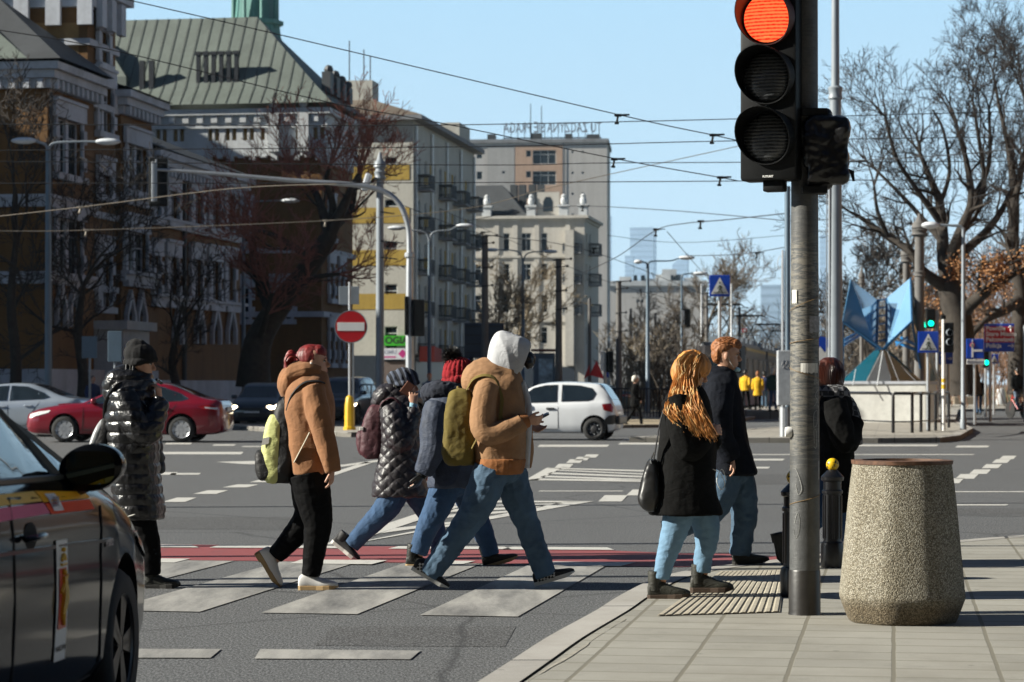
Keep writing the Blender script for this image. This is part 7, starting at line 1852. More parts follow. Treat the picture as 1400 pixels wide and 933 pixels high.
    def inner(s, neck, hip, arms, legs):
        """Naked figure inside the clothes, from the same joints, so that the body is one continuous surface."""
        g = s.b; nk, hp = s.J(*neck), s.J(*hip); hc = s.hm @ Vector((-.06 * s.hh, 0, -.28 * s.hh))
        g.tube([(*(nk - Vector((0, 0, .04))), .062, .062), (*nk.lerp(hc, .5), .052, .055), (*(hc + Vector((0, 0, .03))), .052, .052)], 14, sm=3)
        g.tube([(*hp, .085, .12), (*hp.lerp(nk, .35), .075, .105), (*hp.lerp(nk, .72), .085, .135), (*hp.lerp(nk, .92), .06, .10), (*nk, .05, .05)], 16, sm=3, side=(0, 1, 0))
        for a in arms:
            P = [s.J(x, y, d) for x, y, d in a]; g.tube([(*P[0], .040), (*P[0].lerp(P[1], .5), .036), (*P[1], .030), (*P[1].lerp(P[2], .4), .030), (*P[2], .021)], 10, sm=2)
            g.tube([(*hp.lerp(nk, .86), .045), (*P[0], .045)], 8)
        for l in legs:
            P = [s.J(x, y, d) for x, y, d in l]; g.tube([(*hp, .06), (*P[0], .062), (*P[0].lerp(P[1], .5), .055), (*P[1], .042), (*P[1].lerp(P[2], .35), .045), (*P[2], .027), (*(P[2] + Vector((.04, 0, -.03))), .026)], 10, sm=2)
    def finish_body(s):
        me = remesh(s.b, s.vox * .8, 2); me.materials.append(SKIN); inst('body', me, s.t)
    def coat(s, name, rows, m, sleeves=(), extra=None, fold=None, nring=36, sq=.8, vox=None, sm=3):
        """Garment from photo silhouette rows (py, back_px, front_px, halfwidth_m[, dy])."""
        g = MB(); rs = []
        for r in crom([[*r, 0.0][:5] for r in rows], 5):
            a, b = s.J(r[1], r[0]), s.J(r[2], r[0]); cx, hx = (a.x + b.x) / 2, (b.x - a.x) / 2
            ring = []
            for j in range(nring):
                an = 2 * PI * j / nring; cs, sn = math.cos(an), math.sin(an); ring.append((cx + hx * math.copysign(abs(cs) ** sq, cs), r[4] + r[3] * math.copysign(abs(sn) ** sq, sn), a.z))
            rs.append(ring)
        g.rings(rs)
        for sl in sleeves: g.tube(s.T(sl), 16, sm=5)
        if extra: extra(g)
        me = remesh(g, vox or s.vox, sm, fold); me.materials.append(m); return inst(name, me, s.t)
    def trousers(s, legs, pelvis, m, fold=None, name='trousers'):
        g = MB()
        for l in legs: g.tube(s.T(l), 18, sm=6)
        if pelvis: x, y, rx, rz = pelvis; g.ball(s.J(x, y), (rx / s.s, .155, rz / s.s), 16)
        me = remesh(g, s.vox, 3, fold or folds(.0045, 11, .9, b=.003)); me.materials.append(m); return inst(name, me, s.t)
    def shoe(s, heel, toe, dy, m, sole=SOLEK, h=1.0, shaft=None, st=.024, name='shoe', L=None, panel=None):
        a, b = s.J(*heel, dy), s.J(*toe, dy); v = b - a; L = L or min(max(v.length, .245), .30); ang = -math.atan2(v.z, v.x)
        M = Matrix.Translation(a) @ Matrix.Rotation(ang, 4, 'Y'); g = MB(); g.M = M; rs = []
        for t, zt, w, z0 in crom([[0, .060, .020, .02], [.03, .082, .031, .012], [.14, .100, .036, .012], [.30, .098, .037, .012], [.46, .080, .040, .012], [.62, .062, .046, .012], [.78, .052, .046, .014], [.92, .043, .036, .016], [1.0, .030, .012, .02]], 3):
            z1 = zt * h + st * .4; r = []
            for j in range(18):
                an = 2 * PI * j / 18; cs, sn = math.cos(an), math.sin(an); r.append((t * L, w * math.copysign(abs(cs) ** .8, cs), (z0 + z1) / 2 + (z1 - z0) / 2 * math.copysign(abs(sn) ** .75, sn)))
            rs.append(r)
        g.rings(rs)
        if shaft: g.tube([(.17 * L, 0, .06, .042), (.17 * L, 0, .10, .043), (.17 * L + shaft[1], 0, shaft[0], .046), (.17 * L + shaft[1], 0, shaft[0] + .005, .043)], 14, sm=2)
        o = autosmooth(g.build(name, m, s.t), 50)
        g = MB(); g.M = M; ol = [(-.004, .0), (.0, .026), (.06, .036), (.3, .036), (.46, .037), (.64, .048), (.8, .048), (.93, .036), (1.01, .008)]
        P = [(x * L if x > 0 else x, -w) for x, w in ol] + [(x * L if x > 0 else x, w) for x, w in ol[::-1]]
        g.rings([[(x, y * .96, 0 + (.018 if x > L * .9 else 0)) for x, y in P], [(x, y, .004 + (.016 if x > L * .9 else 0)) for x, y in P], [(x, y, st) for x, y in P], [(x, y * .95, st + .004) for x, y in P]])
        if sole in (SOLEK, SOLEG): g.prism([(0, -.035), (.07, -.036), (.07, .036), (0, .035)], -.008, .002)
        g.build('sole', sole, o)
        g = MB(); g.M = M
        for k in range(4): x = (.36 + .085 * k) * L; z = (.092 - .0145 * k) * h + st * .4; g.tube([(x, -.026, z - .012, .0035), (x + .01, 0, z + .003, .0038), (x, .026, z - .012, .0035)], 4, sm=2)
        g.build('laces', SOLEW if sole is SOLEW else SOLEK, o)
        if panel:
            g = MB(); g.M = M; sd = -1
            P = [(.10, .024), (.52, .024), (.56, .055), (.40, .072), (.22, .088), (.10, .075)]
            g.add([(x * L, sd * .046, z) for x, z in P] + [(x * L, sd * .030, z) for x, z in P], [list(range(6)), list(range(11, 5, -1))] + [(i, (i + 1) % 6, 6 + (i + 1) % 6, 6 + i) for i in range(6)]); g.build('side_panel', panel, o)
        return o
    def part(s, name, m, g, smooth=50, parent=None): return autosmooth(g.build(name, m, parent or s.t), smooth)
    def strands(s, name, m, n, fn, seed=1, nseg=6, parent=None):
        """Hair locks: fn(rng) -> rows of (x,y,z,r) in head space."""
        R_ = random.Random(seed); g = MB(); g.M = s.hm
        for _ in range(n): g.tube(fn(R_), 4, sm=3)
        return s.part(name, m, g, 70, parent)
    def soft(s, name, m, build, vox=.008, fold=None, sm=2, headspace=False):
        g = MB()
        if headspace: g.M = s.hm
        build(g); me = remesh(g, vox, sm, fold); me.materials.append(m); return inst(name, me, s.t)
def item(name, label, cat, P, group=None):
    return thing(name, label, cat, P.t.location, P.t.rotation_euler.z, group)
def strap(P, rows, w_, th, m, parent, name='strap', side=None, sm=5):
    g = MB(); g.tube([(*P.J(x, y, dy), th, w_) for x, y, dy in rows], 8, sm=sm, side=side); return autosmooth(g.build(name, m, parent), 60)
# ============ man in tan jacket with grey hood, looking at his phone
P = Person('man in a tan canvas jacket with the pale grey hood up, reading his phone', 17.1, 680, 805)
P.head(697, 490, .225, pitch=22)
P.b.cm = 0
P.hand(P.J(722, 574, -.20), (1, .25, -.05), (-.2, .9, .5), -1, .75, .95); P.hand(P.J(722, 580, .10), (.85, -.25, -.42), (.2, -.75, .6), 1, .55, .95)
P.inner((690, 522, 0), (683, 640, 0), [((668, 535, -.17), (667, 592, -.25), (722, 574, -.20)), ((690, 535, .17), (690, 595, .24), (722, 580, .10))], [((675, 645, -.09), (640, 715, -.10), (588, 778, -.10)), ((695, 645, .09), (716, 705, .09), (742, 780, .09))])
P.finish_body()
tj = lambda g: (g.tube(P.T([(700, 520, 20, 0), (676, 514, 22, 0), (655, 512, 20, 0), (646, 525, 15, 0), (645, 538, 8, 0)]), 14, sm=4, side=(0, 1, 0), flat=1.3), g.tube(P.T([(700, 530, 20, .14), (706, 580, 18, .17), (712, 620, 14, .20), (713, 640, 10, .2)]), 12, sm=4))
P.coat('jacket', [(508, 664, 708, .10), (518, 650, 713, .17), (530, 646, 715, .20), (550, 644, 718, .205), (575, 645, 719, .205), (600, 647, 718, .20), (620, 649, 717, .198), (636, 650, 716, .195)], TAN,
       [[(672, 528, 16, -.16), (665, 555, 16.5, -.215), (667, 588, 16.5, -.245), (690, 590, 14.5, -.245), (716, 576, 12, -.215)], [(690, 530, 17, .16), (690, 560, 17, .23), (694, 592, 16, .24), (720, 580, 11, .12)]], tj, folds(.011, 7, .4, b=.0015))
P.coat('waistband', [(627, 650, 719, .205), (634, 650, 718, .212), (646, 652, 715, .205), (648, 654, 713, .198)], RIB, [], None, folds(.002, 30, .1), sm=1)
g = MB(); g.tube([(*P.J(715, 577, -.214), .062), (*P.J(724, 574, -.196), .05)], 14); g.tube([(*P.J(716, 581, .125), .058), (*P.J(724, 580, .10), .045)], 14); P.part('cuff', RIB, g)
def hood(g):
    # one shell open at the face: C-shaped rings from crown to collar
    rs = []
    for z, xb, xf, w in crom([[.168, -.09, .05, .035], [.155, -.13, .10, .07], [.115, -.158, .135, .10], [.05, -.165, .145, .115], [-.03, -.150, .135, .115], [-.10, -.140, .115, .112], [-.16, -.165, .085, .12], [-.23, -.17, .05, .125], [-.26, -.14, .03, .11]], 3):
        cx, a = (xb + xf) / 2, (xf - xb) / 2; op = R(34) if z < .12 else R(34) * max(.05, (.168 - z) / .048); A = [op + (2 * PI - 2 * op) * k / 29 for k in range(30)]
        rs.append([(cx + a * math.cos(t), w * math.copysign(abs(math.sin(t)) ** .85, math.sin(t)), z) for t in A] + [(cx + (a - .022) * math.cos(t), (w - .022) * math.copysign(abs(math.sin(t)) ** .85, math.sin(t)), z) for t in A[::-1]])
    g.rings(rs)
P.soft('hood', GREYH, hood, .006, folds(.007, 9, .3, b=.001), 2, True)
P.soft('hair', HAIRK, lambda g: (g.ball((.125, 0, .045), (.05, .075, .05), 10), g.ball((.145, -.02, .02), (.03, .06, .04), 8)), .007, folds(.006, 30, 1), 1, True)
g = MB()
for dy in (-.05, .04): g.tube([(*P.J(716, 520, dy), .004), (*P.J(720, 545, dy - .02), .004), (*P.J(717, 584, dy - .03), .004)], 5, sm=4)
P.part('drawstring', GREYH, g)
g = MB(); g.tube([(*P.J(712, 524, -.02), .035), (*P.J(722, 560, .0), .03), (*P.J(719, 640, .02), .025)], 8, sm=3); P.part('sweatshirt', GREYH, g)
P.trousers([[(674, 640, 24, -.085), (658, 682, 22.5, -.09), (638, 717, 18, -.10), (612, 752, 16, -.10), (588, 784, 15, -.10)], [(694, 640, 24, .085), (706, 680, 21, .09), (718, 712, 17, .09), (734, 758, 15.5, .09), (745, 788, 14.5, .09)]], (684, 640, 31, 24), DENIM, folds(.0075, 13, .8, b=.005))
P.shoe((564, 778), (613, 806), -.10, mat('black canvas', (.01, .01, .011), .8), SOLEW, panel=CHECK); P.shoe((731, 803), (786, 786), .09, MC['black canvas'], SOLEW, panel=CHECK)
PMAN = P
o = item('backpack', 'olive green backpack worn by the man in the grey hood', 'backpack', P)
OLIVE = cloth('olive canvas', (0.115, 0.085, 0.014), var=.25, b=.5); OLIVED = cloth('olive webbing', (0.13, 0.095, 0.02))
g = MB(); rs = []
for py, a, b, hw in ((533, 630, 640, .08), (536, 618, 646, .12), (550, 613, 650, .145), (580, 608, 652, .155), (610, 606, 652, .155), (628, 608, 651, .15), (635, 614, 648, .12)): rs.append((py, a, b, hw))
for r in crom([list(q) for q in rs], 4):
    a, b = P.J(r[1], r[0]), P.J(r[2], r[0]); cx, hx = (a.x + b.x) / 2, (b.x - a.x) / 2
    ring = [(cx + hx * math.copysign(abs(math.cos(t)) ** .55, math.cos(t)), -.02 + r[3] * math.copysign(abs(math.sin(t)) ** .55, math.sin(t)), a.z) for t in [2 * PI * k / 28 for k in range(28)]]
    g.__dict__.setdefault('rr', []).append(ring)
g.rings(g.rr); me = remesh(g, .008, 2, folds(.009, 9, .5, b=.004)); me.materials.append(OLIVE); inst('pack', me, o)
strap(P, [(640, 533, -.11), (650, 518, -.14), (668, 513, -.155), (684, 522, -.17), (690, 545, -.20), (688, 575, -.215)], .006, .024, OLIVED, o); strap(P, [(648, 612, -.17), (655, 600, -.2), (662, 592, -.245)], .006, .016, OLIVED, o)
g = MB(); g.tube([(*P.J(630, 536, -.05), .012), (*P.J(626, 530, -.02), .012), (*P.J(630, 536, .03), .012)], 6, sm=4); g.build('grab_loop', OLIVED, o)
o = item('phone', 'grey phone held out by the hooded man', 'phone', P); g = MB(); g.rbox(P.J(741, 571, -.09), (.125, .07, .009), .004, rot=Matrix.Rotation(R(-28), 3, 'Y') @ Matrix.Rotation(R(12), 3, 'X')); g.build('phone_body', mat('grey phone', (.16, .16, .17), .3), o)
g = MB(); g.rbox(P.J(741, 571, -.09) + Vector((-.004, 0, .007)), (.112, .06, .003), .001, rot=Matrix.Rotation(R(-28), 3, 'Y') @ Matrix.Rotation(R(12), 3, 'X')); g.build('screen', PHONE, o)
# ============ woman in camel hoodie with lime backpack
P = Person('red haired woman in a camel hoodie and black leggings with white sneakers', 17.1, 420, 805)
P.head(431, 496, .235, pitch=-4)
P.hand(P.J(461, 641, -.24), (-.05, .05, -1), (-1, .2, 0), 1, .55, .92); P.hand(P.J(440, 642, .24), (.05, 0, -1), (-1, 0, 0), -1, .5, .92)
P.inner((425, 522, 0), (424, 650, 0), [((437, 540, -.16), (448, 592, -.235), (461, 641, -.24)), ((425, 540, .16), (430, 592, .22), (440, 642, .24))], [((424, 655, -.085), (434, 715, -.09), (427, 785, -.09)), ((424, 655, .085), (420, 706, .09), (372, 760, .09))])
P.finish_body(); P.face(brow=HAIRRED)
P.coat('hoodie', [(506, 412, 444, .075), (515, 404, 449, .12), (528, 396, 452, .19), (548, 391, 456, .215), (575, 390, 456, .21), (605, 394, 454, .205), (630, 399, 452, .205), (648, 402, 452, .20)], CAMEL,
       [[(433, 532, 17, -.15), (440, 560, 16, -.205), (449, 592, 14, -.235), (457, 620, 12.5, -.24), (462, 643, 10, -.24)], [(425, 532, 18, .15), (425, 565, 17, .21), (430, 595, 14, .23), (440, 640, 11, .24)]],
       lambda g: (g.tube(P.T([(440, 510, 12, 0), (420, 508, 17, 0), (402, 514, 17, 0), (393, 528, 14, 0), (392, 542, 7, 0)]), 14, sm=4, side=(0, 1, 0), flat=1.5),), folds(.007, 8, .5, b=.0015))
P.trousers([[(424, 648, 27, -.075), (432, 685, 24, -.085), (437, 715, 19.5, -.09), (433, 750, 15.5, -.09), (428, 786, 12, -.09)], [(420, 648, 26, .075), (420, 682, 23, .09), (418, 706, 19, .09), (398, 735, 16, .09), (373, 762, 12, .09)]], (422, 650, 29, 26), BLKC, folds(.003, 12, 1.2, b=.003))
WSN = mat('white sneaker leather', (.58, .57, .55), .55, var=.08)
P.shoe((411, 806), (465, 805), -.09, WSN, SOLEG, 1.1, st=.03); P.shoe((346, 758), (376, 806), .09, WSN, SOLEG, 1.1, st=.03)
P.soft('hair', HAIRRED, lambda g: (g.ball((-.03, 0, .035), (.108, .088, .098), 18), g.ball((.03, 0, .06), (.06, .075, .065), 12), g.ball((-.075, 0, -.01), (.06, .07, .075), 12)), .006, folds(.003, 40, .3, b=.001), 2, True)
P.strands('ponytail', HAIRRED, 90, lambda R_: (lambda y, z, k: [(-.12, y * .5, .035 + z * .3, .006), (-.165, y, .05 + z, .010), (-.20, y * 1.2, .01 + z, .010), (-.195 + .02 * k, y * 1.1, -.06 + z * .6, .008), (-.17 + .03 * k, y, -.12 + .03 * k, .003)])(R_.gauss(0, .018), R_.gauss(0, .016), R_.uniform(-1, 1)), 5)
g = MB(); g.M = P.hm; g.ball((-.135, 0, .04), (.028, .034, .034), 10); P.part('hair_tie', mat('pink scrunchie', (.45, .05, .10), .7), g)
g = MB(); g.M = P.hm; h = P.hh; g.ball((-.015, -.087, -.01), (.012, .01, .014), 8); g.tube([(-.012, -.09, -.02, .002), (.01, -.088, -.10, .002), (.015, -.07, -.17, .002)], 5, sm=3); P.part('earphone', SOLEW, g)
o = item('backpack', 'lime yellow and black backpack on the camel hoodie', 'backpack', P)
LIME = cloth('lime nylon', (0.50, 0.52, 0.20), rough=.6, var=.08); BPK = cloth('black nylon', (0.008, 0.008, 0.009), rough=.6, b=.5)
def pack(P, o, name, rows, m, dy=0.0, fold=None, sq=.6, vox=.008):
    g = MB(); rr = []
    for r in crom([list(q) for q in rows], 4):
        a, b = P.J(r[1], r[0]), P.J(r[2], r[0]); sk = r[4] if len(r) > 4 else 0
        cx, hx = (a.x + b.x) / 2, (b.x - a.x) / 2; rr.append([(cx + hx * math.copysign(abs(math.cos(t)) ** sq, math.cos(t)), dy + r[3] * math.copysign(abs(math.sin(t)) ** sq, math.sin(t)), a.z) for t in [2 * PI * k / 28 for k in range(28)]])
    g.rings(rr); me = remesh(g, vox, 2, fold or folds(.006, 9, .6, b=.003)); me.materials.append(m); return inst(name, me, o)
pack(P, o, 'pack', [(545, 390, 402, .07), (552, 381, 408, .11), (575, 374, 410, .135), (605, 368, 408, .145), (635, 364, 407, .15), (652, 364, 404, .145), (660, 368, 396, .12)], BPK)
pack(P, o, 'front_panel', [(568, 371, 392, .11), (580, 366, 394, .14), (605, 361, 393, .152), (635, 358, 392, .157), (652, 360, 391, .152), (660, 366, 390, .12)], LIME)
pack(P, o, 'front_pocket', [(616, 354, 376, .10), (622, 350, 380, .14), (640, 351, 382, .157), (652, 354, 380, .15), (657, 358, 376, .11)], BPK)
g = MB(); g.add([(*P.J(x, y, -.155 + q),) for q in (0, .004) for x, y in ((362, 609), (372, 606), (373, 597), (364, 599))], [(0, 1, 2, 3), (7, 6, 5, 4), (0, 4, 5, 1), (1, 5, 6, 2), (2, 6, 7, 3), (3, 7, 4, 0)]); g.build('badge', SOLEW, o)
strap(P, [(396, 560, -.14), (404, 540, -.17), (420, 524, -.185), (438, 521, -.175), (448, 524, -.15)], .006, .026, BPK, o); strap(P, [(396, 560, .14), (402, 540, .17), (420, 524, .185), (440, 524, .15)], .006, .024, BPK, o); strap(P, [(408, 631, -.19), (420, 610, -.22), (431, 590, -.245)], .005, .013, mat('beige webbing', (.36, .33, .26), .8), o)
strap(P, [(392, 552, -.10), (390, 545, -.06), (393, 552, -.02)], .012, .012, BPK, o, 'grab_loop')
# ============ woman in the black puffer coat
P = Person('woman in a long shiny black puffer coat and beanie, hand at her mouth', 17.25, 195, 803)
P.head(194, 497, .235, pitch=8)
P.hand(P.J(222, 545, -.10), (-.12, .25, 1), (-.9, .3, -.2), 1, .95, .92); P.hand(P.J(206, 650, .22), (.1, 0, -1), (-1, 0, 0), -1, .5, .92)
P.inner((186, 523, 0), (188, 690, 0), [((178, 545, -.16), (210, 592, -.21), (222, 545, -.10)), ((186, 545, .16), (195, 600, .23), (206, 650, .22))], [((190, 690, -.085), (206, 728, -.09), (210, 780, -.09)), ((188, 690, .085), (186, 735, .09), (150, 785, .09))])
P.finish_body(); P.face()
P.coat('puffer_coat', [(514, 166, 208, .10), (524, 156, 212, .17), (545, 148, 214, .225), (575, 147, 215, .235), (610, 149, 216, .235), (645, 152, 216, .235), (680, 158, 221, .235), (705, 167, 223, .225), (709, 172, 218, .2)], PUFF,
       [[(176, 540, 20, -.15), (190, 568, 20, -.22), (209, 592, 18, -.235), (219, 572, 15.5, -.18), (223, 548, 12, -.11)], [(186, 540, 19, .15), (190, 580, 18, .23), (198, 615, 15, .24), (206, 650, 11, .23)]],
       lambda g: g.tube(P.T([(205, 522, 10, 0), (185, 518, 18, 0), (165, 520, 19, 0), (156, 532, 16, 0), (153, 548, 9, 0)]), 14, sm=4, side=(0, 1, 0), flat=1.5), folds(.007, 9, .9, q=.074, qa=.012, b=.003))
P.trousers([[(192, 690, 22, -.08), (202, 722, 17, -.09), (209, 750, 14.5, -.09), (211, 784, 12.5, -.09)], [(188, 690, 22, .08), (187, 728, 17, .09), (172, 758, 14, .09), (150, 786, 12, .09)]], (190, 690, 25, 22), BLKC)
P.shoe((201, 805), (251, 803), -.09, SUEDE, SOLEK, 1.05, (.17, .005), .032); P.shoe((128, 778), (165, 806), .09, SUEDE, SOLEK, 1.05, (.17, .005), .032)
P.soft('beanie', BEANK, lambda g: (g.ball((-.022, 0, .06), (.118, .098, .09), 18), g.ball((-.05, 0, .115), (.08, .07, .055), 12), g.tube([(-.115, 0, -.01, .03), (-.02, -.092, .0, .024), (.09, 0, .045, .022), (-.02, .092, .0, .024), (-.115, 0, -.01, .03)], 10, sm=6)), .007, folds(.004, 22, .25, b=.002), 2, True)
P.strands('hair', HAIRK, 50, lambda R_: (lambda y, k: [(-.06 + .03 * k, y, -.02, .008), (-.05 + .03 * k, y * 1.15, -.09, .010), (-.02 + .03 * k, y * 1.2, -.16, .008), (.005 + .03 * k, y * 1.1, -.21, .003)])(R_.choice((-1, 1)) * R_.uniform(.06, .092), R_.uniform(-1, 1)), 8)
g = MB(); g.tube([(*P.J(172, 707, -.225), .005), (*P.J(192, 702, -.235), .005), (*P.J(206, 693, -.20), .005)], 5, sm=3)
for x, y in ((206, 692), (201, 671)): g.ball(P.J(x, y, -.205), .012, 8)
P.part('drawcord', SOLEW, g)
o = item('cigarette_holder', 'small black vaping device at the mouth of the woman in the puffer coat', 'vape', P); g = MB(); g.tube([(*P.J(216, 519, -.04), .010), (*P.J(222, 522, -.09), .012), (*P.J(226, 524, -.12), .012)], 8); g.build('tube', PHONE, o)
o = item('shoulder_bag', 'grey and black shoulder bag behind the black puffer coat', 'bag', P); LG = mat('grey bag leather', (.33, .34, .35), .35, var=.12)
pack(P, o, 'bag', [(572, 144, 152, .06), (585, 138, 156, .10), (610, 129, 156, .13), (632, 124, 155, .13), (640, 130, 150, .1)], BPK, -.05); pack(P, o, 'side_panel', [(574, 142, 149, .05), (586, 135, 147, .1), (610, 126, 140, .125), (630, 121.5, 136, .12), (637, 126, 138, .09)], LG, -.055)
strap(P, [(146, 575, -.08), (152, 550, -.17), (168, 528, -.19), (180, 524, -.14)], .005, .014, BPK, o)
# ============ woman in striped beanie on the phone
P = Person('woman in a dark quilted coat and striped beanie talking on her phone', 20.0, 545, 765)
P.head(556, 526, .228, pitch=10)
P.hand(P.J(567, 553, -.14), (.05, .35, 1), (-.2, 1, -.15), -1, .35, .95, .16); P.hand(P.J(580, 640, .22), (.1, 0, -1), (-1, 0, 0), -1, .5, .9)
P.inner((547, 548, 0), (548, 662, 0), [((536, 565, -.16), (550, 606, -.23), (567, 553, -.14)), ((548, 565, .16), (560, 605, .22), (580, 640, .22))], [((545, 665, -.085), (523, 700, -.09), (482, 742, -.09)), ((560, 665, .085), (588, 705, .09), (600, 752, .09))])
P.finish_body(); P.face()
P.coat('quilted_coat', [(538, 532, 566, .09), (546, 523, 570, .155), (560, 519, 573, .205), (585, 520, 576, .215), (610, 520, 577, .215), (635, 516, 579, .22), (658, 511, 582, .225), (676, 509, 586, .22), (679, 514, 580, .2)], PLUM,
       [[(538, 560, 16, -.15), (545, 582, 17, -.22), (553, 604, 16, -.245), (562, 584, 13.5, -.2), (568, 560, 11, -.145)], [(548, 560, 15, .15), (554, 590, 15, .22), (566, 615, 12, .23), (580, 640, 9, .22)]],
       lambda g: g.tube(P.T([(560, 548, 8, 0), (545, 541, 14, 0), (528, 540, 15, 0), (519, 550, 12, 0), (517, 561, 6, 0)]), 14, sm=4, side=(0, 1, 0), flat=1.5), folds(.006, 9, .8, q=.095, qa=.010, diag=True, b=.003))
g = MB(); g.tube([(*P.J(566.5, 560, -.15), .036), (*P.J(568, 552, -.14), .034)], 12); P.part('cuff', cloth('pale blue cuff', (.22, .38, .48)), g)
P.trousers([[(546, 662, 20, -.08), (534, 688, 18, -.09), (520, 705, 15.5, -.09), (500, 725, 13, -.09), (482, 745, 11, -.09)], [(560, 662, 20, .08), (577, 688, 17, .09), (590, 712, 14.5, .09), (597, 735, 12, .09), (600, 756, 10.5, .09)]], (550, 660, 22, 20), DENIMB)
P.shoe((454, 741), (490, 769), -.09, mat('black sneaker', (.012, .012, .013), .7), SOLEW, 1.1, (.13, -.0), .026); P.shoe((588, 765), (628, 763), .09, MC['black sneaker'], SOLEW, 1.1)
def striped():
    m = bpy.data.materials.new('striped knit'); nt, N, L, p = nodes(m); wv = N.new('ShaderNodeTexWave'); wv.inputs['Scale'].default_value = 9.5; wv.inputs['Distortion'].default_value = 1.2; wv.inputs['Detail Scale'].default_value = 1.0
    wv.bands_direction = 'DIAGONAL'; L.new(coords(nt, (1.25, 0.25, .5)), wv.inputs['Vector']); L.new(ramp(nt, wv.outputs[0], [(.45, (.008, .01, .016)), (.62, (.07, .085, .12))]), p.inputs['Base Color']); p.inputs['Roughness'].default_value = .95; bump(nt, p, wv.outputs[0], .6, .01); return m
P.soft('beanie', striped(), lambda g: (g.ball((-.02, 0, .05), (.116, .096, .088), 18), g.ball((-.085, 0, .03), (.09, .085, .075), 14), g.tube([(-.12, 0, -.03, .03), (-.02, -.092, .0, .024), (.092, 0, .035, .02), (-.02, .092, .0, .024), (-.12, 0, -.03, .03)], 10, sm=6)), .007, folds(.004, 16, .4, b=.002), 2, True)
P.strands('hair', HAIRK, 24, lambda R_: (lambda y, k: [(-.05 + .04 * k, y, -.02, .008), (-.04 + .04 * k, y * 1.1, -.08, .009), (-.03 + .04 * k, y, -.12, .003)])(R_.choice((-1, 1)) * R_.uniform(.065, .09), R_.uniform(-1, 1)), 9)
o = item('phone', 'brown cased phone at the ear of the woman in the striped beanie', 'phone', P); g = MB(); g.rbox(P.hm @ Vector((.015, -.108, -.045)), (.075, .012, .15), .005, rot=Matrix.Rotation(R(38), 3, 'Y') @ Matrix.Rotation(R(6), 3, 'Z')); g.build('phone_body', PHONEB, o)
o = item('backpack', 'small maroon backpack on the dark quilted coat', 'backpack', P); MAR = cloth('maroon nylon', (0.055, 0.014, 0.020), rough=.6, b=.4)
pack(P, o, 'pack', [(552, 513, 524, .06), (557, 506, 528, .10), (575, 498, 530, .13), (600, 493, 530, .14), (618, 493, 527, .14), (627, 500, 522, .11)], MAR); pack(P, o, 'front_pocket', [(590, 490, 508, .08), (596, 488, 510, .105), (612, 489, 510, .11), (622, 493, 508, .08)], MAR)
strap(P, [(520, 562, -.14), (526, 550, -.165), (540, 544, -.16), (552, 556, -.19), (550, 585, -.225)], .005, .02, MAR, o); g = MB(); g.rbox(P.J(497, 586, -.13), (.035, .02, .03), .005); g.build('tag', SOLEW, o)
# ============ woman with the red bobble hat
P = Person('woman in a navy parka and red knitted hat with a black fur bobble', 19.3, 618, 773)
P.head(630, 517, .232, pitch=6)
P.hand(P.J(583, 645, -.26), (-.45, .0, -.9), (-.6, .2, .2), 1, .5, 1.02); P.hand(P.J(650, 625, .24), (.2, 0, -1), (-1, 0, 0), -1, .5, .95)
P.inner((619, 540, 0), (618, 660, 0), [((600, 560, -.17), (597, 608, -.25), (583, 645, -.26)), ((620, 560, .17), (635, 600, .24), (650, 625, .24))], [((610, 665, -.085), (592, 706, -.09), (573, 752, -.09)), ((630, 665, .085), (653, 715, .09), (670, 758, .09))])
P.finish_body(); P.face()
P.coat('parka', [(528, 600, 640, .09), (538, 592, 642, .16), (550, 586, 645, .215), (575, 588, 650, .225), (600, 590, 652, .22), (630, 590, 652, .225), (655, 586, 654, .235), (666, 586, 653, .23)], NAVYC,
       [[(602, 556, 18, -.16), (597, 582, 18.5, -.23), (597, 608, 17, -.265), (590, 630, 14.5, -.27), (584, 645, 12, -.265)], [(620, 556, 18, .16), (628, 585, 17, .23), (640, 605, 14, .245), (650, 625, 11, .24)]], None, folds(.010, 8, .6, b=.002))
P.soft('fur_collar', cloth('navy fur', (.018, .022, .034), rough=.95, b=.9), lambda g: (g.tube(P.T([(640, 540, 8, 0), (625, 536, 12, -.10), (600, 534, 13, -.12), (586, 537, 12, 0), (600, 532, 12, .12), (625, 536, 11, .10), (640, 540, 8, 0)]), 12, sm=4), g.tube(P.T([(622, 522, 14, 0), (622, 540, 20, 0)]), 12)), .008, folds(.006, 26, 1, b=.006))
P.trousers([[(612, 660, 21, -.08), (602, 688, 19, -.09), (590, 712, 16, -.09), (580, 735, 13.5, -.09), (573, 756, 12, -.09)], [(630, 660, 21, .08), (643, 690, 18, .09), (655, 718, 15.5, .09), (664, 740, 13, .09), (670, 760, 11.5, .09)]], (620, 660, 25, 20), DENIMB)
P.shoe((556, 775), (602, 777), -.09, SUEDE, SOLEG, 1.0, (.18, .005)); P.shoe((661, 779), (708, 765), .09, SUEDE, SOLEG, 1.0, (.17, -.0))
def redknit(co, no): 
    q = P.hm.inverted() @ co; a = math.atan2(q.y, q.x + .02); return .006 * abs(math.sin(a * 9)) + .0025 * noise.noise(co * 60)
P.soft('bobble_hat', cloth('red rib knit', (0.22, 0.006, 0.011), rough=.95, b=.8), lambda g: (g.ball((-.02, 0, .06), (.125, .108, .105), 20), g.tube([(-.125, 0, -.035, .03), (-.02, -.10, -.015, .028), (.10, 0, .04, .026), (-.02, .10, -.015, .028), (-.125, 0, -.035, .03)], 10, sm=6), g.ball((-.06, 0, .02), (.09, .10, .085), 14)), .006, redknit, 1, True)
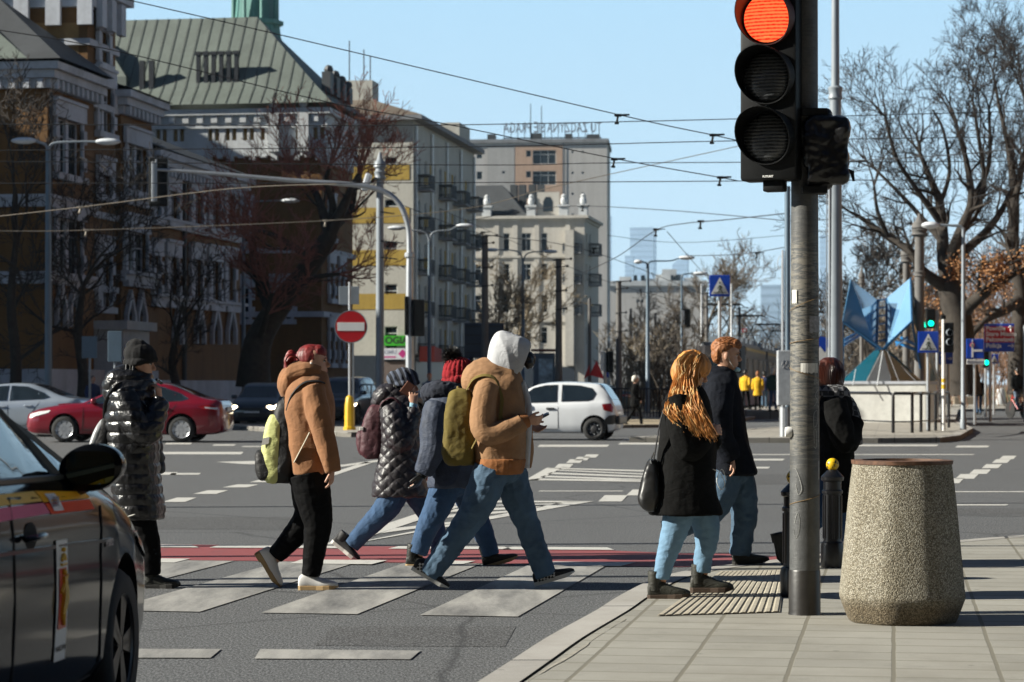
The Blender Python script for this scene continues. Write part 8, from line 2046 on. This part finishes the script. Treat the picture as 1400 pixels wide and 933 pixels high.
P.strands('bobble', HAIRK, 420, lambda R_: (lambda v, k: [(-.09, 0, .165, .006), (-.09 + v.x * .05, v.y * .05, .165 + v.z * .05, .004), (-.09 + v.x * .088 * k, v.y * .088 * k, .165 + v.z * .088 * k, .0015)])(Vector((R_.gauss(0, 1), R_.gauss(0, 1), R_.gauss(0, 1))).normalized(), R_.uniform(.75, 1.1)), 4)
g = MB(); a, b = P.J(584, 643, -.265), P.J(577, 655, -.265); g.tube([(*a, .042), (*a.lerp(b, .6), .04)], 10); P.part('glove_cuff', BEANK, g)
gl_ = MB(); keep = P.b; P.b = gl_; P.hand(P.J(583, 645, -.26), (-.45, .0, -.9), (-.6, .2, .2), 1, .5, 1.16); P.b = keep; me = remesh(gl_, .005, 2); me.materials.append(mat('black leather glove', (.008, .008, .008), .4)); inst('glove', me, P.t)
# ============ ginger haired woman in black coat
P = Person('ginger haired woman in a black wool coat and light blue jeans looking down', 15.85, 940, 817, KH)
P.head(949, 508, .228, pitch=24)
P.hand(P.J(966, 590, -.16), (.7, .35, .15), (-.1, .9, -.3), -1, .6, .92); P.hand(P.J(968, 603, .0), (-.75, -.35, .12), (.2, -.2, .8), -1, .6, .92)
P.inner((936, 533, 0), (938, 680, 0), [((924, 553, -.165), (943, 612, -.24), (966, 590, -.16)), ((940, 553, .165), (955, 612, .2), (968, 603, .0))], [((930, 690, -.085), (918, 735, -.09), (903, 785, -.09)), ((952, 690, .085), (964, 738, .09), (960, 778, .09))])
P.finish_body(); P.face(brow=HAIRS)
P.coat('wool_coat', [(526, 926, 958, .09), (534, 917, 963, .16), (550, 909, 969, .215), (580, 904, 974, .215), (610, 902, 978, .21), (640, 898, 977, .225), (670, 892, 979, .245), (695, 888, 985, .26), (702, 888, 987, .262)], WOOLK,
       [[(924, 548, 20, -.155), (930, 580, 20, -.225), (942, 611, 18, -.245), (958, 600, 15, -.21), (968, 590, 11.5, -.16)], [(940, 548, 19, .155), (950, 585, 18, .21), (958, 612, 16, .2), (975, 606, 12, .08), (972, 603, 11, .03)]], None, folds(.010, 6, .35, b=.002))
P.trousers([[(930, 690, 22, -.08), (924, 718, 19, -.09), (917, 742, 16, -.09), (910, 765, 13, -.09), (904, 790, 11, -.09)], [(954, 690, 22, .08), (965, 718, 19, .09), (966, 742, 16, .09), (962, 762, 13, .09), (960, 784, 11.5, .09)]], (940, 688, 26, 20), DENIML, folds(.003, 14, 1.6, b=.003))
BOOT = cloth('worn olive black boot leather', (0.024, 0.024, 0.018), rough=.6, var=.5)
P.shoe((886, 819), (944, 817), -.09, BOOT, mat('dark brown sole', (.05, .03, .018), .8), 1.15, (.18, .005), .03); P.shoe((944, 812), (1003, 811), .09, BOOT, MC['dark brown sole'], 1.15, (.18, .005), .03)
def lock(R_):
    sd = R_.choice((-1, -1, -1, 1)); a = R_.uniform(.15, 1.0); th = R_.uniform(1.15, 2.9)
    x0 = .07 * math.cos(th); y0 = sd * .02; ln = R_.uniform(.24, .40); wv = R_.uniform(.008, .022); ph = R_.uniform(0, 6)
    yo = sd * R_.uniform(.075, .108); xm = -.02 + .095 * math.cos(th); rows = [(x0 * .5 - .02, y0, .124, .006), (xm * .8, yo * .8, .09, .007), (xm * 1.05, yo * 1.04, .02, .007)]
    xe = xm * .7 - .01 + (.05 if th < 1.2 else -.035)
    for k in range(1, 7):
        t = k / 6; rows.append((xm + (xe - xm) * t + wv * math.sin(ph + t * 9), yo * (1 + .12 * t) + wv * math.cos(ph + t * 8), .02 - ln * t * .92, .0085 * (1 - .75 * t ** 2)))
    # hair hangs straight down although the head nods
    out = []
    for x, y, z, r in rows:
        if z < .02: q = .02 - z; x = x + q * math.tan(R(24))
        out.append((x, y, z, r))
    return out
P.soft('hair', HAIRG, lambda g: (g.ball((-.02, 0, .04), (.115, .094, .092), 18), g.ball((-.07, 0, -.02), (.075, .088, .10), 14)), .007, folds(.006, 30, .3), 2, True)
P.strands('hair_lengths', HAIRG, 300, lock, 17)
hi = P.hm.inverted()
def drape(R_, k_=.42):
    a = R_.uniform(0, 1); q = R_.gauss(0, 1); w_ = R_.uniform(2, 5); ph = R_.uniform(0, 6)
    p = [hi @ P.J(x + w_ * math.sin(ph + k * 1.3), y, dy + .012 * R_.gauss(0, 1)) for k, (x, y, dy) in enumerate(((922 + 26 * a, 528, -.12 - .02 * a), (917 + 36 * a, 542, -.19), (914 + 44 * a + 2 * q, 556, -.255), (917 + 48 * a + 4 * q, 570 + 4 * q, -.295), (923 + 50 * a + 5 * q, 580 + 6 * q + 10 * a, -.31)))]
    s_ = [Vector((-.03 + .04 * a, -.03, .125)), Vector((-.08 + .085 * a, -.085, .075)), Vector((-.10 + .085 * a, -.108, .0))]
    return [(*v, r * k_) for v, r in zip(s_ + p, (.006, .007, .008, .008, .0078, .007, .005, .002))]
P.strands('shoulder_hair', HAIRG, 620, drape, 41); P.strands('pale_locks', HAIRGB, 130, lambda R_: drape(R_)[3:], 43)
P.strands('hair_ends', HAIRGB, 70, lambda R_: [(x * 1.02, y * 1.1, z - .06, r * .75) for x, y, z, r in lock(R_)][4:], 23)
P.strands('loose_hair', HAIRGB, 60, lambda R_: [(x * 1.08 + R_.gauss(0, .006), y * 1.12 + R_.gauss(0, .008), z, .0016) for x, y, z, r in lock(R_)], 29)
o = item('handbag', 'black leather handbag hanging behind the ginger woman', 'handbag', P); pack(P, o, 'bag', [(628, 888, 897, .04), (640, 882, 900, .07), (665, 876, 902, .10), (682, 873, 902, .11), (692, 878, 898, .1), (697, 886, 896, .08)], mat('black bag leather', (.010, .010, .010), .4, var=.3), -.12)
strap(P, [(894, 630, -.14), (899, 600, -.19), (906, 565, -.22), (918, 545, -.2)], .005, .012, BPK, o); g = MB(); g.tube([(*P.J(893, 640, -.17), .006), (*P.J(890, 628, -.17), .006), (*P.J(895, 618, -.18), .006)], 6); g.build('buckle', CHROME, o)
g = MB(); g.tube([(*P.J(974, 640, -.23), .0025), (*P.J(984, 646, -.2), .0025), (*P.J(990, 660, -.18), .0025), (*P.J(985, 668, -.2), .0025), (*P.J(979, 655, -.23), .0025), (*P.J(986, 640, -.2), .0025), (*P.J(992, 655, -.17), .0025)], 5, sm=5); P.part('earphone_cable', SOLEW, g)
# ============ ginger man with lowered mask
P = Person('ginger man in a dark jacket and jeans with a pale blue mask under his chin', 18.7, 1000, 772, KH)
P.head(995, 486, .24, pitch=4)
P.hand(P.J(1000, 625, -.22), (.2, 0, -1), (-1, 0, 0), 1, .6, .98); P.hand(P.J(1012, 610, .24), (.3, 0, -1), (-1, 0, 0), -1, .5, 1.0)
P.inner((988, 514, 0), (998, 640, 0), [((985, 536, -.19), (985, 590, -.26), (1000, 625, -.22)), ((992, 536, .19), (1000, 585, .26), (1012, 610, .24))], [((995, 650, -.09), (978, 692, -.09), (925, 724, -.09)), ((1006, 650, .09), (1017, 705, .09), (1011, 755, .09))])
P.finish_body(); P.face(brow=HAIRS)
P.coat('jacket', [(508, 973, 1003, .09), (516, 967, 1007, .16), (528, 963, 1010, .22), (548, 962, 1014, .24), (580, 965, 1019, .24), (610, 970, 1024, .235), (632, 973, 1030, .235), (646, 975, 1034, .235), (649, 978, 1030, .22)], NAVYK,
       [[(985, 530, 18, -.18), (982, 560, 18, -.25), (985, 592, 16.5, -.275), (994, 612, 14, -.26), (1000, 625, 12, -.24)], [(992, 530, 18, .18), (996, 560, 18, .25), (1002, 590, 15, .27), (1012, 610, 12, .25)]],
       lambda g: g.tube(P.T([(1003, 516, 8, 0), (988, 514, 14, 0), (972, 518, 14, 0), (966, 532, 10, 0)]), 14, sm=4, side=(0, 1, 0), flat=1.5), folds(.009, 7, .5, b=.003))
P.trousers([[(994, 645, 21, -.08), (988, 672, 20, -.09), (975, 697, 17, -.09), (948, 712, 15, -.09), (922, 724, 13, -.09)], [(1006, 645, 22, .08), (1015, 675, 20, .09), (1018, 705, 17.5, .09), (1015, 732, 15.5, .09), (1012, 760, 14, .09)]], (1000, 645, 26, 20), DENIM, folds(.008, 11, .9, b=.004))
P.shoe((905, 712), (912, 755), -.09, SUEDE, SOLEK); P.shoe((1002, 774), (1052, 770), .09, SUEDE, SOLEK)
P.soft('hair', HAIRS, lambda g: (g.ball((-.03, 0, .055), (.105, .092, .08), 18), g.ball((-.07, 0, .01), (.058, .086, .085), 14), g.ball((.045, 0, .085), (.058, .075, .045), 12)), .006, folds(.004, 45, .6, b=.005), 1, True)
P.strands('hair_tufts', HAIRS, 260, lambda R_: (lambda v: [(-.03 + v.x * .100, v.y * .088, .05 + v.z * .08, .005), (-.03 + v.x * .112 + .010, v.y * .097, .05 + v.z * .090, .0035), (-.03 + v.x * .116 + .026, v.y * .099, .05 + v.z * .096, .001)])((lambda a, b: Vector((math.cos(a) * math.cos(b), math.sin(a) * math.cos(b), math.sin(b))))(R_.uniform(0, 2 * PI), R_.uniform(.15, 1.5))), 12)
MASK = mat('surgical mask', (.34, .56, .66), .8, var=.06)
P.soft('face_mask', MASK, lambda g: (g.tube([(.055, -.03, -.10, .03, .018), (.075, 0, -.105, .034, .02), (.055, .03, -.10, .03, .018)], 10, sm=4), g.tube([(.05, 0, -.125, .03), (.02, 0, -.135, .035)], 10)), .005, None, 1, True)
g = MB(); g.M = P.hm
for sd in (-1, 1): g.tube([(.05, sd * .05, -.09, .003), (.02, sd * .075, -.05, .003), (-.01, sd * .086, .01, .003)], 5, sm=3)
P.part('mask_loops', SOLEW, g)
# ============ dark haired woman behind the signal pole
P = Person('dark auburn haired woman in a black coat and scarf behind the signal pole', 18.9, 1135, 775, KH, rz=14)
P.head(1138, 512, .228, pitch=8, yaw=12)
P.hand(P.J(1161, 574, -.16), (.6, .5, -.3), (-.5, .6, .3), -1, .7, .92); P.hand(P.J(1160, 590, .1), (.4, -.6, -.3), (-.3, -.6, .4), 1, .6, .92)
P.inner((1135, 537, 0), (1138, 655, 0), [((1130, 556, -.16), (1140, 605, -.24), (1161, 574, -.16)), ((1140, 556, .16), (1150, 605, .22), (1160, 590, .1))], [((1136, 660, -.085), (1110, 705, -.09), (1066, 738, -.09)), ((1142, 660, .085), (1150, 710, .09), (1144, 760, .09))])
P.finish_body(); P.face()
P.coat('leather_coat', [(530, 1124, 1152, .09), (540, 1118, 1158, .17), (556, 1114, 1162, .215), (590, 1115, 1163, .215), (620, 1117, 1162, .215), (645, 1115, 1165, .23), (672, 1116, 1162, .23), (698, 1119, 1160, .22)], WOOLK,
       [[(1130, 552, 17, -.15), (1133, 580, 17, -.225), (1141, 604, 16, -.245), (1153, 588, 13, -.2), (1160, 575, 11, -.165)], [(1140, 552, 17, .15), (1148, 585, 16, .22), (1152, 604, 14, .21), (1160, 590, 10, .1)]], None, folds(.009, 8, .5, b=.004))
P.trousers([[(1134, 660, 20, -.08), (1122, 690, 17, -.09), (1106, 710, 14, -.09), (1085, 725, 12, -.09), (1064, 738, 10.5, -.09)], [(1142, 660, 20, .08), (1149, 692, 17, .09), (1150, 718, 14, .09), (1147, 742, 12, .09), (1144, 764, 10.5, .09)]], (1138, 660, 22, 18), DENIMB)
P.shoe((1046, 728), (1057, 771), -.09, SUEDE, SOLEK, 1.0, (.17, .0)); P.shoe((1134, 777), (1180, 777), .09, SUEDE, SOLEK, 1.0, (.17, .0))
P.soft('hair', HAIRA, lambda g: (g.ball((-.025, 0, .03), (.118, .098, .098), 18), g.ball((-.06, 0, -.05), (.085, .095, .09), 14), g.ball((.0, -.07, -.06), (.06, .035, .09), 12), g.ball((.0, .07, -.06), (.06, .035, .09), 12)), .007, folds(.006, 26, .25), 2, True)
P.strands('hair_lengths', HAIRA, 110, lambda R_: (lambda a: [(-.03 + .05 * math.cos(a), .05 * math.sin(a), .11, .008), (-.03 + .112 * math.cos(a), .096 * math.sin(a), .04, .010), (-.03 + .118 * math.cos(a), .104 * math.sin(a), -.05, .010), (-.03 + .105 * math.cos(a), .098 * math.sin(a), -.125 + R_.uniform(-.02, .02), .004)])(R_.uniform(.55, 2 * PI - .55)), 31)
def plaid():
    m = bpy.data.materials.new('plaid scarf'); nt, N, L, p = nodes(m); ck = N.new('ShaderNodeTexChecker'); ck.inputs['Scale'].default_value = 26; L.new(coords(nt), ck.inputs['Vector']); ck.inputs['Color1'].default_value = (.02, .02, .022, 1); ck.inputs['Color2'].default_value = (.16, .16, .165, 1); L.new(ck.outputs[0], p.inputs['Base Color']); p.inputs['Roughness'].default_value = .95; return m
PLAID = plaid()
P.soft('scarf', PLAID, lambda g: (g.tube(P.T([(1152, 545, 11, 0), (1140, 540, 13, -.12), (1124, 538, 13, -.06), (1122, 536, 13, .06), (1138, 540, 12, .12), (1152, 545, 11, 0)]), 12, sm=4), g.tube(P.T([(1152, 548, 9, -.1), (1158, 570, 9, -.16), (1160, 595, 8, -.17), (1163, 608, 6, -.17)]), 10, sm=4)), .008, folds(.008, 16, .6, b=.004))
# ============ small figures across the junction
def far_person(label, px, Y, H, cols, rz=0, pose='walk', lean=0, gz=.12, bag=None):
    t = thing('person', label, 'person', wp(px, 525, Y).xy.to_3d() + Vector((0, 0, gz)), R(rz)); k = H / 1.7; coatc, trc, hairc, hem = cols
    sw = .22 if pose == 'walk' else .05; V = lambda x, y, z: Vector((x * k, y * k, z * k))
    g = MB(); g.ball(V(.03, 0, 1.57), (.095 * k, .078 * k, .115 * k), 12); g.ball(V(.125, 0, 1.55), (.02 * k, .016 * k, .025 * k), 6); g.tube([(*V(0, 0, 1.36), .055 * k), (*V(.02, 0, 1.52), .05 * k)], 8)
    g.tube([(*V(0, 0, .88), .10 * k), (*V(0, 0, 1.1), .09 * k), (*V(0, 0, 1.36), .09 * k)], 10)
    arms = [[V(0, y, 1.34), V(-.03 * s_ - .02, y * 1.3, 1.08), V(.12 * s_ + .06, y * 1.25, .88)] for y, s_ in ((-.17, 1), (.17, -1))]
    legs = [[V(0, y, .86), V(sw * .5 * s_ + .04, y, .47), V(sw * s_ - (.10 if s_ < 0 else 0), y, .08 + (.05 if s_ < 0 and sw > .1 else 0))] for y, s_ in ((-.09, 1), (.09, -1))]
    for a in arms: g.tube([(*a[0], .04 * k), (*a[1], .032 * k), (*a[2], .024 * k)], 8, sm=2); g.ball(a[2] + V(.015, 0, -.05), (.025 * k, .02 * k, .05 * k), 8)
    for l in legs: g.tube([(*V(0, 0, .9), .07 * k), (*l[0], .07 * k), (*l[1], .045 * k), (*l[2], .03 * k)], 8, sm=2)
    me = remesh(g, .014 * k, 1); me.materials.append(SKIN); inst('body', me, t)
    g = MB(); g.rings([[(a * math.cos(q) * k + c * k, b * math.sin(q) * k, z * k) for q in [2 * PI * j / 18 for j in range(18)]] for z, a, b, c in crom([[hem, .15, .20, .0], [(hem + 1.0) / 2, .14, .19, 0], [1.0, .13, .18, 0], [1.2, .135, .20, 0], [1.34, .11, .18, 0], [1.42, .07, .08, .01]], 3)])
    for a in arms: g.tube([(*a[0], .07 * k), (*a[1], .062 * k), (*a[2], .045 * k)], 10, sm=3)
    me = remesh(g, .014 * k, 2, folds(.01, 8, .6)); me.materials.append(coatc); inst('coat', me, t)
    g = MB()
    for l in legs: g.tube([(*V(0, l[0].y / k, .9), .085 * k), (*l[0], .085 * k), (*l[1], .064 * k), (*l[2], .055 * k)], 10, sm=3)
    me = remesh(g, .014 * k, 2); me.materials.append(trc); inst('trousers', me, t)
    for l in legs: g = MB(); g.rbox(l[2] + V(.06, 0, -.045), (.26 * k, .09 * k, .07 * k), .03 * k, rot=Matrix.Rotation(R(25) if l[2].z > .1 * k else 0, 3, 'Y')); autosmooth(g.build('shoe', SUEDE, t), 60)
    g = MB(); g.ball(V(.0, 0, 1.605), (.105 * k, .09 * k, .095 * k), 12); g.ball(V(-.05, 0, 1.55), (.06 * k, .085 * k, .09 * k), 10); autosmooth(g.build('hair', hairc, t), 60)
    return t
YCOAT = cloth('yellow raincoat', (0.62, 0.36, 0.012)); GJ = cloth('dark green jacket', (0.018, 0.045, 0.03)); WHH = mat('white hair', (.6, .57, .5), .6); BLUEJ = cloth('blue jacket', (.02, .035, .10)); ORH = cloth('orange hat', (.5, .12, .02)); GREYJ = cloth('grey blue jacket', (.10, .14, .2))
far_person('white haired pedestrian in a black coat walking across the tram tracks', 868, 81, 1.72, (WOOLK, BLKC, WHH, .66), gz=.02)
far_person('person in a long yellow raincoat standing by the trams', 1036, 104, 1.68, (YCOAT, BLKC, HAIRS, .62), 80, 'stand', gz=.33)
far_person('person in a dark green jacket and jeans beside the grey control box', 1057, 99, 1.78, (GJ, DENIMB, WHH, .82), 60, 'stand', gz=.33)
far_person('person in a yellow and black jacket half hidden behind the ginger man', 1019, 106, 1.75, (YCOAT, BLKC, HAIRK, .8), 60, 'walk', gz=.33)
far_person('person in a blue jacket boarding between the two coats by the tram', 1045, 110, 1.7, (BLUEJ, DENIM, HAIRK, .8), 85, 'walk', gz=.33)
far_person('pedestrian with an orange hat far behind the striped beanie', 587, 88, 1.72, (GREYJ, BLKC, ORH, .7), -90, 'stand')
far_person('person in a blue jacket by the palace wall behind the red sedan', 127, 79, 1.6, (BLUEJ, BLKC, HAIRK, .75), -60, 'stand')
far_person('small person in black standing behind the sandstone block', 1338, 104, 1.7, (WOOLK, DENIMB, HAIRK, .8), 90, 'stand')
rider = far_person('cyclist in a dark jacket at the right border under the oak', 1391, 93, 1.7, (BLKC, GREYJ, HAIRK, .8), 110, 'walk', gz=.38)
t = thing('bicycle', 'bicycle under the rider at the right border', 'bicycle', wp(1391, 525, 93).xy.to_3d() + Vector((0, 0, .1)), R(110))
for x in (-.52, .52): g = MB(); g.lathe([(.30, -.015), (.335, -.02), (.345, 0), (.335, .02), (.30, .015)], (x, 0, .345), 24, axis='Y'); g.build('wheel', RUBBER, t)
g = MB()
for a, b in (((-.52, 0, .345), (-.1, 0, .3)), ((-.1, 0, .3), (-.22, 0, .85)), ((-.22, 0, .8), (.36, 0, .82)), ((-.1, 0, .3), (.38, 0, .75)), ((.36, 0, .95), (.52, 0, .345)), ((-.52, 0, .345), (-.2, 0, .75))): g.tube([(*a, .018), (*b, .018)], 6)
g.build('frame', SIGNR, t); g = MB(); g.tube([(.36, -.28, 1.0, .014), (.38, 0, .97, .014), (.36, .28, 1.0, .014)], 6); g.build('handlebar', BLACKP, t); g = MB(); g.rbox((-.22, 0, .88), (.24, .14, .06), .025); g.build('saddle', BLACKP, t)
# ---------------------------------------------------------------- air
hz = MB(); hz.bx(-2400, 2400, -150, 8000, -1.03, 640)
hm = bpy.data.materials.new('air'); hm.use_nodes = True; nt = hm.node_tree
for n in list(nt.nodes):
    if n.type != 'OUTPUT_MATERIAL': nt.nodes.remove(n)
pv_ = nt.nodes.new('ShaderNodeVolumePrincipled'); pv_.inputs['Color'].default_value = (.62, .82, 1.0, 1); pv_.inputs['Density'].default_value = 0.000055; pv_.inputs['Anisotropy'].default_value = 0.0
nt.links.new(pv_.outputs[0], [n for n in nt.nodes if n.type == 'OUTPUT_MATERIAL'][0].inputs['Volume'])
ho = hz.build('haze', hm); ho['kind'] = 'stuff'
